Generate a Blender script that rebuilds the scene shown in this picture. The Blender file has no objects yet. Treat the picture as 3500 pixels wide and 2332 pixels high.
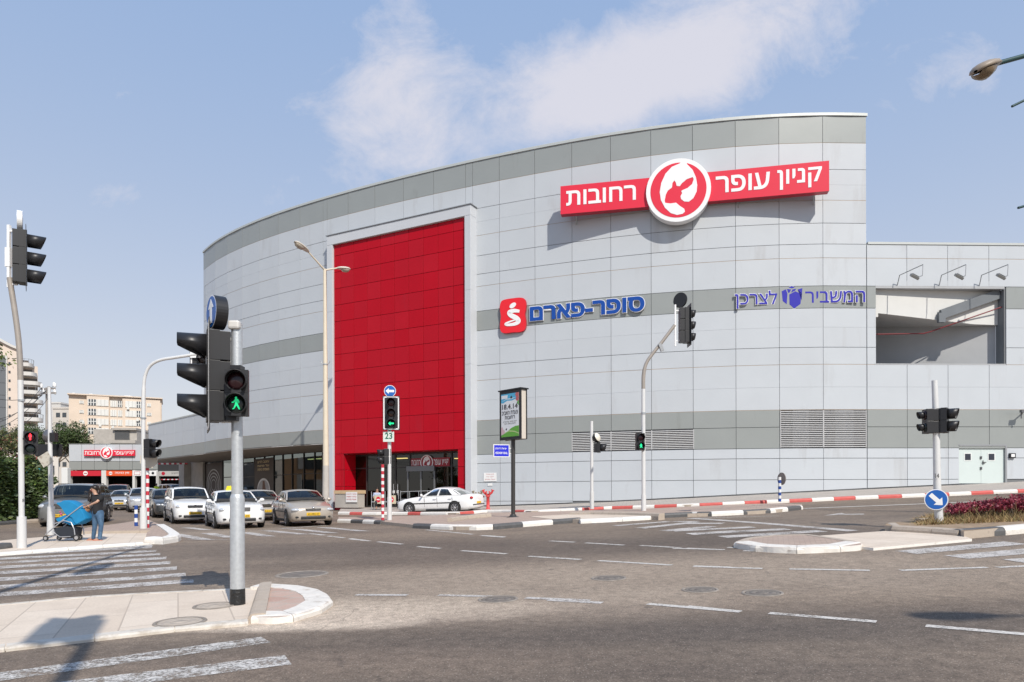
import bpy, bmesh, math, random
import numpy as np
from mathutils import Vector, Matrix

SC = bpy.context.scene
COL = SC.collection
R = math.radians
random.seed(7)

# ------------------------------------------------------------------ camera, sky, sun, exposure
F, YH, CX, ROLL, CZ = 2450.0, 1700.0, 1750.0, 0.003, 1.6
cam = bpy.data.cameras.new('camera')
cam.sensor_width = 36.0
cam.lens = F / 3500 * 36
cam.shift_y = (YH - 1166) / 3500
cam.clip_start, cam.clip_end = 0.1, 3000
cam_ob = bpy.data.objects.new('camera', cam)
COL.objects.link(cam_ob)
cam_ob.matrix_world = Matrix(((1, ROLL, 0, 0), (0, 0, -1, 0), (-ROLL, 1, 0, CZ), (0, 0, 0, 1)))
SC.camera = cam_ob

SUN_DIR = Vector((0.300, -0.667, 0.686)).normalized()      # towards the sun
world = bpy.data.worlds.new('World')
SC.world = world
world.use_nodes = True
nt = world.node_tree
nt.nodes.clear()
wo = nt.nodes.new('ShaderNodeOutputWorld')
bg = nt.nodes.new('ShaderNodeBackground')
bg.inputs['Strength'].default_value = 0.098
sky = nt.nodes.new('ShaderNodeTexSky')
sky.sky_type = 'NISHITA'
sky.sun_disc = False
sky.sun_elevation = math.asin(SUN_DIR.z)
sky.sun_rotation = math.atan2(SUN_DIR.x, SUN_DIR.y)
sky.air_density, sky.dust_density, sky.ozone_density = 1.0, 1.2, 1.4


def wn(t, **k):
    n = nt.nodes.new(t)
    for a, b in k.items():
        setattr(n, a, b)
    return n


def wmath(op, a, b=None, c=None, clamp=False):
    n = wn('ShaderNodeMath', operation=op, use_clamp=clamp)
    for i, q in enumerate((a, b, c)):
        if q is None:
            continue
        if isinstance(q, (int, float)):
            n.inputs[i].default_value = q
        else:
            nt.links.new(q, n.inputs[i])
    return n.outputs[0]


# thin clouds: noise on the sky direction, thicker around a few places of the sky
tc = wn('ShaderNodeTexCoord')
sep = wn('ShaderNodeSeparateXYZ')
nt.links.new(tc.outputs['Generated'], sep.inputs[0])
den = wmath('MAXIMUM', sep.outputs['Y'], 0.05)
pu = wmath('DIVIDE', sep.outputs['X'], den)
pv = wmath('DIVIDE', sep.outputs['Z'], den)
com = wn('ShaderNodeCombineXYZ')
nt.links.new(pu, com.inputs[0])
nt.links.new(pv, com.inputs[1])
mp = wn('ShaderNodeMapping')
mp.inputs['Rotation'].default_value = (0, 0, R(-32))
mp.inputs['Scale'].default_value = (3.2, 4.2, 1)
nt.links.new(com.outputs[0], mp.inputs[0])
nz = wn('ShaderNodeTexNoise')
nz.inputs['Scale'].default_value = 2.3
nz.inputs['Detail'].default_value = 9
nz.inputs['Roughness'].default_value = 0.67
nz.inputs['Distortion'].default_value = 0.35
nt.links.new(mp.outputs[0], nz.inputs['Vector'])
cov = None
for (cx, cy, rx, ry, ang, w) in [(.20, .62, .17, .09, 25, .54), (.10, .56, .11, .065, 25, .45), (.32, .655, .18, .06, 18, .48), (.26, .56, .18, .045, 10, .32), (.44, .66, .16, .05, 10, .30),
                                 (-.165, .635, .09, .09, 0, .43), (-.195, .55, .09, .06, 0, .43), (-.15, .485, .12, .05, 0, .40), (-.56, .42, .10, .03, 15, .28), (-.30, .44, .12, .04, 20, .20),
                                 (.62, .60, .10, .04, 25, .33), (.68, .56, .07, .03, 25, .28), (-.06, .60, .12, .06, 20, .26), (-.42, .60, .14, .05, 20, .18), (.0, .50, .2, .03, 18, .2)]:
    ca, sa = math.cos(R(ang)), math.sin(R(ang))
    dx = wmath('SUBTRACT', pu, cx)
    dy = wmath('SUBTRACT', pv, cy)
    a = wmath('ADD', wmath('MULTIPLY', dx, ca / rx), wmath('MULTIPLY', dy, sa / rx))
    b = wmath('ADD', wmath('MULTIPLY', dx, -sa / ry), wmath('MULTIPLY', dy, ca / ry))
    g = wmath('MULTIPLY', wmath('POWER', 2.718, wmath('MULTIPLY', wmath('ADD', wmath('MULTIPLY', a, a), wmath('MULTIPLY', b, b)), -0.9)), w)
    cov = g if cov is None else wmath('ADD', cov, g)
dens = wmath('SUBTRACT', wmath('ADD', cov, wmath('MULTIPLY', nz.outputs[0], 1.5)), 1.05)
dens = wmath('MULTIPLY', dens, 1.45, clamp=True)
dens = wmath('SMOOTH_MIN', dens, 0.78, 0.35, clamp=True)
mixc = wn('ShaderNodeMixRGB')
mixc.inputs[2].default_value = (8.2, 7.9, 8.4, 1)
air = wn('ShaderNodeMixRGB')                                # hazy summer air, paler towards the horizon
air.inputs[1].default_value = (2.15, 4.0, 7.5, 1)
air.inputs[2].default_value = (9.6, 9.25, 8.6, 1)
nt.links.new(wmath('POWER', 2.718, wmath('MULTIPLY', wmath('MAXIMUM', sep.outputs['Z'], 0.0), -3.0)), air.inputs[0])
pale = wn('ShaderNodeMixRGB')
pale.inputs[0].default_value = 0.9
nt.links.new(air.outputs[0], pale.inputs[2])
nt.links.new(sky.outputs[0], pale.inputs[1])
nt.links.new(pale.outputs[0], mixc.inputs[1])
nt.links.new(dens, mixc.inputs[0])
nt.links.new(mixc.outputs[0], bg.inputs['Color'])
nt.links.new(bg.outputs[0], wo.inputs['Surface'])

sun = bpy.data.lights.new('sun', 'SUN')
sun.energy = 4.4
sun.angle = R(0.53)
sun.color = (1.0, 0.94, 0.85)
sun_ob = bpy.data.objects.new('sun', sun)
COL.objects.link(sun_ob)
sun_ob.rotation_euler = SUN_DIR.to_track_quat('Z', 'Y').to_euler()
sun_ob.location = (0, 0, 60)

SC.view_settings.view_transform = 'Standard'
SC.view_settings.look = 'None'
SC.view_settings.exposure = 0.0
SC.view_settings.gamma = 1.0
SC.cycles.use_denoising = True
SC.cycles.max_bounces = 7
SC.cycles.transparent_max_bounces = 12


# ------------------------------------------------------------------ photo measurements -> world points
def ray(x, y):
    return ((x - CX) - ROLL * (y - YH)) / F, (YH - (y + ROLL * (x - CX))) / F


def at(x, y, Z):
    u, w = ray(x, y)
    return Vector((u * Z, Z, w * Z + CZ))


_tc = [(811, 2080, 9.8), (327, 1852, 21), (800, 1805, 27.5), (1040, 1795, 28), (1500, 1757, 38), (1200, 1745, 46), (1707, 1735, 41.65),
       (1956, 1733, 39.9), (2371, 1710, 38.2), (2667, 1693, 37.6), (2960, 1680, 37.35), (3480, 1656, 37.6), (3207, 1808, 16.5), (215, 1795, 31),
       (1329, 1790, 29), (600, 1785, 33), (470, 1750, 42.5), (2700, 1719, 32.5), (3400, 1688, 32), (2200, 1734, 33.5), (545, 1695, 85), (215, 1695, 85)]
_cp = [at(*c) for c in _tc] + [Vector((0, 0, 0.0)), Vector((9, 1, .2)), Vector((-9, 1, -.1)), Vector((12, 8, .5)), Vector((-12, 8, -.05)), Vector((-30, 60, .7))]
_X = np.array([p.x for p in _cp]); _Y = np.array([p.y for p in _cp]); _Zv = np.array([p.z for p in _cp])


def _basis(x, y):
    return np.stack([np.ones_like(x), x, y, x * x, x * y, y * y], -1)


_co = np.linalg.lstsq(_basis(_X, _Y), _Zv, rcond=None)[0]
_SG = 9.0
_K = np.exp(-((_X[:, None] - _X[None]) ** 2 + (_Y[:, None] - _Y[None]) ** 2) / (2 * _SG * _SG))
_al = np.linalg.solve(_K + 0.08 * np.eye(len(_X)), _Zv - _basis(_X, _Y) @ _co)


def hv(x, y):
    x = np.clip(np.asarray(x, float), -42, 34)
    y = np.clip(np.asarray(y, float), -6, 88)
    k = np.exp(-((x[..., None] - _X) ** 2 + (y[..., None] - _Y) ** 2) / (2 * _SG * _SG))
    return _basis(x, y) @ _co + k @ _al


def h(x, y):
    return float(hv(np.array([x]), np.array([y]))[0])


_ts = np.concatenate([np.arange(2.5, 60, .1), np.arange(60, 140, .5)])


def G(x, y, off=0.0):
    """the ground point seen at photo pixel (x, y)"""
    u, w = ray(x, y)
    dz = (w * _ts + CZ) - hv(u * _ts, _ts) - off
    neg = np.where(dz < 0)[0]
    i = neg[0] if len(neg) else int(np.argmin(dz))
    t = _ts[i]
    if i > 0 and dz[i] < 0:
        t = _ts[i - 1] + (_ts[i] - _ts[i - 1]) * dz[i - 1] / (dz[i - 1] - dz[i])
    return Vector((u * t, t, h(u * t, t)))


def XZ(x, Z, y=1700):
    """ground point under pixel column x at depth Z"""
    u, _ = ray(x, y)
    return Vector((u * Z, Z, h(u * Z, Z)))


def onplane(x, y, p0, n):
    u, w = ray(x, y)
    d = Vector((u, 1, w))
    o = Vector((0, 0, CZ))
    return o + d * ((Vector(p0) - o).dot(n) / d.dot(n))


# ------------------------------------------------------------------ materials
_M = {}


def mat(name, col=(.5, .5, .5), rough=.5, metal=0.0, spec=.5, var=0.0, vs=3.0, bump=0.0, bs=60.0, coat=0.0, emit=None, es=0.0, stain=None, ss=1.0, st=.55, streak=1.0):
    if name in _M:
        return _M[name]
    m = bpy.data.materials.new(name)
    m.use_nodes = True
    N, L = m.node_tree.nodes, m.node_tree.links
    b = N['Principled BSDF']
    b.inputs['Base Color'].default_value = (*col, 1)
    b.inputs['Roughness'].default_value = rough
    b.inputs['Metallic'].default_value = metal
    b.inputs['Specular IOR Level'].default_value = spec
    b.inputs['Coat Weight'].default_value = coat
    b.inputs['Coat Roughness'].default_value = .05
    if emit:
        b.inputs['Emission Color'].default_value = (*emit, 1)
        b.inputs['Emission Strength'].default_value = es
    t = N.new('ShaderNodeTexCoord')
    cur = None
    if var:
        n = N.new('ShaderNodeTexNoise')
        n.inputs['Scale'].default_value = vs
        n.inputs['Detail'].default_value = 5
        L.new(t.outputs['Object'], n.inputs['Vector'])
        r = N.new('ShaderNodeMapRange')
        r.inputs[1].default_value, r.inputs[2].default_value = .25, .75
        r.inputs[3].default_value, r.inputs[4].default_value = 1 - var, 1 + var
        L.new(n.outputs[0], r.inputs[0])
        x = N.new('ShaderNodeVectorMath')
        x.operation = 'SCALE'
        x.inputs[0].default_value = col
        L.new(r.outputs[0], x.inputs['Scale'])
        cur = x.outputs[0]
        L.new(cur, b.inputs['Base Color'])
    if stain:
        mpn = N.new('ShaderNodeMapping')
        mpn.inputs['Scale'].default_value = (1, 1, 1 / streak)
        L.new(t.outputs['Object'], mpn.inputs[0])
        n = N.new('ShaderNodeTexNoise')
        n.inputs['Scale'].default_value = ss
        n.inputs['Detail'].default_value = 8
        n.inputs['Roughness'].default_value = .65
        L.new(mpn.outputs[0], n.inputs['Vector'])
        r = N.new('ShaderNodeMapRange')
        r.inputs[1].default_value, r.inputs[2].default_value = st, st + .18
        L.new(n.outputs[0], r.inputs[0])
        x = N.new('ShaderNodeMixRGB')
        x.inputs[1].default_value = (*col, 1)
        x.inputs[2].default_value = (*stain, 1)
        if cur:
            L.new(cur, x.inputs[1])
        L.new(r.outputs[0], x.inputs[0])
        L.new(x.outputs[0], b.inputs['Base Color'])
    if bump:
        n = N.new('ShaderNodeTexNoise')
        n.inputs['Scale'].default_value = bs
        n.inputs['Detail'].default_value = 6
        L.new(t.outputs['Object'], n.inputs['Vector'])
        bp = N.new('ShaderNodeBump')
        bp.inputs['Strength'].default_value = bump
        bp.inputs['Distance'].default_value = .02
        L.new(n.outputs[0], bp.inputs['Height'])
        L.new(bp.outputs[0], b.inputs['Normal'])
    _M[name] = m
    return m


def glass(name, tint=(.25, .28, .28), rough=.02, refl=.9):
    if name in _M:
        return _M[name]
    m = bpy.data.materials.new(name)
    m.use_nodes = True
    N, L = m.node_tree.nodes, m.node_tree.links
    N.remove(N['Principled BSDF'])
    tr = N.new('ShaderNodeBsdfTransparent')
    tr.inputs[0].default_value = (*tint, 1)
    gl = N.new('ShaderNodeBsdfGlossy')
    gl.inputs[0].default_value = (refl, refl, refl, 1)
    gl.inputs['Roughness'].default_value = rough
    fr = N.new('ShaderNodeFresnel')
    fr.inputs[0].default_value = 1.6
    mx = N.new('ShaderNodeMixShader')
    L.new(fr.outputs[0], mx.inputs[0])
    L.new(tr.outputs[0], mx.inputs[1])
    L.new(gl.outputs[0], mx.inputs[2])
    L.new(mx.outputs[0], N['Material Output'].inputs[0])
    _M[name] = m
    return m


# ------------------------------------------------------------------ mesh helpers
def frame(n):
    n = Vector(n).normalized()
    a = Vector((0, 0, 1)) if abs(n.z) < .95 else Vector((1, 0, 0))
    u = a.cross(n).normalized()
    return u, n.cross(u), n


class MB:
    """collects shapes and links them as ONE mesh object"""

    def __init__(s):
        s.v, s.f, s.m, s.s = [], [], [], []
        s.T = None

    def add(s, vs, fs, mi=0, smooth=False):
        o = len(s.v)
        for p in vs:
            p = Vector(p)
            s.v.append(s.T @ p if s.T else p)
        for q in fs:
            s.f.append([i + o for i in q])
            s.m.append(mi)
            s.s.append(smooth)
        return s

    def box(s, c, d, mi=0, rz=0.0, M=None):
        x, y, z = d[0] / 2, d[1] / 2, d[2] / 2
        m = M if M else Matrix.Rotation(rz, 3, 'Z')
        vs = [Vector(c) + m @ Vector(p) for p in [(-x, -y, -z), (x, -y, -z), (x, y, -z), (-x, y, -z), (-x, -y, z), (x, -y, z), (x, y, z), (-x, y, z)]]
        return s.add(vs, [(0, 3, 2, 1), (4, 5, 6, 7), (0, 1, 5, 4), (1, 2, 6, 5), (2, 3, 7, 6), (3, 0, 4, 7)], mi)

    def bar(s, p, q, w, t, mi=0, up=(0, 0, 1)):
        p, q = Vector(p), Vector(q)
        d = (q - p).normalized()
        a = d.cross(Vector(up))
        a = a.normalized() if a.length > 1e-4 else Vector((1, 0, 0))
        b = a.cross(d)
        vs = []
        for e in (p, q):
            for i, j in ((-1, -1), (1, -1), (1, 1), (-1, 1)):
                vs.append(e + a * (i * w / 2) + b * (j * t / 2))
        return s.add(vs, [(3, 2, 1, 0), (4, 5, 6, 7), (0, 1, 5, 4), (1, 2, 6, 5), (2, 3, 7, 6), (3, 0, 4, 7)], mi)

    def tube(s, pts, r, n=12, mi=0, caps=True, smooth=True):
        pts = [Vector(p) for p in pts]
        rs = r if isinstance(r, (list, tuple)) else [r] * len(pts)
        vs, fs = [], []
        pu = None
        for i, p in enumerate(pts):
            d = (pts[min(i + 1, len(pts) - 1)] - pts[max(i - 1, 0)]).normalized()
            if pu is None:
                u, w, _ = frame(d)
            else:
                u = (pu - d * pu.dot(d)).normalized()
                w = d.cross(u)
            pu = u
            for k in range(n):
                a = 2 * math.pi * k / n
                vs.append(p + (u * math.cos(a) + w * math.sin(a)) * rs[i])
        for i in range(len(pts) - 1):
            for k in range(n):
                k2 = (k + 1) % n
                fs.append((i * n + k, i * n + k2, (i + 1) * n + k2, (i + 1) * n + k))
        s.add(vs, fs, mi, smooth)
        if caps:
            s.add(vs[:n], [tuple(range(n))[::-1]], mi)
            s.add(vs[-n:], [tuple(range(n))], mi)
        return s

    def cyl(s, p, q, r, r2=None, n=16, mi=0, caps=True):
        return s.tube([p, q], [r, r if r2 is None else r2], n, mi, caps)

    def lathe(s, o, ax, prof, n=20, mi=0):
        """prof: (radius, along) pairs"""
        u, w, d = frame(ax)
        vs, fs = [], []
        for (r, z) in prof:
            for k in range(n):
                a = 2 * math.pi * k / n
                vs.append(Vector(o) + d * z + (u * math.cos(a) + w * math.sin(a)) * r)
        for i in range(len(prof) - 1):
            for k in range(n):
                k2 = (k + 1) % n
                fs.append((i * n + k, i * n + k2, (i + 1) * n + k2, (i + 1) * n + k))
        return s.add(vs, fs, mi, True)

    def poly(s, pts, mi=0):
        return s.add(pts, [tuple(range(len(pts)))], mi)

    def prism(s, poly, O, U, V, d, mi=0, side=None):
        """2-D outline in the U,V plane at O, front face, extruded back by d along -UxV"""
        O, U, V = Vector(O), Vector(U), Vector(V)
        N = U.cross(V).normalized()
        area = sum(poly[i][0] * poly[(i + 1) % len(poly)][1] - poly[(i + 1) % len(poly)][0] * poly[i][1] for i in range(len(poly)))
        if area < 0:
            poly = poly[::-1]
        n = len(poly)
        fr = [O + U * a + V * b for a, b in poly]
        bk = [p - N * d for p in fr]
        s.add(fr, [tuple(range(n))], mi)
        s.add(bk, [tuple(range(n))[::-1]], mi if side is None else side)
        s.add(fr + bk, [(i, i + n, (i + 1) % n + n, (i + 1) % n) for i in range(n)], mi if side is None else side)
        return s

    def ball(s, c, r, n=12, mi=0):
        r = (r, r, r) if isinstance(r, (int, float)) else r
        vs, fs = [], []
        m = n // 2
        for i in range(m + 1):
            t = math.pi * i / m
            for k in range(n):
                a = 2 * math.pi * k / n
                vs.append(Vector(c) + Vector((r[0] * math.sin(t) * math.cos(a), r[1] * math.sin(t) * math.sin(a), r[2] * math.cos(t))))
        for i in range(m):
            for k in range(n):
                fs.append((i * n + k, (i + 1) * n + k, (i + 1) * n + (k + 1) % n, i * n + (k + 1) % n))
        return s.add(vs, fs, mi, True)

    def text(s, body, O, U, V, w, hh, mi=0, off=0.0, depth=0.0, side=None, fit=True):
        """lettering fitted in a w x hh box whose lower left corner is O"""
        vs, fs = text_mesh(body, off)
        O, U, V = Vector(O), Vector(U), Vector(V)
        N = U.cross(V).normalized()
        sx = w
        P = [O + U * (a * w) + V * (b * hh) + N * z for a, b, z in vs]
        s.add(P, fs, mi)
        if depth:
            B = [p - N * depth for p in P]
            cnt = {}
            for q in fs:
                for i in range(len(q)):
                    e = (q[i], q[(i + 1) % len(q)])
                    cnt[e] = 1
            sd = [(b, a, a + len(P), b + len(P)) for (a, b) in cnt if (b, a) not in cnt]
            s.add(P + B, sd, mi if side is None else side)
        return s

    def build(s, name, mats, parent=None, bevel=0.0, world=False, seg=2):
        me = bpy.data.meshes.new(name)
        vs = s.v
        if world and parent is not None:
            l = LOC[parent.name]
            vs = [v - l for v in vs]
        me.from_pydata(vs, [], s.f)
        if not isinstance(mats, (list, tuple)):
            mats = [mats]
        for m in mats:
            me.materials.append(m)
        me.polygons.foreach_set('material_index', s.m)
        me.polygons.foreach_set('use_smooth', s.s)
        me.update()
        o = bpy.data.objects.new(name, me)
        COL.objects.link(o)
        if parent is not None:
            o.parent = parent
            LOC[o.name] = LOC.get(parent.name, Vector()) if world else Vector()
        else:
            LOC[o.name] = Vector()
        if bevel:
            b = o.modifiers.new('bevel', 'BEVEL')
            b.width = bevel
            b.segments = seg
            b.limit_method = 'ANGLE'
            b.angle_limit = R(40)
        return o


LOC = {}
_TX = {}


def _curve_mesh(splines, off):
    c = bpy.data.curves.new('lettering', 'CURVE')
    c.dimensions = '2D'
    c.fill_mode = 'BOTH'
    c.offset = off
    c.resolution_u = 3
    for pts in splines:
        cl = []
        for p in pts:
            if cl and (cl[-1][0] - p[0]).length < 5e-3:
                cl[-1] = (p[0], cl[-1][1], p[2])
            else:
                cl.append(p)
        pts = cl
        q = c.splines.new('BEZIER')
        q.bezier_points.add(len(pts) - 1)
        q.use_cyclic_u = True
        for b, (co, hl, hr) in zip(q.bezier_points, pts):
            b.handle_left_type = b.handle_right_type = 'FREE'
            b.co, b.handle_left, b.handle_right = co, hl, hr
    o = bpy.data.objects.new('lettering', c)
    COL.objects.link(o)
    dg = bpy.context.evaluated_depsgraph_get()
    me = bpy.data.meshes.new_from_object(o.evaluated_get(dg))
    bm = bmesh.new()
    bm.from_mesh(me)
    bmesh.ops.remove_doubles(bm, verts=bm.verts, dist=1e-4)
    bm.verts.ensure_lookup_table()
    vs = [(v.co.x, v.co.y) for v in bm.verts]
    fs = [tuple(v.index for v in f.verts) for f in bm.faces if f.calc_area() > 1e-9]
    fs = [q if sum(vs[q[i]][0] * vs[q[(i + 1) % len(q)]][1] - vs[q[(i + 1) % len(q)]][0] * vs[q[i]][1] for i in range(len(q))) > 0 else q[::-1] for q in fs]
    bm.free()
    bpy.data.meshes.remove(me)
    bpy.data.objects.remove(o)
    bpy.data.curves.remove(c)
    return vs, fs


def text_mesh(body, off=0.0):
    """flat letters in a unit box; strokes that overlap another one lie a hair in front of it"""
    key = (body, off)
    if key in _TX:
        return _TX[key]
    c = bpy.data.curves.new('lettering', 'FONT')
    c.body = body
    o = bpy.data.objects.new('lettering', c)
    COL.objects.link(o)
    dg = bpy.context.evaluated_depsgraph_get()
    cu = o.evaluated_get(dg).to_curve(dg)
    sp_ = [[(b.co.copy(), b.handle_left.copy(), b.handle_right.copy()) for b in q.bezier_points] for q in cu.splines if len(q.bezier_points) > 2]
    o.to_curve_clear()
    bpy.data.objects.remove(o)
    bpy.data.curves.remove(c)

    def area(p):
        return sum(p[i][0].x * p[(i + 1) % len(p)][0].y - p[(i + 1) % len(p)][0].x * p[i][0].y for i in range(len(p)))

    main = max(sp_, key=lambda p: abs(area(p)))
    sg = area(main) > 0

    def inside(pt, p):
        n, c_ = len(p), False
        for i in range(n):
            a, b = p[i][0], p[(i + 1) % n][0]
            if (a.y > pt[1]) != (b.y > pt[1]) and pt[0] < (b.x - a.x) * (pt[1] - a.y) / (b.y - a.y) + a.x:
                c_ = not c_
        return c_

    def cross(p, q):
        for a_, b_ in ((p, q), (q, p)):
            for i in range(len(a_)):
                u, v = a_[i][0], a_[(i + 1) % len(a_)][0]
                for t in (.23, .5, .77):
                    if inside((u.x + (v.x - u.x) * t, u.y + (v.y - u.y) * t), b_):
                        return True
        return False
    low, high = [], []
    for p in sp_:
        hit = (area(p) > 0) == sg and any(q is not p and (area(q) > 0) == sg and abs(area(q)) > abs(area(p)) and cross(p, q) for q in sp_)
        (high if hit else low).append(p)
    V, Fc = _curve_mesh(low, off)
    V = [(x, y, 0.0) for x, y in V]
    for p in high:
        v2, f2 = _curve_mesh([p], off)
        n = len(V)
        V += [(x, y, .0015) for x, y in v2]
        Fc += [tuple(i + n for i in q) for q in f2]
    x0, x1 = min(v[0] for v in V), max(v[0] for v in V)
    y0, y1 = min(v[1] for v in V), max(v[1] for v in V)
    _TX[key] = ([((a - x0) / (x1 - x0), (b - y0) / (y1 - y0), z) for a, b, z in V], Fc)
    return _TX[key]


def heb(s):
    return s[::-1]


def thing(name, label, cat, loc=(0, 0, 0), rz=0.0, group=None):
    o = bpy.data.objects.new(name, None)
    o.empty_display_size = .3
    COL.objects.link(o)
    o.location = loc
    o.rotation_euler = (0, 0, rz)
    LOC[o.name] = Vector(loc)
    return tag(o, label, cat, group)


def tag(o, label, cat, group=None):
    o['label'] = label
    o['category'] = cat
    if group:
        o['group'] = group
    return o


def structure(o):
    o['kind'] = 'structure'
    return o


def copy_tree(o, parent=None):
    c = o.copy()
    COL.objects.link(c)
    c.parent = parent
    for ch in list(o.children):
        copy_tree(ch, c)
    return c


def circ(n, r, r2=None, a0=0, a1=2 * math.pi, c=(0, 0)):
    r2 = r if r2 is None else r2
    full = abs(a1 - a0 - 2 * math.pi) < 1e-6
    return [(c[0] + r * math.cos(a0 + (a1 - a0) * i / (n if full else n - 1)), c[1] + r2 * math.sin(a0 + (a1 - a0) * i / (n if full else n - 1))) for i in range(n)]


def spline(pts, n=8, closed=False):
    """Catmull-Rom through points (any dimension)"""
    P = [Vector(p) for p in pts]
    out = []
    m = len(P)
    rng = range(m if closed else m - 1)
    for i in rng:
        g = lambda j: P[j % m] if closed else P[max(0, min(m - 1, j))]
        a, b, c, d = g(i - 1), g(i), g(i + 1), g(i + 2)
        for k in range(n):
            t = k / n
            out.append(.5 * ((2 * b) + (c - a) * t + (2 * a - 5 * b + 4 * c - d) * t * t + (3 * b - a - 3 * c + d) * t ** 3))
    if not closed:
        out.append(P[-1])
    return out
# ------------------------------------------------------------------ ground, pavements, markings
def pavement_mat(name, c1, c2, grout, bw, bh, mort=.012, rot=0.0, rough=.85, dirt=(.30, .26, .22), dst=.6):
    m = bpy.data.materials.new(name)
    m.use_nodes = True
    N, L = m.node_tree.nodes, m.node_tree.links
    b = N['Principled BSDF']
    b.inputs['Roughness'].default_value = rough
    b.inputs['Specular IOR Level'].default_value = .25
    t = N.new('ShaderNodeTexCoord')
    mp = N.new('ShaderNodeMapping')
    mp.inputs['Rotation'].default_value = (0, 0, rot)
    L.new(t.outputs['Object'], mp.inputs[0])
    br = N.new('ShaderNodeTexBrick')
    br.inputs['Scale'].default_value = 1
    br.inputs['Brick Width'].default_value = bw
    br.inputs['Row Height'].default_value = bh
    br.inputs['Mortar Size'].default_value = mort
    br.inputs['Mortar Smooth'].default_value = .3
    br.inputs['Bias'].default_value = 0
    br.inputs['Color1'].default_value = (*c1, 1)
    br.inputs['Color2'].default_value = (*c2, 1)
    br.inputs['Mortar'].default_value = (*grout, 1)
    L.new(mp.outputs[0], br.inputs['Vector'])
    n = N.new('ShaderNodeTexNoise')
    n.inputs['Scale'].default_value = 1.3
    n.inputs['Detail'].default_value = 8
    n.inputs['Roughness'].default_value = .62
    L.new(t.outputs['Object'], n.inputs['Vector'])
    r = N.new('ShaderNodeMapRange')
    r.inputs[1].default_value, r.inputs[2].default_value = dst - .14, dst + .14
    r.inputs[4].default_value = .6
    L.new(n.outputs[0], r.inputs[0])
    x = N.new('ShaderNodeMixRGB')
    x.inputs[2].default_value = (*dirt, 1)
    L.new(br.outputs[0], x.inputs[1])
    L.new(r.outputs[0], x.inputs[0])
    n2 = N.new('ShaderNodeTexNoise')
    n2.inputs['Scale'].default_value = 40
    n2.inputs['Detail'].default_value = 3
    L.new(t.outputs['Object'], n2.inputs['Vector'])
    r2 = N.new('ShaderNodeMapRange')
    r2.inputs[3].default_value, r2.inputs[4].default_value = .82, 1.18
    L.new(n2.outputs[0], r2.inputs[0])
    x2 = N.new('ShaderNodeVectorMath')
    x2.operation = 'SCALE'
    L.new(x.outputs[0], x2.inputs[0])
    L.new(r2.outputs[0], x2.inputs['Scale'])
    L.new(x2.outputs[0], b.inputs['Base Color'])
    bp = N.new('ShaderNodeBump')
    bp.inputs['Strength'].default_value = .35
    bp.inputs['Distance'].default_value = .01
    L.new(br.outputs['Fac'], bp.inputs['Height'])
    bp.invert = True
    L.new(bp.outputs[0], b.inputs['Normal'])
    _M[name] = m
    return m


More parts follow.
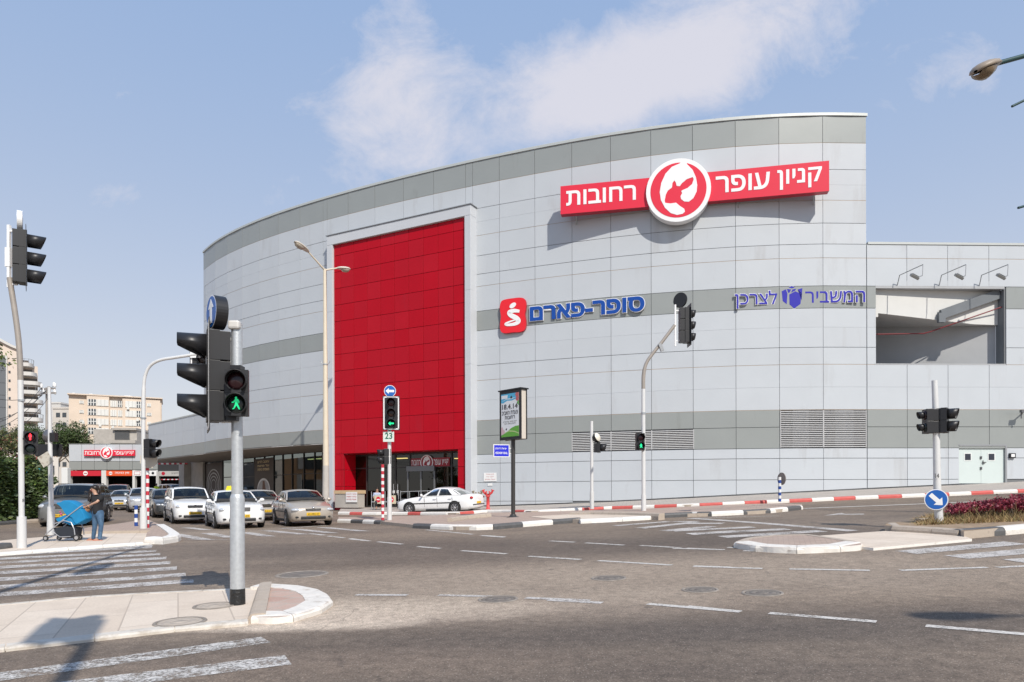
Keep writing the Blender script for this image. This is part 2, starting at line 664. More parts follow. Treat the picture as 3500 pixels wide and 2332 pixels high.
def asphalt_mat():
    m = bpy.data.materials.new('asphalt')
    m.use_nodes = True
    N, L = m.node_tree.nodes, m.node_tree.links
    b = N['Principled BSDF']
    b.inputs['Roughness'].default_value = .82
    b.inputs['Specular IOR Level'].default_value = .35
    t = N.new('ShaderNodeTexCoord')

    def noise(scale, detail, vec, rough=.6):
        n = N.new('ShaderNodeTexNoise')
        n.inputs['Scale'].default_value = scale
        n.inputs['Detail'].default_value = detail
        n.inputs['Roughness'].default_value = rough
        L.new(vec, n.inputs['Vector'])
        return n.outputs[0]

    def rng(v, a, bb, c, d):
        r = N.new('ShaderNodeMapRange')
        for i, q in enumerate((a, bb, c, d)):
            r.inputs[i + 1].default_value = q
        L.new(v, r.inputs[0])
        return r.outputs[0]

    def mix(fac, c1, c2):
        x = N.new('ShaderNodeMixRGB')
        for i, q in ((0, fac), (1, c1), (2, c2)):
            if isinstance(q, tuple):
                x.inputs[i].default_value = (*q, 1)
            elif isinstance(q, float):
                x.inputs[i].default_value = q
            else:
                L.new(q, x.inputs[i])
        return x.outputs[0]
    ob = t.outputs['Object']
    # dusty light crossing in the middle of the junction, darker tyre lanes curving along the streets
    mp = N.new('ShaderNodeMapping')
    mp.inputs['Rotation'].default_value = (0, 0, R(-14))
    mp.inputs['Scale'].default_value = (.035, .22, 1)
    L.new(ob, mp.inputs[0])
    lanes = rng(noise(1.6, 6, mp.outputs[0], .6), .38, .62, 0, 1)
    big = rng(noise(.16, 5, ob), .35, .68, 0, 1)
    c = mix(lanes, (.118, .094, .077), (.210, .168, .132))
    c = mix(rng(big, 0, 1, 0, .5), c, (.245, .203, .168))
    patch = rng(noise(.55, 7, ob, .7), .56, .72, 0, .45)
    c = mix(patch, c, (.105, .088, .078))
    # dusty patches that traffic does not sweep, and darker, more travelled ones
    for px, py, rx, ry, col_, k_ in ((800, 1405, 2.6, .95, (.66, .57, .48), .95), (700, 1432, 2.2, .5, (.62, .53, .45), .7), (690, 1440, 1.4, .3, (.66, .57, .48), .8), (1000, 1395, 5.0, 1.3, (.36, .30, .25), .55), (1650, 1300, 8.0, 2.6, (.33, .275, .225), .6),
                                     (1150, 1330, 6.0, 1.8, (.33, .275, .225), .6), (2150, 1330, 6.0, 1.4, (.30, .25, .205), .5), (1450, 1255, 9, 2.4, (.085, .070, .062), .5), (800, 1260, 6, 3.0, (.095, .078, .068), .45),
                                     (1300, 1470, 6.5, 1.0, (.082, .070, .063), .55), (2000, 1440, 5.0, .9, (.088, .075, .068), .5), (1700, 1540, 4, .7, (.085, .072, .066), .4), (300, 1400, 8, 1.2, (.40, .34, .28), .4), (2200, 1215, 9, 3, (.11, .092, .080), .4),
                                     (500, 1225, 3, 2, (.34, .29, .24), .4), (760, 1520, 3, .7, (.24, .19, .155), .4)):
        pc = G(*V_(px, py))
        mq = N.new('ShaderNodeMapping')
        mq.inputs['Location'].default_value = (-pc.x / rx, -pc.y / ry, 0)
        mq.inputs['Scale'].default_value = (1 / rx, 1 / ry, 0)
        L.new(ob, mq.inputs[0])
        ln = N.new('ShaderNodeVectorMath')
        ln.operation = 'LENGTH'
        L.new(mq.outputs[0], ln.inputs[0])
        wob = N.new('ShaderNodeMath')
        wob.operation = 'MULTIPLY_ADD'
        wob.inputs[1].default_value = 1.1
        L.new(noise(.8, 7, ob, .65), wob.inputs[0])
        L.new(ln.outputs['Value'], wob.inputs[2])
        c = mix(rng(wob.outputs[0], .75, 1.75, k_, 0), c, col_)
    drip = rng(noise(3.2, 3, ob, .5), .68, .74, 0, .5)
    c = mix(drip, c, (.06, .052, .048))
    mott = noise(7, 6, ob, .75)
    cm_ = N.new('ShaderNodeVectorMath')
    cm_.operation = 'SCALE'
    L.new(c, cm_.inputs[0])
    L.new(rng(mott, .33, .67, .74, 1.26), cm_.inputs['Scale'])
    tint = N.new('ShaderNodeVectorMath')
    tint.operation = 'MULTIPLY'
    tint.inputs[1].default_value = (1.0, .955, .89)
    L.new(cm_.outputs[0], tint.inputs[0])
    c = tint.outputs[0]
    grain = noise(48, 4, ob, .85)
    c2 = N.new('ShaderNodeVectorMath')
    c2.operation = 'SCALE'
    L.new(c, c2.inputs[0])
    L.new(rng(grain, .32, .68, .42, 1.62), c2.inputs['Scale'])
    vo = N.new('ShaderNodeTexVoronoi')
    vo.inputs['Scale'].default_value = 34
    L.new(ob, vo.inputs['Vector'])
    spark = rng(vo.outputs['Distance'], .12, .22, .8, 0)
    rnd = N.new('ShaderNodeSeparateColor')
    L.new(vo.outputs['Color'], rnd.inputs[0])
    gate = N.new('ShaderNodeMath')
    gate.operation = 'MULTIPLY'
    L.new(spark, gate.inputs[0])
    L.new(rng(rnd.outputs[0], .45, .5, 0, 1), gate.inputs[1])
    c3 = mix(gate.outputs[0], c2.outputs[0], (.46, .40, .34))
    # thin dark cracks and sealed joints
    vc = N.new('ShaderNodeTexVoronoi')
    vc.feature = 'DISTANCE_TO_EDGE'
    vc.inputs['Scale'].default_value = .16
    wv = N.new('ShaderNodeVectorMath')
    wv.operation = 'ADD'
    nn = N.new('ShaderNodeTexNoise')
    nn.inputs['Scale'].default_value = 1.2
    nn.inputs['Detail'].default_value = 6
    L.new(ob, nn.inputs['Vector'])
    L.new(ob, wv.inputs[0])
    L.new(nn.outputs['Color'], wv.inputs[1])
    L.new(wv.outputs[0], vc.inputs['Vector'])
    crack = rng(vc.outputs['Distance'], .0, .003, .32, 0)
    c4 = mix(crack, c3, (.045, .04, .038))
    L.new(c4, b.inputs['Base Color'])
    bp = N.new('ShaderNodeBump')
    bp.inputs['Strength'].default_value = .5
    bp.inputs['Distance'].default_value = .008
    L.new(grain, bp.inputs['Height'])
    L.new(bp.outputs[0], b.inputs['Normal'])
    return m


def paint_mat(name, col, wear, scale=2.2, tone=0.0):
    """road paint with worn holes"""
    m = bpy.data.materials.new(name)
    m.use_nodes = True
    N, L = m.node_tree.nodes, m.node_tree.links
    b = N['Principled BSDF']
    b.inputs['Roughness'].default_value = .8
    t = N.new('ShaderNodeTexCoord')
    a = N.new('ShaderNodeTexNoise')
    a.inputs['Scale'].default_value = scale
    a.inputs['Detail'].default_value = 10
    a.inputs['Roughness'].default_value = .78
    L.new(t.outputs['Object'], a.inputs['Vector'])
    fine = N.new('ShaderNodeTexNoise')
    fine.inputs['Scale'].default_value = 30
    fine.inputs['Detail'].default_value = 4
    fine.inputs['Roughness'].default_value = .8
    L.new(t.outputs['Object'], fine.inputs['Vector'])
    ad = N.new('ShaderNodeMath')
    ad.operation = 'MULTIPLY_ADD'
    ad.inputs[1].default_value = .55
    L.new(fine.outputs[0], ad.inputs[0])
    sc_ = N.new('ShaderNodeMath')
    sc_.operation = 'MULTIPLY'
    sc_.inputs[1].default_value = .75
    L.new(a.outputs[0], sc_.inputs[0])
    L.new(sc_.outputs[0], ad.inputs[2])
    r = N.new('ShaderNodeMapRange')
    r.inputs[1].default_value, r.inputs[2].default_value = .65 - wear - .08, .65 - wear + .08
    r.inputs[3].default_value, r.inputs[4].default_value = 0, 1
    L.new(ad.outputs[0], r.inputs[0])
    cm = N.new('ShaderNodeMixRGB')
    cm.inputs[1].default_value = (*[q * .62 for q in col], 1)
    cm.inputs[2].default_value = (*col, 1)
    r2 = N.new('ShaderNodeMapRange')
    r2.inputs[1].default_value, r2.inputs[2].default_value = .38, .6
    L.new(fine.outputs[0], r2.inputs[0])
    L.new(r2.outputs[0], cm.inputs[0])
    L.new(cm.outputs[0], b.inputs['Base Color'])
    tr = N.new('ShaderNodeBsdfTransparent')
    mx = N.new('ShaderNodeMixShader')
    L.new(r.outputs[0], mx.inputs[0])
    L.new(tr.outputs[0], mx.inputs[1])
    L.new(b.outputs[0], mx.inputs[2])
    L.new(mx.outputs[0], N['Material Output'].inputs[0])
    _M[name] = m
    return m


def zc(ox, oy, s):
    return lambda x, y: (ox + x / s, oy + y / s)


V_ = zc(0, 0, 1 / 1.4875)
ASPH = asphalt_mat()
BEIGE = pavement_mat('beige_paving', (.62, .52, .42), (.67, .575, .475), (.46, .385, .315), 1.9, .62, .010, R(65), dirt=(.50, .415, .335), dst=.60)
PINK = pavement_mat('pink_pavers', (.40, .30, .245), (.46, .355, .29), (.30, .24, .20), .2, .1, .008, R(20), dirt=(.34, .27, .23), dst=.58)
GREYP = pavement_mat('grey_pavers', (.41, .37, .33), (.47, .42, .37), (.30, .27, .25), .4, .2, .01, R(10), dirt=(.33, .30, .27), dst=.6)
BRICKP = pavement_mat('red_brick_pavers', (.44, .29, .235), (.50, .35, .285), (.42, .36, .30), .42, .42, .02, R(20), dirt=(.50, .42, .36), dst=.52)
KW = mat('kerb_white_paint', (.74, .71, .66), .7, var=.06, vs=8, stain=(.46, .41, .35), ss=6, st=.62, bump=.3, bs=25)
KWN = mat('chipped_kerb_paint', (.70, .66, .60), .8, var=.1, vs=7, stain=(.40, .34, .28), ss=6, st=.56, bump=.4, bs=20)
KWD = mat('dusty_kerb_paint', (.62, .57, .50), .8, var=.08, vs=6, stain=(.44, .38, .31), ss=5, st=.5, bump=.3, bs=25)
KB = mat('kerb_black_paint', (.095, .094, .094), .6, var=.2, vs=8, stain=(.40, .37, .33), ss=9, st=.66)
KR = mat('kerb_red_paint', (.55, .10, .085), .65, var=.12, vs=6, stain=(.50, .36, .32), ss=7, st=.66)
KG = mat('kerb_bare_stone', (.44, .37, .30), .85, var=.12, vs=5, stain=(.27, .22, .18), ss=5, st=.55, bump=.3, bs=30)
WORN = paint_mat('worn_crossing_paint', (.66, .62, .58), .02, 2.4)
FRESH = paint_mat('lane_paint', (.64, .60, .55), .09, 3.0)
FAINT = paint_mat('faded_crossing_paint', (.60, .56, .52), .06, 1.6)


def zc(ox, oy, s):
    return lambda x, y: (ox + x / s, oy + y / s)


V_ = zc(0, 0, 1 / 1.4875)
R1 = zc(0, 1100, 1.96)
R2 = zc(450, 1450, 2.9425)
R4 = zc(1050, 1250, 2.6128)
R5 = zc(1650, 1250, 2.6138)
R6 = zc(2350, 1350, 2.047)
R8 = zc(0, 1850, 1.8108)
Q5 = zc(1200, 1850, 1.8108)
Q6 = zc(2300, 1650, 1.9617)


def gpts(conv, pts, off=0.0):
    return [G(*conv(*p), off) for p in pts]


def sheet(name, polys, off, mats, skirt=None, mids=None, step=1.0):
    """polys: lists of world points; every one becomes a flat-lying sheet that follows the ground"""
    mb = MB()
    for pi, poly in enumerate(polys):
        mi = mids[pi] if mids else 0
        bm = bmesh.new()
        vs = [bm.verts.new((p.x, p.y, 0)) for p in poly]
        f = bm.faces.new(vs)
        if f.normal.z < 0 or (f.normal_update() or f.normal.z < 0):
            bmesh.ops.reverse_faces(bm, faces=[f])
        bmesh.ops.triangulate(bm, faces=bm.faces[:])
        xs, ys = [p.x for p in poly], [p.y for p in poly]
        for ax, lo, hi in ((0, min(xs), max(xs)), (1, min(ys), max(ys))):
            g = math.floor(lo / step) * step + step
            while g < hi - 1e-3:
                co = (g, 0, 0) if ax == 0 else (0, g, 0)
                no = (1, 0, 0) if ax == 0 else (0, 1, 0)
                bmesh.ops.bisect_plane(bm, geom=bm.verts[:] + bm.edges[:] + bm.faces[:], plane_co=co, plane_no=no)
                g += step
        bm.verts.index_update()
        A = np.array([[v.co.x, v.co.y] for v in bm.verts])
        Z = hv(A[:, 0], A[:, 1]) + off
        top = [Vector((a[0], a[1], z)) for a, z in zip(A, Z)]
        mb.add(top, [tuple(v.index for v in f.verts) for f in bm.faces], mi)
        if skirt is not None:
            bnd = [e for e in bm.edges if e.is_boundary]
            vs2, fs2 = [], []
            for e in bnd:
                a, b = e.verts[0].index, e.verts[1].index
                o = len(vs2)
                vs2 += [top[a], top[b], top[b] - Vector((0, 0, skirt)), top[a] - Vector((0, 0, skirt))]
                fs2.append((o, o + 1, o + 2, o + 3))
            mb.add(vs2, fs2, mi if len(mats) < 2 or mids else 1)
        bm.free()
    return structure(mb.build(name, mats))


def resample(path, d):
    out = [path[0]]
    acc = 0.0
    for a, b in zip(path, path[1:]):
        L = (b - a).length
        t = d - acc
        while t < L - 1e-6:
            out.append(a + (b - a) * (t / L))
            t += d
        acc = (acc + L) % d if L >= d - acc else acc + L
    if (out[-1] - path[-1]).length > .12:
        out.append(path[-1])
    return out


def kerb(name, path, w, hh, mats, seq, side=1, stone=1.0, drop=None, inner=None):
    """row of painted kerb stones along a ground path; seq gives each stone's colour; sloped front face"""
    mb = MB()
    path = [Vector((p.x, p.y, 0)) for p in path]
    pts = resample(path, stone)
    nrm = []
    for i in range(len(pts)):
        d = (pts[min(i + 1, len(pts) - 1)] - pts[max(i - 1, 0)]).normalized()
        nrm.append(Vector((-d.y, d.x, 0)) * side)
    for i in range(len(pts) - 1):
        d = (pts[i + 1] - pts[i])
        e = d.normalized() * .006
        ends = ((pts[i] + e, nrm[i]), (pts[i + 1] - e, nrm[i + 1]))
        ring = []
        for p, n in ends:
            hq = hh + .022
            z0 = h(p.x, p.y)
            q = p + n * w
            p = p - n * .045
            z1 = h(q.x, q.y)
            ring += [Vector((p.x, p.y, z0 - .05)), Vector((p.x, p.y, z0 + hq * .55)), p + n * .03 + Vector((0, 0, z0 + hq * .9)), p + n * .07 + Vector((0, 0, z0 + hq)),
                     q + Vector((0, 0, z1 + hq)), q + Vector((0, 0, z1 - .05))]
        k = seq[i % len(seq)]
        mb.add(ring, [(j, j + 1, j + 7, j + 6) for j in range(5)] + [(5, 4, 3, 2, 1, 0), (6, 7, 8, 9, 10, 11)], k)
    return structure(mb.build(name, mats))


# --- the ground: one sheet to the horizon
def ground():
    gx = np.concatenate([[-900, -500, -250, -120, -80], np.arange(-60, 50.1, 1.0), [80, 120, 250, 500, 900]])
    gy = np.concatenate([[-400, -150, -60, -25, -12], np.arange(-8, 100.1, 1.0), [130, 200, 400, 900, 1500]])
    Xg, Yg = np.meshgrid(gx, gy)
    Zg = hv(Xg, Yg)
    far = np.clip((np.maximum(np.abs(Xg) - 60, Yg - 100)) / 300, 0, 1)
    Zg = Zg * (1 - far)
    n, m = Xg.shape
    vs = [Vector(p) for p in zip(Xg.ravel(), Yg.ravel(), Zg.ravel())]
    fs = [(i * m + j, i * m + j + 1, (i + 1) * m + j + 1, (i + 1) * m + j) for i in range(n - 1) for j in range(m - 1)]
    structure(MB().add(vs, fs, 0, True).build('asphalt_road', ASPH))


ground()

# --- far pavement along the mall, with its red and white kerb
wall_base = [(1640, 1738), (1956, 1733), (2228, 1721), (2371, 1710), (2667, 1693), (2960, 1680), (3480, 1656)]
kerb_r = gpts(R6, [(0, 787), (215, 778), (540, 762), (860, 748), (1190, 732), (1510, 720), (1825, 708), (2135, 693), (2354, 684)])
kr2 = gpts(R5, [(1155, 1287), (1330, 1282), (1510, 1278)])
far_r = kerb_r[-1] + (kerb_r[-1] - kerb_r[-3]) * 5
kr_path = kr2[:2] + kerb_r + [far_r]
kr_left = gpts(R4, [(280, 1330), (430, 1334), (600, 1336), (770, 1334), (930, 1334), (1330, 1338), (1560, 1318), (1700, 1316), (1850, 1318), (2000, 1322)]) + [kr2[0]]
back = [Vector((60, 41, 0)), Vector((60, 39.6, 0)), Vector((18.4, 38.4, 0)), Vector((9.7, 39.3, 0)), Vector((3.3, 41, 0)), Vector((-2, 43.6, 0)), Vector((-11.5, 48.3, 0))]
sheet('mall_pavement', [kr_left + kr_path[1:] + back], .12, [GREYP, KG], .2)
kerb('red_white_kerb', kr_path, .16, .135, [KR, KW], [0, 1], 1)
kerb('red_white_kerb', kr_left, .16, .135, [KR, KW], [1, 0, 1, 1], 1)

# --- traffic island with the advertising sign: pink pavers, black and white kerb
isl_front = gpts(R4, [(275, 1402), (420, 1406), (560, 1412), (660, 1418)]) + gpts(R4, [(950, 1452), (1160, 1462), (1330, 1470), (1500, 1470), (1660, 1464)]) \
    + gpts(R5, [(90, 1462), (360, 1442), (630, 1420), (875, 1400)])
isl_f2 = gpts(R5, [(1590, 1362), (1810, 1350), (2035, 1342)]) + gpts(R6, [(0, 855), (160, 850), (320, 842), (485, 835), (645, 822), (800, 802)])
isl_back = gpts(R6, [(800, 785), (640, 778), (430, 782)]) + gpts(R5, [(1500, 1300), (1050, 1310), (780, 1322), (500, 1330), (0, 1336)]) + gpts(R4, [(1500, 1345), (1100, 1360), (700, 1366), (280, 1376)])
sheet('island_pavement', [isl_front + isl_f2 + isl_back], .115, [PINK, KG], .2)
sheet('dropped_crossing_pavement', [gpts(R5, [(860, 1408), (1180, 1396), (1600, 1370), (1590, 1350), (1200, 1350), (760, 1358), (420, 1378), (600, 1402)])], .128, [BEIGE, KG], .2)
kerb('flush_white_kerb', gpts(R5, [(872, 1412), (1180, 1399), (1595, 1372)]), .3, .112, [KW], [0], 1, 1.4)
kerb('black_white_kerb', isl_front[:4], .16, .13, [KB, KW], [1, 0, 1, 0], 1)
kerb('black_white_kerb', isl_front[4:9], .17, .14, [KB, KW], [0, 1, 1, 1, 1, 0], 1, 1.05)
kerb('black_white_kerb', isl_front[8:], .17, .14, [KB, KW], [0, 1, 0, 1], 1, 1.2)
kerb('black_white_kerb', isl_f2, .17, .135, [KB, KW], [0, 1], 1, 1.15)
kerb('island_low_kerb', gpts(R5, [(775, 1330), (1000, 1328), (1300, 1334), (1580, 1346)], .13), .2, .20, [KG], [0], 1, 1.0)
kerb('island_low_kerb', gpts(R4, [(1290, 1392), (1420, 1370), (1590, 1352), (1640, 1348)], .13), .16, .24, [KG, KW], [0], 1, .9)

# --- near pavement at the bottom left with its raised brick nose
near = [V_(*p) for p in [(-260, 1418), (0, 1397), (150, 1380), (330, 1369), (520, 1360), (592, 1357)]]
near2 = [V_(*p) for p in [(570, 1437), (440, 1447), (300, 1463), (100, 1487), (0, 1498), (-300, 1535)]]
npoly = [G(*p) for p in near] + [G(*p) for p in near2]
sheet('near_island_pavement', [npoly], .045, [BEIGE, KW], .2)
kerb('flush_white_kerb', [G(*p) for p in near], .16, .03, [KWD], [0], -1, .8)
kerb('flush_white_kerb', [G(*p) for p in near2], .16, .03, [KWD], [0], -1, .8)
nose = spline([G(*V_(*p)) for p in [(578, 1432), (640, 1434), (700, 1422), (742, 1405), (758, 1391), (745, 1376), (712, 1362), (652, 1355), (600, 1354)]], 5)
nb = [G(*V_(600, 1356)), G(*V_(574, 1428))]
sheet('island_nose', [nose], .08, [BRICKP, KW], .2)
kerb('white_nose_kerb', nose, .32, .07, [KWN], [0], 1, .55)
kerb('bare_nose_kerb', [nose[-1], nose[0]], .16, .09, [KG], [0], 1, .6)

# --- island where the woman stands, and the pavement by the hedge
w_poly = [G(*R1(*p)) for p in [(-40, 1572), (300, 1543), (640, 1518), (1000, 1494), (1130, 1480), (1205, 1460), (1100, 1388), (985, 1338), (800, 1372), (540, 1408), (300, 1452), (90, 1468), (-60, 1486)]]
sheet('corner_island_pavement', [w_poly], .05, [BEIGE, KW], .2)
hi_poly = [G(*R1(*p)) for p in [(530, 1432), (1090, 1424), (1100, 1392), (985, 1340), (800, 1374), (540, 1410), (440, 1428)]]
sheet('raised_corner_pavement', [hi_poly], .14, [PINK, KG], .2)
ck = [G(*R1(*p)) for p in [(975, 1488), (1090, 1492), (1180, 1478), (1205, 1462), (1150, 1420), (1100, 1388)]]
sheet('corner_nose', [ck + [G(*R1(985, 1440))]], .15, [PINK, KW], .2)
kerb('white_corner_kerb', ck, .28, .17, [KW], [0], 1, .7)
kerb('flush_white_kerb', [G(*R1(*p)) for p in [(-40, 1574), (300, 1545), (640, 1520), (960, 1497)]], .14, .06, [KW], [0], 1, .8)
kerb('grey_kerb_end', [G(*R1(*p)) for p in [(-60, 1545), (76, 1528)]], .25, .17, [KB], [0], 1, 1.0)
hp = [G(*R1(*p)) for p in [(-200, 1372), (0, 1364), (140, 1352), (290, 1342), (330, 1300)]]
hpoly = hp + [Vector((-26, 40, 0)), Vector((-27, 52, 0)), Vector((-44, 70, 0)), Vector((-60, 60, 0)), Vector((-55, 24, 0))]
sheet('hedge_pavement', [hpoly], .12, [GREYP, KG], .2)
kerb('grey_white_kerb', hp, .16, .14, [KG, KB, KW], [0, 1, 0, 0], 1, 1.0)

# --- median with the planted bed
m_low = gpts(R6, [(870, 1005), (1375, 968), (1900, 993), (1990, 1025), (1300, 1090), (1210, 1080), (1090, 1046)])
sheet('median_crossing_pavement', [m_low], .05, [BEIGE, KW], .2)
m_nose = spline(gpts(R6, [(335, 1068), (400, 1085), (560, 1103), (720, 1110), (860, 1110), (1050, 1100), (1210, 1088), (1180, 1062), (1050, 1040), (870, 1012), (740, 1008), (520, 1020), (400, 1038)]), 4, True)
sheet('median_nose', [m_nose], .105, [PINK, KW], .2)
nk = len(m_nose)
kerb('white_nose_kerb', m_nose[: nk * 7 // 13], .30, .10, [KWN], [0], 1, .8)
kerb('bare_nose_kerb', m_nose[nk * 7 // 13:] + [m_nose[0]], .16, .09, [KG], [0], 1, .8)
m_bed = gpts(R6, [(1380, 962), (1640, 978), (1900, 1000), (1935, 1010), (2120, 992), (2354, 962)])
m_far = m_bed[-1] + Vector((14, .9, 0))
m_back = [m_far + Vector((0, 2.6, 0))] + gpts(R6, [(2354, 900), (1900, 905), (1590, 930), (1400, 942)])
sheet('median_bed_soil', [m_bed + [m_far] + m_back], .16, [mat('dry_soil', (.30, .215, .14), .95, var=.3, vs=6, bump=.6, bs=20), KG], .25)
kerb('bare_median_kerb', gpts(R6, [(1400, 945), (1380, 965), (1640, 980), (1900, 1002)]), .16, .15, [KG], [0], 1, .9)
kerb('black_white_kerb', gpts(R6, [(1905, 1003), (2120, 994), (2354, 963)]) + [m_far], .2, .15, [KB, KWN], [0, 1, 1, 0, 1], 1, 1.1)
kerb('bare_median_kerb', [G(*R6(1590, 930)), G(*R6(1900, 905)), G(*R6(2354, 900)), m_back[0]], .16, .2, [KG], [0], -1, .9)


# --- road markings
def quad(conv, pts):
    return gpts(conv, pts)


def band(conv, p, q, t):
    """ground stripe along the image line p-q, t metres across"""
    a, b = G(*conv(*p)), G(*conv(*q))
    d = Vector((b.x - a.x, b.y - a.y, 0)).normalized()
    n = Vector((-d.y, d.x, 0)) * (t / 2)
    return [a - n, b - n, b + n, a + n]


lanes = []
for p, q in [((165, 5), (318, 20)), ((412, 35), (553, 46)), ((683, 60), (963, 80)), ((1097, 95), (1420, 115)), ((1530, 122), (1990, 150)), ((2120, 155), (2345, 163)),
             ((1230, 0), (1385, 8)), ((1450, 12), (1690, 26)), ((1790, 28), (2040, 42)), ((2075, 45), (2310, 55)), ((2330, 40), (2500, 46))]:
    lanes.append(band(Q5, p, q, .13))
for p, q in [((140, 563), (600, 578)), ((780, 581), (1320, 590)), ((1525, 590), (2105, 570)), ((2175, 570), (2500, 555)), ((0, 442), (345, 451)), ((470, 459), (1015, 467))]:
    lanes.append(band(Q6, p, q, .13))
for p, q in [((1835, 390), (2400, 438))]:
    lanes.append(band(Q5, p, q, .13))
for p, q in [((95, 832), (455, 868)), ((645, 877), (1365, 935)), ((1695, 962), (2600, 1040))]:
    lanes.append(band(Q6, p, q, .13))
lanes.append(band(R6, (700, 800), (2250, 738), .35))
lanes.append(band(R6, (2300, 737), (2700, 722), .15))
lanes.append(band(R6, (0, 866), (640, 848), .12))
lanes.append(band(R5, (0, 1518), (200, 1532), .13))
lanes.append(band(R4, (1060, 1468), (1480, 1508), .13))
lanes.append(band(R4, (1550, 1520), (1760, 1535), .13))
for p, q in [((20, 1502), (140, 1516)), ((190, 1523), (330, 1540)), ((380, 1545), (560, 1568))]:
    lanes.append(band(R4, p, q, .12))
sheet('lane_markings', lanes, .006, [FRESH])
dust = []
for p, q in [((30, 334), (350, 336)), ((540, 336), (960, 346)), ((1080, 353), (1480, 369)), ((1220, 366), (1555, 384))]:
    dust.append(band(Q5, p, q, .14))
sheet('faded_lane_markings', dust, .006, [FAINT])

# the crossings
ends = [R8(*p) for p in [(940, 38), (968, 61), (992, 81), (1030, 105), (1055, 134), (1095, 168), (1150, 208), (1198, 246)]]
ge = [G(*p) for p in ends]
dr = (G(*R8(180, 319)) - G(*R8(1198, 246)))
dr.z = 0
dr.normalize()
cr = []
for i, e in enumerate(ge):
    sp = (ge[min(i + 1, 7)] - ge[max(i - 1, 0)]).length / (min(i + 1, 7) - max(i - 1, 0))
    n = Vector((-dr.y, dr.x, 0)) * (sp * .25)
    cr.append([e - n, e + n, e + n + dr * 14, e - n + dr * 14])
cr.append([p for p in quad(R8, [(930, 20), (400, 52), (0, 75), (0, 95), (400, 68), (950, 30)])])
n = Vector((-dr.y, dr.x, 0)) * .16
sheet('worn_zebra_crossing', cr, .006, [WORN])
cr = []
for p, q, t in [((1645, 612), (0, 842), .36), ((1783, 736), (200, 930), .42)]:
    cr.append(band(R8, p, q, t))
sheet('worn_zebra_crossing', cr, .006, [paint_mat('badly_worn_crossing_paint', (.66, .63, .59), .01, 5.0)])
cr = []
for p, q, t in [((1560, 470), (2300, 405), .5), ((1900, 502), (2700, 432), .5), ((2290, 530), (2800, 500), .5)]:
    cr.append(band(Q6, p, q, t))
for p, q, t in [((60, 275), (340, 274), .45), ((0, 263), (170, 262), .4), ((0, 325), (540, 299), .45), ((110, 346), (770, 312), .5), ((330, 366), (1000, 325), .5)]:
    cr.append(band(Q6, p, q, t))
cr.append(band(Q6, (120, 240), (1210, 325), .35))
cr.append(gpts(Q6, [(1010, 222), (1130, 204), (1150, 210), (1280, 209), (1282, 215), (1130, 217)]))
cr.append(gpts(Q6, [(1570, 277), (1640, 270), (1640, 280)]))
for p, q, t in [((980, 1410), (1590, 1372), .25), ((1180, 1432), (1660, 1395), .4), ((1400, 1455), (1900, 1400), .45), ((1620, 1478), (2050, 1438), .45), ((1850, 1508), (2280, 1480), .5)]:
    cr.append(band(R5, p, q, t))
for x0, y0, x1, y1, w in [(1920, 1040, 2330, 1078, 150), (1630, 1056, 2010, 1096, 150), (1355, 1072, 1735, 1110, 150), (1130, 1090, 1380, 1130, 150), (760, 1098, 1000, 1142, 150), (420, 1106, 730, 1162, 170), (600, 1160, 920, 1166, 260),
                       (560, 1042, 760, 1066, 130)]:
    cr.append(quad(R2, [(x0 - w / 2, y0), (x0 + w / 2, y0), (x1 + w / 2, y1), (x1 - w / 2, y1)]))
cr.append(quad(R2, [(170, 980), (250, 1000), (350, 1040), (300, 1068), (160, 1010)]))
cr.append(band(R2, (1500, 1052), (1960, 1020), .25))
sheet('zebra_crossing', cr, .0065, [FAINT])
cr = []
for p, q, t in [((1810, 1103), (1950, 1118), .13), ((1980, 1128), (2140, 1146), .13), ((2190, 1158), (2354, 1174), .13)]:
    cr.append(band(R2, p, q, t))
sheet('lane_markings', cr, .006, [FRESH])

# dust blown against the near island
dm = paint_mat('pale_dust', (.40, .345, .295), -.02, .9)


def manhole(conv, cx, cy, rx, ry, label, sunk=False, pav=0.0):
    c = G(*conv(cx, cy), pav)
    e = G(*conv(cx + rx, cy), pav)
    r = (e - c).length
    r = min(r, .62)
    t = thing('manhole_cover', label, 'manhole cover', c + Vector((0, 0, pav)), 0, 'manhole covers')
    iron = mat('cover_iron', (.20, .172, .145), .7, .2, var=.3, vs=9, bump=.8, bs=40)
    ringm = mat('cover_ring', (.26, .225, .19), .85, var=.3, vs=7, bump=.5, bs=30)
    lidm = mat('cover_concrete', (.42, .36, .30), .9, var=.15, vs=6) if pav else iron
    nx = (h(c.x + .3, c.y) - h(c.x - .3, c.y)) / .6
    ny = (h(c.x, c.y + .3) - h(c.x, c.y - .3)) / .6
    nrm = Vector((-nx, -ny, 1)).normalized()
    MB().lathe((0, 0, 0), nrm, [(r * .84, .004), (r * .85, .012), (r * .97, .014), (r, .003)], 28).build('ring', ringm, t)
    m = MB().lathe((0, 0, 0), nrm, [(.001, .010), (r * .3, .010), (r * .31, .006), (r * .34, .006), (r * .35, .010), (r * .62, .010), (r * .63, .006), (r * .66, .006), (r * .67, .010), (r * .8, .010), (r * .82, .003)], 28)
    m.build('lid', lidm, t)


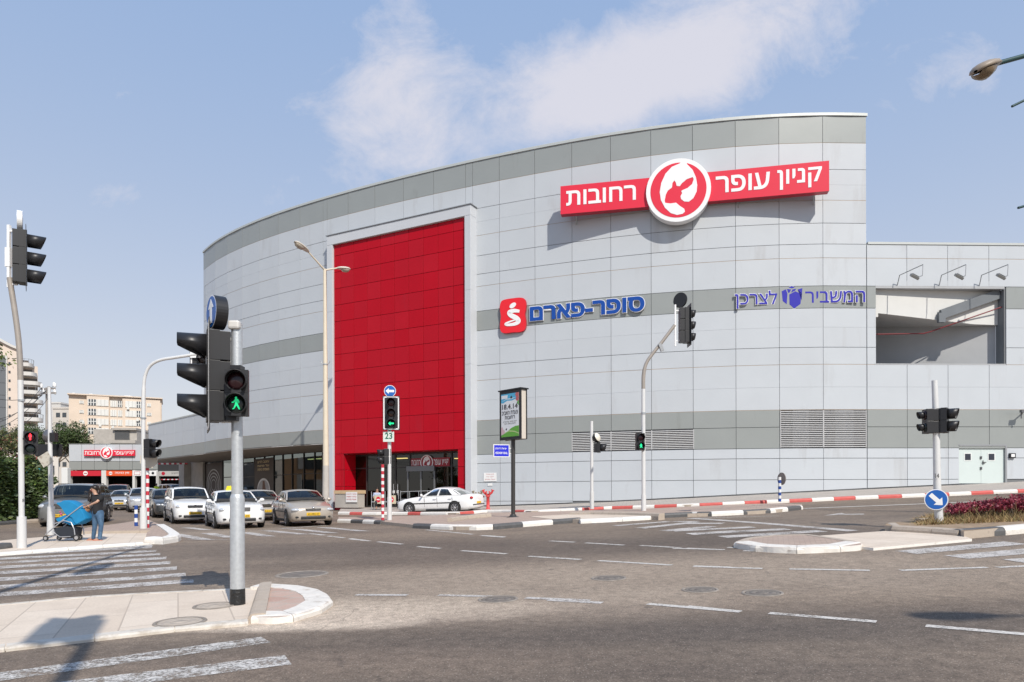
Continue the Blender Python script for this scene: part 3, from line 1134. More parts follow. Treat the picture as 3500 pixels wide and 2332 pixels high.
manhole(Q5, 910, 362, 125, 24, 'round dusty manhole cover beside the worn lane dashes near the near island')
manhole(Q5, 1595, 231, 112, 18, 'small manhole cover on pale dusty asphalt, farthest of the three in the junction')
manhole(Q5, 2160, 303, 118, 26, 'round manhole cover with a pale ring, closest to the lane dashes')
manhole(Q6, 600, 742, 145, 26, 'wide manhole cover with a dark cracked ring on grey asphalt')
manhole(R8, 1870, 207, 150, 18, 'manhole cover with broken asphalt edge behind the thick signal pole')
manhole(R8, 1115, 502, 148, 28, 'round concrete cover set in beige paving before the thick signal pole', pav=.045)
manhole(R8, 1325, 402, 118, 24, 'sandy round cover in beige paving beside the base of the signal pole', pav=.045)
# ------------------------------------------------------------------ the shopping mall
KA = 0.0170                                                  # metres per facade unit (column at photo x 1707)
_cols = [(701.4, .7185), (751.7, .7515), (794.8, .778), (845.8, .7974), (904.8, .8185), (970, .837), (1034, .855), (1112.6, .8727), (1197, .893), (1289.4, .9115),
         (1385.8, .933), (1487, .955), (1593.6, .979), (1708, 1), (1828.5, 1.0222), (1956, 1.0425), (2089, 1.058), (2228, 1.076), (2372, 1.0897), (2520, 1.1015),
         (2667, 1.1077), (2815, 1.1148), (2960, 1.1153)]
_P = np.array([((x - CX) / F * (KA * F / s), KA * F / s) for x, s in _cols])
_s = np.concatenate([[0], np.cumsum(np.hypot(*np.diff(_P, axis=0).T))])
_fx, _fy = np.polyfit(_s, _P[:, 0], 4), np.polyfit(_s, _P[:, 1], 4)
SE = _s[-1]


def wall(s, off=0.0):
    """point on the curved facade at arc length s, pushed out by off metres"""
    if s > SE:
        d = s - SE
        p = Vector((np.polyval(_fx, SE) + d * .9995, np.polyval(_fy, SE) + d * .031))
        n = Vector((.031, -.9995))
    elif s < 0:
        dx, dy = .70, -.714                                  # the podium runs on straight
        l = math.hypot(dx, dy)
        p = Vector((np.polyval(_fx, 0) + dx / l * s, np.polyval(_fy, 0) + dy / l * s))
        n = Vector((dy / l, -dx / l))
    else:
        p = Vector((np.polyval(_fx, s), np.polyval(_fy, s)))
        dx, dy = np.polyval(np.polyder(_fx), s), np.polyval(np.polyder(_fy), s)
        l = math.hypot(dx, dy)
        n = Vector((dy / l, -dx / l))
    return p + n * off, n


def s_of(x):
    """arc length of the facade point under photo column x (at horizon height)"""
    u = (x - CX) / F
    lo, hi = -14.0, SE + 60
    for _ in range(60):
        m = (lo + hi) / 2
        p, _n = wall(m)
        if p.x / p.y < u:
            lo = m
        else:
            hi = m
    return (lo + hi) / 2


def LZ(a):
    return a * KA + CZ


def zof(x, y, s):
    """height of the facade point at column x, photo row y"""
    p, _ = wall(s)
    return ray(x, y)[1] * p.y + CZ


PANEL = mat('light_aluminium_panel', (.50, .53, .558), .38, .0, .5, var=.025, vs=.7, bump=.10, bs=1.25, stain=(.43, .445, .46), ss=1.1, st=.60, streak=5)
PANEL2 = mat('light_aluminium_panel_shade', (.495, .524, .552), .46, .0, .5, var=.03, vs=.7, bump=.10, bs=1.4, stain=(.42, .435, .45), ss=1.0, st=.58, streak=5)
PANEL3 = mat('light_aluminium_panel_dull', (.495, .522, .548), .34, .0, .5, var=.03, vs=.7, bump=.10, bs=1.1, stain=(.43, .44, .45), ss=.8, st=.56, streak=7)
BAND = mat('grey_green_panel', (.300, .318, .308), .34, .1, .5, var=.03, vs=.8, bump=.10, bs=1.3, stain=(.25, .26, .245), ss=1.1, st=.6, streak=4)
SEAM = mat('dark_seam', (.16, .167, .175), .8)
TAN = mat('tan_lip_light', (.46, .355, .255), .8)  # tan strip paints the light caught on each panel's lower lip
COPE = mat('coping_metal', (.50, .52, .50), .4, .2)
REDP = mat('red_panel', (.43, .0035, .014), .42, .0, .14, var=.05, vs=.6, bump=.10, bs=1.6)
RED2 = mat('red_panel_faded', (.415, .006, .017), .5, .0, .14, var=.04, vs=.7, stain=(.37, .012, .024), ss=.9, st=.58, streak=5)
RED3 = mat('red_panel_glossy', (.435, .0035, .014), .36, .0, .2, var=.04, vs=.8, bump=.12, bs=1.3)
REDS = mat('red_seam', (.10, .004, .008), .8)
FRAMEP = mat('portal_panel', (.54, .56, .585), .45, var=.02, vs=1)
CONC = mat('concrete', (.42, .39, .35), .85, var=.12, vs=1.6, stain=(.30, .27, .24), ss=1.4, st=.6, streak=4, bump=.25, bs=15)
WHITEC = mat('painted_concrete', (.62, .62, .60), .8, var=.04, vs=1.2, stain=(.52, .51, .49), ss=1.0, st=.6, streak=4)
DARKM = mat('dark_bronze_metal', (.05, .048, .046), .45, .3)
BLACK = mat('black_plastic', (.018, .018, .020), .42)
STEEL = mat('galvanised_steel', (.50, .52, .53), .38, .65, var=.12, vs=14)
GREYM = mat('grey_metal', (.33, .34, .35), .45, .4)
WHITE = mat('white_enamel', (.78, .78, .77), .4)
GLS = glass('shop_glass', (.22, .24, .23))
GLD = glass('dark_shop_glass', (.12, .13, .13))

mall = thing('shopping_mall', 'large curved silver shopping mall with grey bands and a tall red entrance portal', 'shopping mall', (-.7, 41.65, h(-.7, 41.65)))
PORT_L, PORT_R = 1119, 1624
s_pl, s_pr = s_of(PORT_L + 4), s_of(PORT_R - 4)
LEV = [(1164.7, 'd'), (1082, 't'), (1000.4, 'd'), (954, 'f'), (906, 't'), (836, 'd'), (772, 'd'), (729.5, 't'), (644, 'd'), (576, 'd'), (518, 'f'), (456, 'd'),
       (403.6, 't'), (335, 'f'), (265, 't'), (212, 'd'), (147, 'd'), (116, 'd'), (50.5, 'd'), (-14, 'd'), (-140, 'd')]
GAP = {'d': .027, 't': .026, 'f': .006}
BANDS = [(1164.7, 1082), (644, 576), (265, 147)]
seams = []
i = 0
while SE - 2.2 * i > .8:
    seams.append(SE - 2.2 * i)
    i += 1
seams = sorted(seams + [0.0])
lo_ = [q for q in seams if q < s_pl - .3]
hi_ = [q for q in seams if q > s_pr + .3]
mid_ = [q for q in seams if s_pl - .3 <= q <= s_pr + .3]
wing = [SE + .02] + [s_of(2993.6)] + [s_of(3100), s_of(3239.5), s_of(3380), s_of(3433.6), s_of(3521)]
while wing[-1] < SE + 30:
    wing.append(wing[-1] + 2.19)
NOGAP = {round(s_of(2993.6), 4), round(s_of(3433.6), 4)}
pan, band_mb, back, tanmb = MB(), MB(), MB(), MB()


def flush_parts():
    global pan, band_mb, tanmb
    for m_, nm, mt in ((pan, 'cladding', [PANEL, PANEL2, PANEL3]), (tanmb, 'lip_light_strip', [TAN])):
        if m_.v:
            m_.build(nm, mt, mall, world=True)
    for m_ in bands.values():
        m_.build('grey_band', [BAND], mall, world=True)
    bands.clear()
    pan, tanmb = MB(), MB()


bands = {}
prng = random.Random(3)


def place_panel(mb, s0, s1, z0, z1, mi, o=.05, th=.045, zb=None):
    a, n0 = wall(s0, o)
    b, n1 = wall(s1, o)
    a2, _ = wall(s0, o - th)
    b2, _ = wall(s1, o - th)
    t = [prng.uniform(-.0025, .0025) for _ in range(4)]
    z0a, z0b = zb if zb else (z0, z0)
    q = [(a, z0a), (b, z0b), (b, z1), (a, z1)]
    fr = [Vector((p.x + n0.x * e, p.y + n0.y * e, z)) for (p, z), e in zip(q, t)]
    bk = [Vector((p.x, p.y, z)) for p, z in ((a2, z0a), (b2, z0b), (b2, z1), (a2, z1))]
    mb.add(fr + bk, [(0, 1, 2, 3), (0, 4, 5, 1), (1, 5, 6, 2), (2, 6, 7, 3), (3, 7, 4, 0)], mi)


def column(s0, s1, top, bottom, skip=None, g0=.0105, g1=.0105, z_floor=None):
    for (a, ta), (b, tb) in zip(LEV, LEV[1:]):
        if a > top + 1 or b < bottom - 1:
            continue
        if skip and skip(s0, s1, a, b):
            continue
        g = GAP[tb]
        z1, z0 = LZ(a), LZ(b) + g
        pm = wall((s0 + s1) / 2)[0]
        zb = None
        if b < 80:
            e0, e1 = wall(s0)[0], wall(s1)[0]
            zb = (max(z0, h(e0.x, e0.y) + .19), max(z0, h(e1.x, e1.y) + .19))
            if z1 < max(zb) + .03:
                continue
        isb = any(B[0] >= a - 1 and B[1] <= b + 1 for B in BANDS)
        if isb:
            bk_ = [B for B in BANDS if B[0] >= a - 1 and B[1] <= b + 1][0]
            place_panel(bands.setdefault(bk_, MB()), s0 + g0, s1 - g1, z0, z1, 0)
        else:
            place_panel(pan, s0 + g0, s1 - g1, z0, z1, prng.choice((0, 0, 0, 0, 1, 2)), zb=zb)
        if tb == 't':
            place_panel(tanmb, s0 + .004, s1 - .004, LZ(b) + .003, LZ(b) + g - .002, 0, .04, .03)


louv1 = (s_of(1956), s_of(2372))
louv2 = (s_of(2667), s_of(2960))


def skip_main(s0, s1, a, b):
    m = (s0 + s1) / 2
    if a <= 212.5 and b >= 146.5 and louv1[0] - .3 < m < louv1[1] + .3:
        return True
    return a <= 265.5 and b >= 146.5 and louv2[0] - .3 < m < louv2[1] + .3


for s0, s1 in zip(lo_ + [s_pl], lo_[1:] + [s_pl]):
    if s1 > s0:
        column(s0, s1, 1164.7, 212)
flush_parts()
for s0, s1 in zip([s_pl] + mid_, mid_ + [s_pr]):
    if s1 - s0 > .05:
        column(s0, s1, 1164.7, 1000.4)
flush_parts()
for s0, s1 in zip([s_pr] + hi_, hi_):
    if s1 - s0 > .05:
        column(s0, s1, 1164.7, -140, skip_main)
flush_parts()
door_s = (s_of(3276), s_of(3439))


def skip_wing(s0, s1, a, b):
    m = (s0 + s1) / 2
    if NOG[0] < m < NOG[1] and a <= 645 and b >= 403:
        return True
    return door_s[0] < m < door_s[1] and a <= 148


NOG = (s_of(2993.6), s_of(3433.6))
wing = sorted(set(wing + [door_s[0], door_s[1]]))
wing = [q for q in wing if not (abs(q - door_s[1]) < .001)]
wing = [q if abs(q - s_of(3433.6)) > .001 else door_s[1] for q in wing]
for s0, s1 in zip(wing, wing[1:]):
    g0 = 0.0 if abs(s0 - NOG[0]) < .01 or abs(s0 - door_s[0]) < .01 or abs(s0 - door_s[1]) < .01 else .012
    g1 = 0.0 if abs(s1 - NOG[0]) < .01 or abs(s1 - door_s[0]) < .01 or abs(s1 - door_s[1]) < .01 else .012
    column(s0, s1, 772, -140, skip_wing, g0, g1)
flush_parts()

# the lower curved podium that runs on to the left of the tall part
pod = [-2.2 * i for i in range(0, 7)][::-1]
for s0, s1 in zip(pod, pod[1:]):
    column(s0, s1, 403.6, 212)
flush_parts()


def back_strip(s0, s1, z0, z1, n=None, off=0.0):
    n = n or max(2, int((s1 - s0) / 1.1))
    vs = []
    for i in range(n + 1):
        p, _ = wall(s0 + (s1 - s0) * i / n, off)
        vs += [Vector((p.x, p.y, z0)), Vector((p.x, p.y, z1))]
    back.add(vs, [(2 * i, 2 * i + 2, 2 * i + 3, 2 * i + 1) for i in range(n)], 0)


back_strip(0, s_pl, LZ(212), LZ(1160))
back_strip(s_pl, s_pr, LZ(1000), LZ(1160))
back_strip(s_pr, SE, h(0, 41) - .8, LZ(1160))
back_strip(-13.2, 0, LZ(212), LZ(400))
back_strip(SE, NOG[0], -.5, LZ(770))
back_strip(NOG[0], NOG[1], LZ(644), LZ(770))
back_strip(NOG[0], NOG[1], LZ(150), LZ(403.6))
back_strip(NOG[0], door_s[0], -.5, LZ(150))
back_strip(NOG[1], SE + 31, -.5, LZ(770))
back.build('wall', [SEAM], mall, world=True)


def ribbon(mb, s0, s1, prof, mi=0, n=None, ends=True):
    """sweep an (offset, z) outline along the facade"""
    n = n or max(2, int(abs(s1 - s0) / .8))
    k = len(prof)
    vs = []
    for i in range(n + 1):
        s = s0 + (s1 - s0) * i / n
        for o, z in prof:
            p, _ = wall(s, o)
            vs.append(Vector((p.x, p.y, z)))
    fs = [(i * k + j, (i + 1) * k + j, (i + 1) * k + (j + 1) % k, i * k + (j + 1) % k) for i in range(n) for j in range(k)]
    if ends:
        fs += [tuple(range(k)), tuple(range(n * k, n * k + k))[::-1]]
    mb.add(vs, fs, mi)


zt, zw, zp = LZ(1164.7), LZ(772), LZ(403.6)
for a_, b_, prof in ((-.06, SE + .06, [(.10, zt + .012), (.10, zt + .15), (.085, zt + .17), (-.45, zt + .17), (-.45, zt + .012)]),
                     (SE + .07, SE + 31, [(.09, zw + .012), (.09, zw + .13), (-.45, zw + .13), (-.45, zw + .012)]),
                     (-13.25, -.08, [(.09, zp + .012), (.09, zp + .12), (-.45, zp + .12), (-.45, zp + .012)])):
    cp = MB()
    ribbon(cp, a_, b_, prof)
    cp.build('coping', [COPE], mall, world=True)

# roof and the plain side walls behind
for s0, s1, z in ((0, SE, LZ(1120)), (-13.2, 0, LZ(380))):
    rf = MB()
    a = [wall(s0 + (s1 - s0) * i / 8, -.05)[0] for i in range(9)]
    vs = [Vector((p.x, p.y, z)) for p in a] + [Vector((p.x * .9 + 4, p.y + 22, z)) for p in a]
    rf.add(vs, [(i, i + 1, i + 10, i + 9) for i in range(8)], 0)
    rf.build('roof', [CONC], mall, world=True)
sw = MB()
pe, _ = wall(SE, -.02)
sw.add([Vector((pe.x, pe.y, LZ(700))), Vector((pe.x + .3, pe.y + 16, LZ(700))), Vector((pe.x + .3, pe.y + 16, LZ(1160))), Vector((pe.x, pe.y, LZ(1160)))], [(0, 1, 2, 3)])
sw.build('side_wall', [PANEL], mall, world=True)
sw = MB()
pe, _ = wall(0, -.02)
sw.add([Vector((pe.x, pe.y, LZ(380))), Vector((pe.x + 9, pe.y + 14, LZ(380))), Vector((pe.x + 9, pe.y + 14, LZ(1160))), Vector((pe.x, pe.y, LZ(1160)))], [(0, 1, 2, 3)])
sw.build('side_wall', [PANEL], mall, world=True)

# ventilation louvres
for (s0, s1), top in ((louv1, 212), (louv2, 265)):
    mb = MB()
    z0, z1 = LZ(147) + .05, LZ(top) - .02
    n = 3 if top == 212 else 2
    nsl = int(round((z1 - z0) / .098))
    for k in range(n):
        a, b = s0 + (s1 - s0) * k / n + .03, s0 + (s1 - s0) * (k + 1) / n - .03
        pa, na = wall(a, .012)
        pb, _ = wall(b, .012)
        mb.add([Vector((pa.x, pa.y, z0)), Vector((pb.x, pb.y, z0)), Vector((pb.x, pb.y, z1)), Vector((pa.x, pa.y, z1))], [(0, 1, 2, 3)], 1)
        for j in range(nsl):
            zz = z0 + (j + .5) * (z1 - z0) / nsl
            vs = []
            for p in (pa, pb):
                for o, dz in ((.012, .006), (.052, -.030), (.058, -.024), (.058, -.010), (.020, .018)):
                    vs.append(Vector((p.x + na.x * o, p.y + na.y * o, zz + dz)))
            mb.add(vs, [(i, i + 5, (i + 1) % 5 + 5, (i + 1) % 5) for i in range(5)], 0)
        for q in (a - .02, b + .02):
            p, nn = wall(q, .035)
            mb.box((p.x, p.y, (z0 + z1) / 2), (.035, .06, z1 - z0), 0, math.atan2(nn.x, -nn.y))
    mb.build('louvre', [mat('louvre_slat', (.52, .52, .52), .45), mat('louvre_void', (.02, .02, .022), .9)], mall, world=True)

# --- the red portal
ZTOP = LZ(1003)
PL, PR = at(1119, 1700, 46.75), at(1611, 1700, 41.67)
PL.z = PR.z = 0
pu = (PR - PL).normalized()
pn = Vector((pu.y, -pu.x, 0))                                # out of the wall, towards the street
pw = (PR - PL).length
UP = Vector((0, 0, 1))


def pp(u, z, o=0.0):
    return PL + pu * u + pn * o + UP * z


def u_at(x):
    q = onplane(x, 1700, PL, pn)
    return (q - PL).dot(pu)


g_l, g_r = h(PL.x, PL.y), h(PR.x, PR.y)
uL, uR = u_at(1138), u_at(1590)
zr = LZ(1003) - .62
fmb = MB()
dp = 1.5


def pbox(mb, u0, u1, z0, z1, o0, o1, mi=0):
    vs = [pp(u, z, o) for z in (z0, z1) for (u, o) in ((u0, o0), (u1, o0), (u1, o1), (u0, o1))]
    mb.add(vs, [(0, 1, 2, 3), (4, 7, 6, 5), (0, 4, 5, 1), (1, 5, 6, 2), (2, 6, 7, 3), (3, 7, 4, 0)], mi)


zg0 = min(g_l, g_r) - .1
pbox(fmb, 0, uL, zg0, zr, -dp, 0)
pbox(fmb, uR, pw, zg0, zr, -dp, 0)
pbox(fmb, 0, pw, zr + .004, ZTOP, -dp, 0)
fmb.build('portal_frame', [FRAMEP], mall, bevel=.02, world=True)
smb = MB()
for k in range(1, 4):
    z = zg0 + (zr - zg0) * k / 4
    pbox(smb, .0, uL, z - .006, z + .006, -.3, .003)
    pbox(smb, uR, pw, z - .006, z + .006, -.3, .003)
pbox(smb, -.05, pw + .06, ZTOP + .004, ZTOP + .05, -dp, .05)
smb.build('portal_flashing', [GREYM], mall, world=True)

# red cladding, with the entrance opening in it
red = MB()
RO = -.16
zop = LZ(167)
ua, ub = u_at(1169), u_at(1560)
ulist = [uL] + [uL + .56 + 1.075 * k for k in range(0, 9)] + [uR]
zlist = []
z = LZ(925)
while z > LZ(230):
    zlist.append(z)
    z -= 63 * KA
zlist = [zr] + zlist + [zop] + [LZ(106), LZ(43), LZ(-20), zg0]
rrng = random.Random(5)
for z1, z0 in zip(zlist, zlist[1:]):
    for u0, u1 in zip(ulist, ulist[1:]):
        segs = [(u0, u1)]
        if z1 <= zop + .01:
            segs = [(a, b) for a, b in ((u0, min(u1, ua)), (max(u0, ub), u1)) if b - a > .02]
        for a, b in segs:
            g = .011
            t = rrng.uniform(-.002, .002)
            pbox(red, a + g, b - g, z0 + g, z1 - g, RO - .04, RO + t, rrng.choice((0, 0, 2, 3)))
pbox(red, uL, uR, zop, zr, RO - .08, RO - .042, 1)
pbox(red, uL, ua, zg0, zop, RO - .08, RO - .042, 1)
pbox(red, ub, uR, zg0, zop, RO - .08, RO - .042, 1)
# reveals of the opening
RD = -1.35
for k, (z1, z0) in enumerate(zip(zlist[-5:], zlist[-4:])):
    pbox(red, ua - .03, ua - .004, z0 + .01, z1 - .01, RD, RO - .05)
    pbox(red, ub + .004, ub + .03, z0 + .01, z1 - .01, RD, RO - .05)
pbox(red, ua, ub, zop + .004, zop + .03, RD, RO - .05)
red.build('red_cladding', [REDP, REDS, RED2, RED3], mall, bevel=.006, world=True, seg=1)

# entrance glazing and the hall behind it
ge_ = MB()
zf = (g_l + g_r) / 2 + .12
mul = [ua, u_at(1247), u_at(1345), u_at(1397), u_at(1478), u_at(1540), ub]


def ug(x):
    q = onplane(x, 1700, PL + pn * RD, pn)
    return (q - PL).dot(pu)


mul = [ug(1206) - .0, ug(1254), ug(1352), ug(1402), ug(1544), ub]
for m in mul:
    pbox(ge_, m - .05, m + .05, zf - .3, zop, RD - .08, RD + .02)
zh = zf + 2.55
for m0, m1 in zip(mul, mul[1:]):
    pbox(ge_, m0 + .05, m1 - .05, zop - .12, zop - .003, RD - .08, RD)
    pbox(ge_, m0 + .05, m1 - .05, zh - .04, zh + .04, RD - .07, RD)
    pbox(ge_, m0 + .05, m1 - .05, zf - .3, zf + .1, RD - .07, RD)
fr_e = ge_.build('entrance_glazing', [DARKM], mall, world=True)
gl = MB()
for m0, m1 in zip(mul, mul[1:]):
    gl.poly([pp(m0 + .05, zf + .1, RD - .03), pp(m1 - .05, zf + .1, RD - .03), pp(m1 - .05, zop - .12, RD - .03), pp(m0 + .05, zop - .12, RD - .03)])
gl.build('pane', [GLS], fr_e, world=True)
ddr = MB()
d0, d1 = ug(1394), ug(1489)
pbox(ddr, d0, d1, zf + 2.28, zf + 2.6, RD + .004, RD + .16)
for q in (d0, (d0 + d1) / 2 - .05, d1 - .1):
    pbox(ddr, q, q + .1, zf, zf + 2.28, RD + .01, RD + .08)
sd = ddr.build('sliding_door', [mat('door_aluminium', (.20, .205, .21), .4, .5)], mall, world=True)
gl = MB()
gl.poly([pp(d0, zf, RD + .03), pp(d1, zf, RD + .03), pp(d1, zf + 2.28, RD + .03), pp(d0, zf + 2.28, RD + .03)])
gl.build('pane', [GLD], sd, world=True)
for px in (1348, 1362):
    hd = MB()
    q = ug(px)
    hd.tube([pp(q, zf + .8, RD + .09), pp(q, zf + 1.5, RD + .09)], .022, 8)
    hd.box(pp(q, zf + 1.0, RD + .07), (.12, .04, .18), 1)
    hd.build('door_handle', [STEEL, WHITE], fr_e, world=True)
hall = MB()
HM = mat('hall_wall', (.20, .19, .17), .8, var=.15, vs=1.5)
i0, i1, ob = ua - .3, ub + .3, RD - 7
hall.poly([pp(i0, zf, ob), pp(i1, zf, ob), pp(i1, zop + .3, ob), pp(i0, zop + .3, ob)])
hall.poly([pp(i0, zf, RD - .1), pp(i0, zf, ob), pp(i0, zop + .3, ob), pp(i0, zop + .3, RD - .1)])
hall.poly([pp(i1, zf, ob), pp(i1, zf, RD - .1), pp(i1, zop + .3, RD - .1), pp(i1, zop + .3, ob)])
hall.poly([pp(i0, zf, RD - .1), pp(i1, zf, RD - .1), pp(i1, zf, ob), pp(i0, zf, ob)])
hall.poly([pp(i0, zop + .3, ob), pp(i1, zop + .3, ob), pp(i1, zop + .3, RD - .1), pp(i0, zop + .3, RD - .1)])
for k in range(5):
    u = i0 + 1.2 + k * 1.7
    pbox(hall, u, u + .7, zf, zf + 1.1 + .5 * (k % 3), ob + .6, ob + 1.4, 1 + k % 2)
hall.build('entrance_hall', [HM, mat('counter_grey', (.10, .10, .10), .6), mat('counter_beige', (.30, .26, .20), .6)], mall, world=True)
lmp = mat('warm_tube_light', (.9, .8, .5), .5, emit=(1, .72, .25), es=5)
for u, o in ((3.2, -3.0), (4.2, -4.5), (8.2, -3.2), (6.6, -5.0)):
    mb = MB()
    pbox(mb, u, u + .9, zop - .25, zop - .2, o - .2, o)
    mb.build('ceiling_lamp', [lmp], mall, world=True)

# --- under the curved soffit: recessed shop windows, concrete piers
REC = -4.6
z_s = LZ(212) - .02
sf = MB()
s_left = -13.2
ribbon(sf, s_left, s_pl, [(.05, z_s), (.05, z_s - .03), (REC - .3, z_s - .09), (REC - .3, z_s - .06)])
sf.build('soffit', [mat('soffit_boards', (.34, .31, .28), .6, var=.06, vs=2)], mall, world=True)


def wq(s, z, o):
    p, _ = wall(s, o)
    return Vector((p.x, p.y, z))


def s_rec(x):
    u = (x - CX) / F
    lo, hi = -20.0, SE
    for _ in range(60):
        m = (lo + hi) / 2
        p, _n = wall(m, REC)
        if p.x / p.y < u:
            lo = m
        else:
            hi = m
    return (lo + hi) / 2


gm = MB()
gpane = MB()
mulx = [703, 762, 805, 830, 871, 905, 937, 968, 1000, 1040, 1077, 1104, 1125, 1150]
ms = [s_rec(x) for x in mulx]
z_t = z_s - .1


def zfl(s):
    p, _ = wall(s, REC)
    return h(p.x, p.y) + .12


for s in ms:
    p, nn = wall(s, REC)
    gm.box((p.x, p.y, (zfl(s) + z_t) / 2), (.07, .14, z_t - zfl(s)), 0, math.atan2(nn.x, -nn.y))
for s0, s1 in zip(ms, ms[1:]):
    a0, b0 = wq(s0, zfl(s0), REC - .02), wq(s1, zfl(s1), REC - .02)
    zb = max(a0.z, b0.z)
    gm.bar(wq(s0, zb + .05, REC), wq(s1, zb + .05, REC), .1, .1)
    gm.bar(wq(s0, zb + 2.4, REC), wq(s1, zb + 2.4, REC), .06, .07)
    gpane.poly([wq(s0, zb + .02, REC - .01), wq(s1, zb + .02, REC - .01), wq(s1, z_t, REC - .01), wq(s0, z_t, REC - .01)])
sg = gm.build('shop_window', [DARKM], mall, world=True)
gpane.build('pane', [GLS], sg, world=True)
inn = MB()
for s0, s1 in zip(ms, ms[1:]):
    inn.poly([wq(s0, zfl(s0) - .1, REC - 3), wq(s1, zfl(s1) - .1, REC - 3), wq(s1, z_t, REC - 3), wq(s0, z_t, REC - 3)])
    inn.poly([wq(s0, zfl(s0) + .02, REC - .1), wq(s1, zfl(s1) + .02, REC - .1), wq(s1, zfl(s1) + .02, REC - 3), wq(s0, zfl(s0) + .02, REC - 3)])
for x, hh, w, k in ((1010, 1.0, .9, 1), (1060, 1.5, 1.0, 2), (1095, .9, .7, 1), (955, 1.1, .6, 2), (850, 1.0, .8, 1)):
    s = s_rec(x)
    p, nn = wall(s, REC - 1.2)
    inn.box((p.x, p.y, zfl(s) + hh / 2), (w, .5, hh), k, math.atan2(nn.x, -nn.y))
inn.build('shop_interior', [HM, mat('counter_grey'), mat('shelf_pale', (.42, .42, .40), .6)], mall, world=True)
for x in (1000, 1030, 1060):
    mb = MB()
    p, nn = wall(s_rec(x), REC - 1.8)
    mb.box((p.x, p.y, z_t - .35), (.9, .25, .06), 0, math.atan2(nn.x, -nn.y))
    mb.build('ceiling_lamp', [mat('green_tube_light', (.7, .8, .5), .5, emit=(.75, .85, .35), es=1.6)], mall, world=True)
pr = MB()
for x0, x1, o0, o1 in ((662, 702, REC - .4, REC + .25), (643, 661, REC - 1.6, REC + .9)):
    s0, s1 = s_rec(x0), s_rec(x1)
    vs = []
    for z in (zfl(s0) - .3, z_s - .05):
        for s, o in ((s0, o0), (s1, o0), (s1, o1), (s0, o1)):
            vs.append(wq(s, z, o))
    pr.add(vs, [(0, 1, 2, 3), (4, 7, 6, 5), (0, 4, 5, 1), (1, 5, 6, 2), (2, 6, 7, 3), (3, 7, 4, 0)])
pr.build('concrete_pier', [CONC], mall, world=True)
# end of the podium, curling back
ce = MB()
pe, ne = wall(-13.2, .05)
tdir = Vector((ne.y, -ne.x))
pts = [pe]
ang = math.atan2(tdir.y, tdir.x)
tv = -Vector((math.cos(ang), math.sin(ang))) if tdir.x > 0 else tdir
aa = math.atan2(tv.y, tv.x)
cur = pe.copy()
for k in range(7):
    aa -= R(14)
    cur = cur + Vector((math.cos(aa), math.sin(aa))) * .45
    pts.append(cur.copy())
pts.append(cur + Vector((math.cos(aa), math.sin(aa))) * 10)
vs = []
for p in pts:
    vs += [Vector((p.x, p.y, LZ(265))), Vector((p.x, p.y, zp + .1))]
ce.add(vs, [(2 * i, 2 * i + 1, 2 * i + 3, 2 * i + 2) for i in range(len(pts) - 1)], 0)
vs = []
for p in pts[:1] + pts[-1:]:
    vs += [Vector((p.x, p.y, LZ(212))), Vector((p.x, p.y, LZ(265)))]
ce.build('rounded_end', [PANEL], mall, world=True)

# --- right wing: the opening of the parking ramp
OM = Vector(wall(SE + .2)[0].to_3d())
rp = MB()
so0, so1 = NOG
zo1, zo0 = LZ(644), LZ(403.6)


def wbox(mb, s0, s1, z0, z1, o0, o1, mi=0):
    vs = [wq(s, z, o) for z in (z0, z1) for s, o in ((s0, o0), (s1, o0), (s1, o1), (s0, o1))]
    mb.add(vs, [(0, 1, 2, 3), (4, 7, 6, 5), (0, 4, 5, 1), (1, 5, 6, 2), (2, 6, 7, 3), (3, 7, 4, 0)], mi)


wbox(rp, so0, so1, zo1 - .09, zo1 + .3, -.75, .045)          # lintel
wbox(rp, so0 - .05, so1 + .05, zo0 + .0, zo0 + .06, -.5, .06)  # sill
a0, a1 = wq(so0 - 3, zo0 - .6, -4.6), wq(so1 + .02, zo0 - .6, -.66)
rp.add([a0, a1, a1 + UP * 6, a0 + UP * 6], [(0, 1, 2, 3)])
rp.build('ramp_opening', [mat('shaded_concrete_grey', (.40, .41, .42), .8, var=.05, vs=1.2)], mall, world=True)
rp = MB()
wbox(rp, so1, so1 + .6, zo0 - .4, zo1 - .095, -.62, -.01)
rp.build('opening_jamb', [mat('shaded_grey', (.16, .175, .19), .8, var=.08, vs=2)], mall, world=True)  # the jamb's shade is put into this dark grey
ramp = MB()
wd = so1 - so0
lo = [(-.02, LZ(554)), (.04, LZ(554)), (.04, LZ(566)), (.5, LZ(548)), (.8, LZ(536)), (1.02, LZ(534))]
o_ = lambda t: -.22 - .25 * t
fr = [wq(so0 + wd * t, z, o_(t)) for t, z in lo] + [wq(so0 + wd * 1.02, zo1 + .6, o_(1)), wq(so0 - wd * .02, zo1 + .6, o_(0))]
n_ = Vector((*(-wall(so0)[1]), 0)) * .16
bk = [p + n_ for p in fr]
ramp.add(fr, [tuple(range(8))])
ramp.add(fr + bk, [(i, (i + 1) % 8, (i + 1) % 8 + 8, i + 8) for i in range(8)])
dk = [wq(so0 + wd * t, z + .02, o_(t) - .1) for t, z in lo[2:]] + [wq(so0 + wd * t, z + .02, -4.4) for t, z in lo[2:][::-1]]
ramp.poly(dk)
ramp.build('parking_ramp', [WHITEC], mall, world=True)
bm_ = MB()
bm_.bar(wq(so0 + wd * .53, LZ(562), -.2), wq(so1 - .05, LZ(629), -.3), .16, .5)
bm_.box(wq(so0 + wd * .53, LZ(552), -.2), (.35, .2, .5))
bm_.build('concrete_beam', [mat('shaded_grey', (.16, .175, .19), .8, var=.08, vs=2)], mall, world=True)  # dark grey carries the shade the beam lies in
pi = MB()
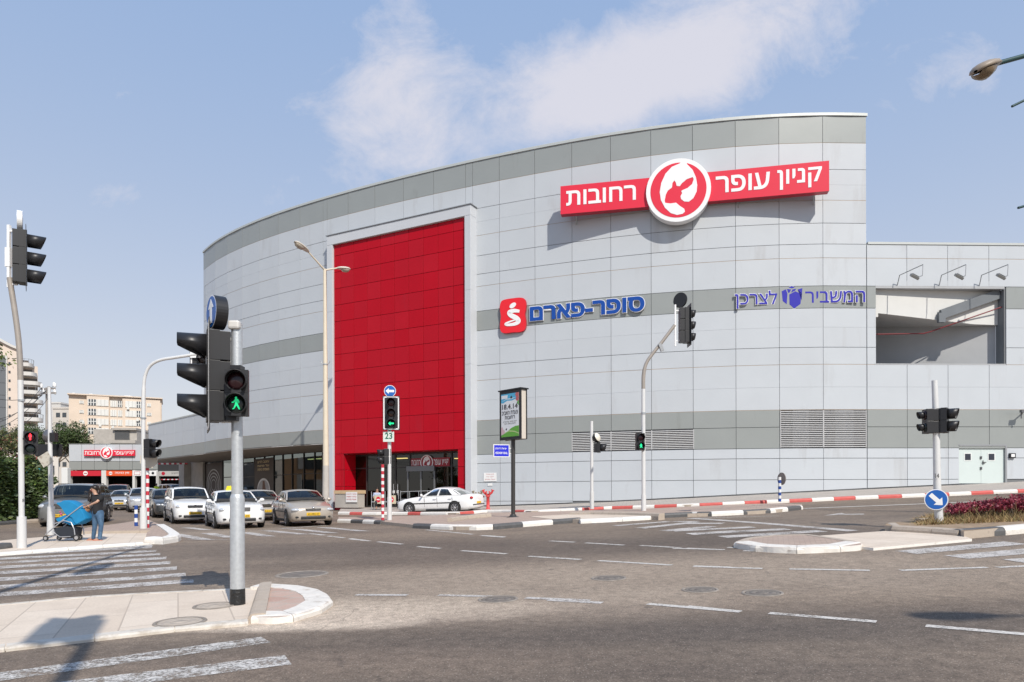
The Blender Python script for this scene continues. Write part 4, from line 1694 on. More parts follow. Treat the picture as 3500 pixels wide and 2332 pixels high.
pi.tube([wq(so0, LZ(507), -.75), wq(so0 + wd * .44, LZ(510), -.7), wq(so0 + wd * .48, LZ(514), -.5), wq(so1 + .1, LZ(588), -.15)], .03, 8)
pi.build('red_pipe', [mat('red_pipe_paint', (.20, .012, .02), .5)], mall, world=True)

# --- service door
sdm = MB()
zd1 = LZ(157) - .02
dz0 = h(*wall(sum(door_s) / 2)[0]) + .14
zd1 = zof(3357, 1525, sum(door_s) / 2)
wbox(sdm, door_s[0] + .0, door_s[1] - .0, zd1, zd1 + .08, -.1, .075, 1)
wbox(sdm, door_s[1] - .09, door_s[1], dz0, zd1 - .002, -.1, .075, 1)
sdo = sdm.build('service_door', [PANEL, GREYM], mall, world=True)
fill = MB()
wbox(fill, door_s[0], door_s[1], zd1 + .082, LZ(147), -.05, .05)
fill.build('door_head_panel', [BAND], mall, world=True)
mint = mat('mint_door_paint', (.56, .63, .61), .45, var=.02, vs=2)
dm_ = (door_s[0] + door_s[1] - .09) / 2
for a, b, wx in ((door_s[0] + .01, dm_ - .006, .42), (dm_ + .006, door_s[1] - .1, .45)):
    mb = MB()
    wbox(mb, a, b, dz0, zd1 - .004, -.08, -.03)
    lf = mb.build('door_leaf', [mint], sdo, world=True)
    mb = MB()
    c = a + (b - a) * wx
    wbox(mb, c - .2, c + .2, zd1 - .78, zd1 - .36, -.029, -.018, 1)
    wbox(mb, c - .155, c + .155, zd1 - .735, zd1 - .405, -.017, -.012, 0)
    mb.build('door_window', [mat('dark_wire_glass', (.03, .035, .05), .15), mat('pale_trim', (.7, .72, .70), .5)], lf, world=True)
mb = MB()
wbox(mb, dm_ - .06, dm_ + .03, dz0 + 1.28, dz0 + 1.42, -.028, .02)
wbox(mb, dm_ - .06, dm_ + .03, dz0 + .72, dz0 + .86, -.028, .02)
wbox(mb, dm_ + .06, dm_ + .24, dz0 + 1.08, dz0 + 1.12, -.028, .04)
wbox(mb, dm_ + .08, dm_ + .12, dz0 + .98, dz0 + 1.2, -.028, .0)
mb.build('lock', [mat('dark_steel', (.12, .12, .125), .4, .6)], sdo, world=True)
# ------------------------------------------------------------------ signs on the mall
SIGNR = mat('sign_red', (.70, .014, .045), .45)
SIGNR2 = mat('sign_red_edge', (.40, .01, .03), .4)
SIGNW = mat('sign_white', (.82, .82, .82), .4)
BLUE = mat('letter_blue', (.002, .06, .33), .35)
BLUE2 = mat('letter_violet_blue', (.022, .018, .36), .35)
GRN = mat('signal_green_light', (.0, .9, .35), .4, emit=(.02, .9, .33), es=1.1)
GRN2 = mat('signal_green_figure', (.0, .5, .2), .4, emit=(.02, .75, .26), es=.55)
REDL = mat('signal_red_light', (.9, .02, .02), .4, emit=(1, .03, .05), es=2.2)
LOFF = [mat('lens_red_off', (.022, .006, .008), .2), mat('lens_amber_off', (.03, .014, .010), .2), mat('lens_green_off', (.012, .02, .018), .2)]

_deer = [(1062, 127), (1000, 148), (950, 198), (917, 268), (905, 340), (914, 405), (945, 468), (990, 515), (1040, 534), (1083, 528), (1100, 512), (1094, 489), (1060, 464), (1032, 436),
         (985, 438), (948, 430), (943, 413), (952, 365), (967, 335), (1000, 312), (1004, 277), (1019, 258), (1030, 275), (1037, 303), (1060, 308), (1078, 285), (1115, 257), (1160, 245),
         (1168, 262), (1155, 300), (1120, 328), (1085, 340), (1072, 347), (1079, 365), (1066, 388), (1071, 411), (1095, 432), (1130, 437), (1165, 412), (1190, 362), (1195, 310), (1185, 250),
         (1160, 188), (1118, 140), (1112, 122), (1088, 112), (1070, 116)]
DEER = [((x - 1049) / 251, (336 - y) / 251) for x, y in _deer]


def roundel(mb, c, U, V, r, depth, w, red):
    N = U.cross(V).normalized()
    mb.prism(circ(56, r), c, U, V, depth, w)
    mb.prism(circ(56, r * .865), c + N * .012, U, V, .012, red)
    mb.prism([(a * r, b * r) for a, b in DEER], c + N * .024, U, V, .012, w)


L0, R0 = at(1915.6, 634, 39.1), at(2834, 552.7, 36.2)
L0.z = R0.z = (L0.z + R0.z) / 2
SU = (R0 - L0).normalized()
SN = SU.cross(UP)
SW = (R0 - L0).length


def sp(x, y, o=0.0):
    return onplane(x, y, L0 + SN * o, SN)


zT = L0.z
sign = thing('mall_sign', 'long red sign with white Hebrew letters and round deer emblem high on the curved facade', 'sign', L0 + Vector((0, 0, -1.55)))
mb = MB()
mb.prism([(0, -1.53), (SW, -1.53), (SW, 0), (0, 0)], L0, SU, UP, .42, 0, 1)
mb.build('sign_box', [SIGNR, SIGNR2], sign, world=True, bevel=.02)
for xa, xb, body, hh in ((1935.5, 2172.5, 'רחובות', .80), (2446.5, 2631, 'עופר', .86), (2657, 2809, 'קניון', 1.02)):
    a, b = sp(xa, 700), sp(xb, 700)
    z0 = {'רחובות': zT - 1.10, 'עופר': zT - 1.14, 'קניון': zT - 1.27}[body]
    a.z = z0
    mb = MB()
    mb.text(heb(body), a + SN * .016, SU, UP, (sp(xb, 700) - sp(xa, 700)).length, hh, 0, .018, .03)
    mb.build('lettering', [SIGNW], sign, world=True)
mb = MB()
cc = sp(2318.3, 650, .16)
roundel(mb, cc, SU, UP, 1.66, .5, 0, 1)
mb.build('round_emblem', [SIGNW, SIGNR], sign, world=True)
mb = MB()
for t in (.06, .36, .68, .95):
    p = L0 + SU * (SW * t) - UP * 1.45 - SN * .3
    q, nn = wall(s_of(CX + F * p.x / p.y))
    mb.bar(p, Vector((q.x, q.y, p.z - .05)), .09, .09)
    mb.bar(p + UP * 1.2, Vector((q.x, q.y, p.z + 1.2)), .09, .09)
    mb.bar(p + UP * .1 - SN * .1, Vector((q.x, q.y, p.z - .35)), .06, .06)
mb.build('bracket', [GREYM], sign, world=True)


def chord(xa, xb, o):
    a, b = wall(s_of(xa), o)[0], wall(s_of(xb), o)[0]
    a, b = Vector((a.x, a.y, 0)), Vector((b.x, b.y, 0))
    U = (b - a).normalized()
    return a, U, U.cross(UP)


# pharmacy sign: red rounded tile and blue letters with white rims
A0, U0, N0 = chord(1704, 2207, .24)
ph = thing('pharmacy_sign', 'pharmacy sign of blue Hebrew letters with a red rounded tile on the grey band', 'sign', onplane(1950, 1100, A0, N0))
mb = MB()
c = onplane(1753, 1078.5, A0 + N0 * .05, N0)
w_, h_ = .81, .985
out = [(.0, 1.0), (.5, 1.0), (.86, .90), (.985, .62), (.955, .25), (.90, 0), (.955, -.3), (.975, -.62), (.86, -.9), (.5, -1.0), (0, -.985), (-.5, -1.0), (-.86, -.92), (-.985, -.66), (-.96, -.3), (-.91, 0), (-.96, .3), (-.985, .62), (-.86, .9), (-.5, .985)]
out = [(p.x * w_, p.y * h_) for p in spline([(a, b, 0) for a, b in out], 4, True)]
mb.prism(out, c, U0, UP, .22, 0, 1)


def stroke(mb, pts, ws, O, U, V, mi=0, depth=.02, n=6):
    P = spline([(a, b, w) for (a, b), w in zip(pts, ws)], n)
    l, r = [], []
    for i, p in enumerate(P):
        d = Vector((P[min(i + 1, len(P) - 1)] - P[max(i - 1, 0)])[:2]).normalized()
        nn = Vector((-d.y, d.x)) * p.z
        l.append((p.x + nn.x, p.y + nn.y))
        r.append((p.x - nn.x, p.y - nn.y))
    N = U.cross(V).normalized()
    vs = [O + U * a + V * b + N * depth for a, b in l + r]
    m = len(l)
    mb.add(vs, [(i + m, i + 1 + m, i + 1, i) for i in range(m - 1)], mi)


k = 1 / 1.6814 / F * c.y


def lg(x, y):
    return ((x - 173) * k, (300 - y) * k)


stroke(mb, [lg(214, 280), lg(180, 274), lg(152, 280), lg(160, 297), lg(195, 318), lg(208, 337), lg(185, 350), lg(140, 352), lg(128, 345), lg(150, 336), lg(185, 328)],
       [8 * k, 11 * k, 12 * k, 13 * k, 14 * k, 13 * k, 10 * k, 7 * k, 6 * k, 5 * k, 4 * k], c, U0, UP, 2)
hd = [lg(173 + 22 * math.cos(t) * .9 - 8 * math.sin(t) * .3, 243 - 14 * math.sin(t) - 8 * math.cos(t)) for t in [i * math.pi / 10 for i in range(20)]]
mb.prism(hd, c + N0 * .02, U0, UP, .015, 2)
mb.build('red_tile', [mat('tile_red', (.75, .012, .022), .3), SIGNR2, SIGNW], ph, world=True)
body = heb('סופר-פארם')
p0, p1 = onplane(1811, 1085, A0, N0), onplane(2203, 1055, A0, N0)
z0 = onplane(2010, 1081, A0, N0).z
wd2, hgt = (p1 - p0).length, .82
for nm, off, e, dpt, m_, oo in (('letter_rim', .058, .032, .06, [SIGNW, SIGNW], 0), ('lettering', .036, 0, .02, [BLUE, BLUE], .02)):
    mb = MB()
    o = Vector((p0.x, p0.y, z0)) - U0 * e - UP * e + N0 * oo
    mb.text(body, o, U0, UP, wd2 + 2 * e, hgt + 2 * e, 0, off, dpt, 1)
    mb.build(nm, m_, ph, world=True)
mb = MB()
for dz in (.2, .6):
    mb.bar(Vector((p0.x, p0.y, z0 + dz)) - N0 * .12, Vector((p1.x, p1.y, z0 + dz)) - N0 * .12, .04, .04)
mb.build('mounting_rail', [GREYM], ph, world=True)

# department store sign
A1, U1, N1 = chord(2506, 2958, .22)
ds = thing('store_sign', 'department store sign of violet blue Hebrew letters around a gift box emblem', 'sign', onplane(2730, 1030, A1, N1))
for nm, off, e, dpt, m_, oo in (('letter_rim', .034, .024, .06, [SIGNW, SIGNW], 0), ('lettering', .006, 0, .02, [BLUE2, BLUE2], .02)):
    mb = MB()
    for body, xa, xb, yb, hh in (('לצרכן', 2512, 2656, 1056, .92), ('המשביר', 2752, 2957, 1036, .60)):
        a, b = onplane(xa, yb, A1, N1), onplane(xb, yb, A1, N1)
        if nm == 'lettering' and 0:
            pass
        o = a - U1 * e - UP * e + N1 * oo
        mb.text(heb(body), o, U1, UP, (b - a).length + 2 * e, hh + 2 * e, 0, off, dpt, 1)
    mb.build(nm, m_, ds, world=True)
Z3 = zc(1850, 500, 2.24)
pol = [[(1840, 1112), (1872, 1096), (1884, 1130), (1878, 1210), (1848, 1186)], [(1898, 1136), (1944, 1112), (1990, 1132), (1984, 1208), (1936, 1244), (1900, 1212)],
       [(1962, 1098), (1998, 1088), (1992, 1180), (1996, 1128)], [(1892, 1082), (1914, 1073), (1944, 1080), (1918, 1090)], [(1880, 1094), (1912, 1098), (1900, 1122), (1890, 1124)], [(1922, 1098), (1950, 1092), (1944, 1106), (1912, 1122)]]
cen = onplane(*Z3(1918, 1160), A1, N1)
for nm, gsc, dpt, m_, oo in (('emblem_rim', 1.0, .1, [SIGNW, GREYM], 0), ('gift_emblem', 1.0, .02, [BLUE2, BLUE2], .02)):
    mb = MB()
    for pg in pol:
        cx_, cy_ = sum(p[0] for p in pg) / len(pg), sum(p[1] for p in pg) / len(pg)
        q = []
        for x, y in pg:
            if nm == 'emblem_rim':
                d = math.hypot(x - cx_, y - cy_)
                x, y = x + (x - cx_) / d * 7, y + (y - cy_) / d * 7
            p = onplane(*Z3(x, y), A1, N1) - cen
            q.append((p.dot(U1), p.z))
        mb.prism(q, cen + N1 * (oo + (.0 if nm == 'gift_emblem' else 0)), U1, UP, dpt, 0, 1)
    mb.build(nm, m_, ds, world=True)

# sign behind the entrance glass
es = thing('entrance_sign', 'small red mall sign with white letters and deer emblem on the entrance glass', 'sign', pp(ug(1475), zop - 1.3, RD - .15))
mb = MB()
q0, q1 = ug(1407), ug(1539)
pbox(mb, q0, q1, zop - .92, zop - .38, RD + .03, RD + .06)
mb.build('sign_board', [mat('dull_red_board', (.30, .012, .025), .4)], es, world=True)
mb = MB()
for a, b, body in ((.02, .25, 'רחובות'), (.60, .78, 'עופר'), (.81, .97, 'קניון')):
    mb.text(heb(body), pp(q0 + (q1 - q0) * a, zop - .82, RD + .075), pu, UP, (q1 - q0) * (b - a), .34, 0, .01)
mb.build('lettering', [SIGNW], es, world=True)
mb = MB()
roundel(mb, pp(q0 + (q1 - q0) * .425, zop - .66, RD + .11), pu, UP, .47, .04, 0, 1)
mb.build('round_emblem', [SIGNW, mat('dull_red_board')], es, world=True)

# posters behind the recessed shop windows
BRN = mat('brown_poster', (.055, .038, .030), .5, var=.1, vs=2)


def poster(x0, x1, kind, label):
    s0, s1 = s_rec(x0), s_rec(x1)
    a, b = wq(s0, zfl(s0) + .1, REC + .06), wq(s1, zfl(s1) + .1, REC + .06)
    zb = max(a.z, b.z)
    a.z = b.z = zb
    U = (b - a).normalized()
    N = U.cross(UP)
    w, hh = (b - a).length, z_t - zb - .15
    t = thing('poster', label, 'poster', a, 0, 'brown posters in the shop windows')
    mb = MB()
    mb.prism([(0, 0), (w, 0), (w, hh), (0, hh)], a, U, UP, .03)
    mb.build('poster_sheet', [BRN], t, world=True)
    mb = MB()
    o = a + N * .006
    if kind:
        c = o + U * (w * .5) + UP * (hh * .30)
        mb.prism(circ(32, w * .34, hh * .26), c, U, UP, .004, 0)
        mb.prism(circ(20, w * .30, hh * .22), c + N * .004, U, UP, .003, 1)
        mb.prism([(-.2 * w, -.2 * hh), (.1 * w, -.2 * hh), (.24 * w, -.08 * hh), (.12 * w, .02 * hh), (.06 * w, .2 * hh), (-.04 * w, .2 * hh), (-.06 * w, .0), (-.16 * w, -.05 * hh)], c + N * .008, U, UP, .003, 2)
        for j, body in enumerate(('עיצוב חדש', 'על פחות', 'משפחה כיפית')[:3]):
            mb.text(heb(body), o + U * (w * .18) + UP * (hh * (.90 - .085 * j)), U, UP, w * .62, hh * .05, 3, .01)
    else:
        c = o + U * (w * .5) + UP * (hh * .42)
        for k_, (r1, r2) in enumerate(((.42, .39), (.33, .30), (.24, .215), (.15, .13))):
            P = circ(40, w * r1, hh * r1)
            Q = circ(40, w * r2, hh * r2)
            vs = [c + U * p[0] + UP * p[1] for p in P + Q]
            mb.add(vs, [(i, (i + 1) % 40, (i + 1) % 40 + 40, i + 40) for i in range(40)], 1)
    mb.build('printed_picture', [mat('cup_white', (.80, .78, .77), .5), mat('cup_grey', (.45, .44, .44), .5), mat('coffee_brown', (.16, .07, .035), .5), mat('gold_print', (.85, .66, .36), .5)], t, world=True)


poster(705, 761, 0, 'dark brown poster with pale rings at the end of the recessed shop windows')
poster(872, 936, 1, 'brown poster with gold lettering and a white cup picture under the soffit')


# notices on the wall
def notice(x0, x1, y0, y1, label, lines):
    s = s_of((x0 + x1) / 2)
    A, U, N = chord(x0, x1, .065)
    a, b = onplane(x0, y1, A, N), onplane(x1, y1, A, N)
    hh = onplane(x0, y0, A, N).z - a.z
    w = (b - a).length
    t = thing('wall_notice', label, 'sign', a, 0)
    MB().prism([(0, 0), (w, 0), (w, hh), (0, hh)], a + N * .012, U, UP, .012).build('plate', [WHITE], t, world=True)
    if lines:
        mb = MB()
        for j, l in enumerate(lines):
            mb.text(heb(l), a + N * .016 + U * (w * (.1 if j == 2 else .2)) + UP * (hh * (.72 - .28 * j)), U, UP, w * (.8 if j == 2 else .6), hh * .15, 0, 0)
        mb.build('lettering', [mat('notice_red', (.45, .05, .06), .6)], t, world=True)


notice(1653.5, 1697.5, 1616.5, 1646, 'white no parking notice with three faded red lines above the fire hydrant', ['אין חניה', 'רכבך יגרר', 'ויינעלו הגלגלים'])
notice(1667, 1683, 1652.5, 1661, 'tiny blank white plate just below the red lettered notice', None)

# floodlights over the ramp opening
for i, (x0, xe, xh) in enumerate(((3067, 3155, 3126), (3210, 3302, 3278), (3347, 3446, 3421))):
    s0 = s_of(x0)
    lab = ['gallows floodlight over the ramp opening, next to the tall block', 'middle gallows floodlight of three above the ramp opening', 'gallows floodlight over the ramp opening, farthest from the tall block'][i]
    t = thing('wall_floodlight', lab, 'floodlight', wq(s0, LZ(650), .05), 0, 'floodlights above the ramp opening')
    mb = MB()
    p0 = wq(s0, LZ(648), .06)
    p1 = at(x0 + 8, 941, p0.y - .35)
    p2 = at(xe, 904.5, p0.y - 1.55)
    p3 = at(xe - 2, 942, p0.y - 1.6)
    mb.tube([p0, p1], .022, 6)
    mb.tube([p1, p2], .022, 6)
    mb.tube([p2, p3], .018, 6)
    p4 = at(xh + 8, 950, p0.y - 1.5)
    mb.tube([p3, p4], .018, 6)
    mb.build('bracket_arm', [GREYM], t, world=True)
    mb = MB()
    M_ = Matrix.Rotation(R(28), 3, 'Y') @ Matrix.Rotation(R(30), 3, 'X')
    c = at(xh, 946, p0.y - 1.5)
    mb.box(c, (.42, .3, .13), 0, M=M_)
    for q in (-.14, -.05, .04, .13):
        mb.box(c + M_ @ Vector((q, 0, .085)), (.03, .26, .05), 0, M=M_)
    lm = mb.build('lamp_head', [mat('floodlight_grey', (.22, .22, .21), .5)], t, world=True, bevel=.015)
    MB().box(c + M_ @ Vector((0, 0, -.07)), (.36, .24, .012), 0, M=M_).build('lens', [mat('lamp_glass', (.35, .35, .34), .2)], lm, world=True)

# little things fixed to the wall
sb = s_of(3455)
mb = MB()
p, nn = wall(sb, .11)
zq = onplane(3455, 1558, wall(sb)[0].to_3d(), Vector((0, -1, 0))).z
mb.box((p.x, p.y, zq), (.30, .12, .25), 0, 0)
mb.box((p.x, p.y - .064, zq), (.19, .01, .15), 1, 0)
tag(mb.build('junction_box', [BLACK, WHITE], None, bevel=.01), 'small black box with a white face beside the mint service door', 'box')
cm_ = thing('security_camera', 'small dark security camera on the grey band near the picture edge', 'camera', wq(s_of(3494), LZ(262), .05))
mb = MB()
q = at(3494, 1410, 37.2)
mb.bar(q, wq(s_of(3494), q.z, .02), .05, .05)
mb.box(q + Vector((.0, -.1, .05)), (.34, .16, .13), 0, R(8))
mb.tube([q + Vector((-.05, 0, 0)), q + Vector((-.05, 0, -.32))], .03, 6)
mb.build('housing', [mat('camera_grey', (.12, .12, .13), .5)], cm_, world=True)

# ------------------------------------------------------------------ traffic lights
def visor(mb, c, U, V, N, r, L, mi=0, n=22, a0=-62, a1=242, wedge=False):
    vs = []
    for i in range(n + 1):
        a = R(a0 + (a1 - a0) * i / n)
        s = math.sin(a)
        if wedge:
            l = L * (1 if s > .15 else max(.1, 1 - (.15 - s) / 1.15 * 1.05))
        else:
            l = L * (1 - .16 * (1 - s))
        e = U * math.cos(a) + V * s
        vs += [c + e * r, c + e * (r * .99) + N * l - V * (l * .02), c + e * (r * .93) + N * l - V * (l * .02), c + e * (r * .955)]
    mb.add(vs, [(4 * i + j, 4 * i + 4 + j, 4 * i + 4 + (j + 1) % 4, 4 * i + (j + 1) % 4) for i in range(n) for j in range(4)], mi, True)


MAN = [(-.05, .80), (.08, .80), (.12, .70), (.08, .60), (.24, .52), (.36, .28), (.34, .08), (.26, .06), (.25, .24), (.17, .30), (.18, .02), (.40, -.50), (.42, -.62), (.30, -.62), (.05, -.18), (-.20, -.58), (-.36, -.62),
       (-.38, -.54), (-.26, -.46), (-.10, .0), (-.10, .24), (-.30, .10), (-.46, .12), (-.44, .22), (-.30, .24), (-.12, .48), (-.10, .60), (-.12, .70)]
STAND = [(-.07, .82), (.07, .82), (.12, .72), (.08, .6), (.24, .52), (.26, .0), (.16, 0), (.16, -.7), (.02, -.7), (0, -.1), (-.02, -.7), (-.16, -.7), (-.16, 0), (-.26, 0), (-.24, .52), (-.08, .6), (-.12, .72)]
ARW = [(-.75, 0), (-.2, .5), (-.2, .2), (.7, .2), (.7, -.2), (-.2, -.2), (-.2, -.5)]


def signal_head(parent, c, N, n, pitch, w, depth, r, vis, lit=None, board=None, sym=None, wedge=False, vis_r=None):
    """c: centre of the front face, N: facing. Body, visors and lenses"""
    N = Vector(N).normalized()
    U = UP.cross(N).normalized()
    V = N.cross(U)
    mb = MB()
    for k in range(n):
        z = (n - 1) / 2 * pitch - k * pitch
        o = c + V * z
        hw, hv_ = w / 2, pitch / 2 - .0015
        mb.prism([(-hw, -hv_), (hw, -hv_), (hw, hv_), (-hw, hv_)], o, U, V, depth * .55)
        mb.prism([(-hw * .86, -hv_ * .96), (hw * .86, -hv_ * .96), (hw * .86, hv_ * .96), (-hw * .86, hv_ * .96)], o - N * depth * .55, U, V, depth * .45)
    hd = mb.build('signal_head', [BLACK], parent, world=True, bevel=.006)
    if board:
        bw, bh = board[:2]
        mb = MB()
        q = c - N * .02
        rect = lambda a, b: [(-a, -b), (a, -b), (a, b), (-a, b)]
        mb.prism(rect(bw / 2, bh / 2), q, U, V, .012, 0)
        e = .045
        for sx in (-1, 1):
            mb.prism([(sx * (bw / 2 - .03), -bh / 2 + .03), (sx * (bw / 2 - .03 - e), -bh / 2 + .03), (sx * (bw / 2 - .03 - e), bh / 2 - .03), (sx * (bw / 2 - .03), bh / 2 - .03)], q + N * .004, U, V, .003, 1)
            mb.prism([(-bw / 2 + .03, sx * (bh / 2 - .03)), (bw / 2 - .03, sx * (bh / 2 - .03)), (bw / 2 - .03, sx * (bh / 2 - .03 - e)), (-bw / 2 + .03, sx * (bh / 2 - .03 - e))], q + N * .004, U, V, .003, 1)
        mb.build('backboard', [BLACK, SIGNW], hd, world=True)
    for k in range(n):
        z = (n - 1) / 2 * pitch - k * pitch
        o = c + V * z + N * .002
        mb = MB()
        visor(mb, o, U, V, N, vis_r or r * 1.1, vis, 0, wedge=wedge)
        mb.build('visor', [BLACK], hd, world=True)
        mb = MB()
        on = lit is not None and k == lit[0]
        mb.lathe(o, N, [(r, 0), (r * .98, .01), (r * .7, .022), (.001, .03)], 24)
        m0 = lit[1] if on and sym is None else LOFF[k if n == 3 else (0 if k == 0 else 2)]
        if on and sym:
            mb.prism([(a * r, b * r) for a, b in sym], o + N * .04, U, V, .008, 1)
        mb.build('lens', [m0, lit[1] if on else m0], hd, world=True)
    return hd


def pole(parent, pts, rad, mats, name='pole', n=18):
    return MB().tube(pts, rad, n).build(name, mats, parent, world=True)


def disc_sign(parent, c, N, r, art, thick=.025, back=None, name='round_sign', tilt=0.0):
    N = Vector(N).normalized()
    U = UP.cross(N).normalized()
    V = N.cross(U)
    if tilt:
        U, V = U * math.cos(tilt) + V * math.sin(tilt), V * math.cos(tilt) - U * math.sin(tilt)
    mb = MB()
    mb.prism(circ(36, r), c, U, V, thick, 0, 3)
    if art:
        mb.prism(circ(36, r * .92), c + N * .004, U, V, .003, 1)
        mb.prism([(a * r, b * r) for a, b in ARW], c + N * .008, U, V, .003, 2)
    return mb.build(name, [SIGNW, mat('sign_blue', (.01, .11, .42), .4), SIGNW, back or BLACK], parent, world=True)


GALV = mat('galvanised_pole', (.56, .58, .59), .42, .55, var=.10, vs=22, bump=.15, bs=60)
WHP = mat('white_pole_paint', (.66, .66, .65), .42, .1, var=.04, vs=5, stain=(.45, .43, .40), ss=3, st=.64, streak=3)
TAR = mat('black_tar_paint', (.018, .018, .018), .35, bump=.8, bs=25)

# thick signal pole on the near island
b = XZ(811, 9.8)
b.z += .045
zt_ = lambda y, Z: ray(811, y)[1] * Z + CZ
t = thing('traffic_light', 'thick galvanised pole with black tarred foot on the near island, lit green walking man', 'traffic light', b)
px_ = lambda y: at(812 - (y - 1113) * -.001, y, 9.8)
top = zt_(1113, 9.8)
P_ = lambda z: Vector((b.x, b.y, z))
pole(t, [P_(b.z), P_(zt_(2012, 9.8)), P_(zt_(1704, 9.8)), P_(zt_(1696, 9.8)), P_(zt_(1690, 9.8))], [.098, .097, .096, .09, .079], [GALV], 'pole_sleeve', 24)
MB().tube([P_(b.z - .02), P_(zt_(2012, 9.8))], [.103, .100], 24).build('tarred_foot', [TAR], t, world=True)
pole(t, [P_(zt_(1692, 9.8)), P_(top)], [.076, .072], [GALV], 'pole', 24)
MB().tube([P_(top), P_(top + .03)], [.074, .068], 20).build('pole_cap', [STEEL], t, world=True)
Nv = Vector((-.90, -.43, 0)).normalized()
ch = at(705, 1287, 9.75)
hd = signal_head(t, ch, Nv, 3, .41, .36, .30, .150, .36, None, (.58, 1.50), None, True, .165)
MB().box(at(802, 1112, 9.75), (.16, .12, .12), 0).build('junction_box', [mat('pale_box', (.62, .60, .57), .5)], t, world=True, bevel=.03)
mb = MB()
for y in (1160, 1260, 1440):
    mb.bar(P_(zt_(y, 9.8)), ch - Nv * .2 + UP * (zt_(y, 9.8) - ch.z), .05, .04)
mb.bar(at(782, 1138, 9.8), at(782, 1258, 9.8), .03, .05)
mb.build('head_bracket', [SIGNW], t, world=True)
disc_sign(t, at(722, 1066, 9.70), Vector((-.78, -.63, 0)), .225, True, .16, None, 'round_sign', R(-90))
Np = Vector((.22, -.98, 0))
hd = signal_head(t, at(808, 1342, 9.55), Np, 2, .31, .30, .18, .118, .15, (1, GRN2), None, MAN, vis_r=.138)
mb = MB()
mb.box(at(800, 1432, 9.75), (.14, .2, .07))
mb.box(at(812, 1258, 9.75), (.14, .16, .05))
mb.build('head_clamp', [BLACK], t, world=True)

# tall bent pole at the picture edge, beyond the crossing
b = XZ(74, 18.8)
t = thing('traffic_light', 'tall pole bending over the road at the zebra crossing, with a lit red standing figure', 'traffic light', b + UP * .05)
Zp = 18.8
path = [b] + [at(x, y, Zp) for x, y in ((74, 1766), (72, 1500), (70, 1300), (68, 1226), (62, 1150), (50, 1060), (38, 985), (33, 950))]
pole(t, path[:2], [.112, .108], [WHP], 'pole_sleeve')
BRNGREY = mat('brown_grey_pole', (.33, .295, .26), .55, .1, var=.08, vs=5)  # bent upper parts use a browner, darker grey than the uprights
pole(t, [path[1] - UP * .05] + path[2:4], .068, [WHP])
pole(t, spline(path[3:], 5), .068, [BRNGREY], 'bent_arm')
MB().tube([at(73, 1372, Zp), at(73, 1366, Zp)], .085, 16).build('collar', [STEEL], t, world=True)
Nr = Vector((.83, .55, 0)).normalized()
ch = at(93, 883, Zp)
signal_head(t, ch, Nr, 3, .46, .36, .32, .15, .42, None, (.54, 1.62), vis_r=.17)
mb = MB()
mb.bar(at(31, 770, Zp), at(31, 983, Zp), .08, .07)
for y in (790, 972):
    mb.bar(at(31, y, Zp), at(60, y, Zp), .05, .05)
mb.box(at(29, 880, Zp), (.13, .1, .5))
mb.build('head_bracket', [SIGNW], t, world=True)
disc_sign(t, at(77, 757, Zp), Nr, .26, True, .12, WHITE, 'round_sign', R(-90))
signal_head(t, at(104, 1514, Zp - .15), Vector((.45, -.9, 0)), 2, .30, .31, .22, .115, .10, (0, REDL), None, STAND, vis_r=.13)
mb = MB()
mb.bar(at(80, 1500, Zp), at(98, 1500, Zp), .06, .05)
mb.build('head_clamp', [BLACK], t, world=True)
mb = MB()
mb.text('8', at(76, 1717, Zp - .17), Vector((1, 0, 0)), UP, .055, .09, 0, .01)
mb.build('stencilled_number', [BLACK], t, world=True)

# pole with the convex mirror
b = XZ(173, 24.5)
Zp = 24.5
t = thing('traffic_light', 'pole at the woman, seen with the dark backs of a signal and a round mirror', 'traffic light', b + UP * .05)
pole(t, [b, at(175, 1732, Zp)], [.12, .115], [WHP], 'pole_sleeve')
pole(t, [at(175, 1734, Zp), at(172, 1560, Zp), at(170, 1420, Zp), at(168, 1324, Zp)], [.078, .072, .058, .048], [WHP])
signal_head(t, at(173, 1540, Zp + .45), Vector((.15, 1, 0)), 1, .42, .92, .25, .15, .2)
c = at(164, 1490, Zp + .2)
mb = MB()
Nm = Vector((.35, .93, -.1)).normalized()
mb.lathe(c, Nm, [(.001, -.14), (.12, -.12), (.21, -.05), (.235, 0), (.235, .05), (.001, .09)], 24)
mb.build('mirror_back', [mat('mirror_shell', (.20, .20, .21), .25, .6)], t, world=True)
mb = MB()
mb.bar(c, at(173, 1500, Zp), .05, .05)
mb.box(at(184, 1495, Zp), (.18, .2, .3))
mb.build('mirror_bracket', [BLACK], t, world=True)
Us = Vector((.85, 0, .53))
MB().prism([(-.2, -.2), (.2, -.2), (.2, .2), (-.2, .2)], at(155, 1571, Zp - .1), Us, Vector((-.53, 0, .85)), .02).build('tilted_plate', [mat('dusty_plate', (.50, .47, .40), .7, stain=(.25, .2, .15), ss=9, st=.5)], t, world=True)

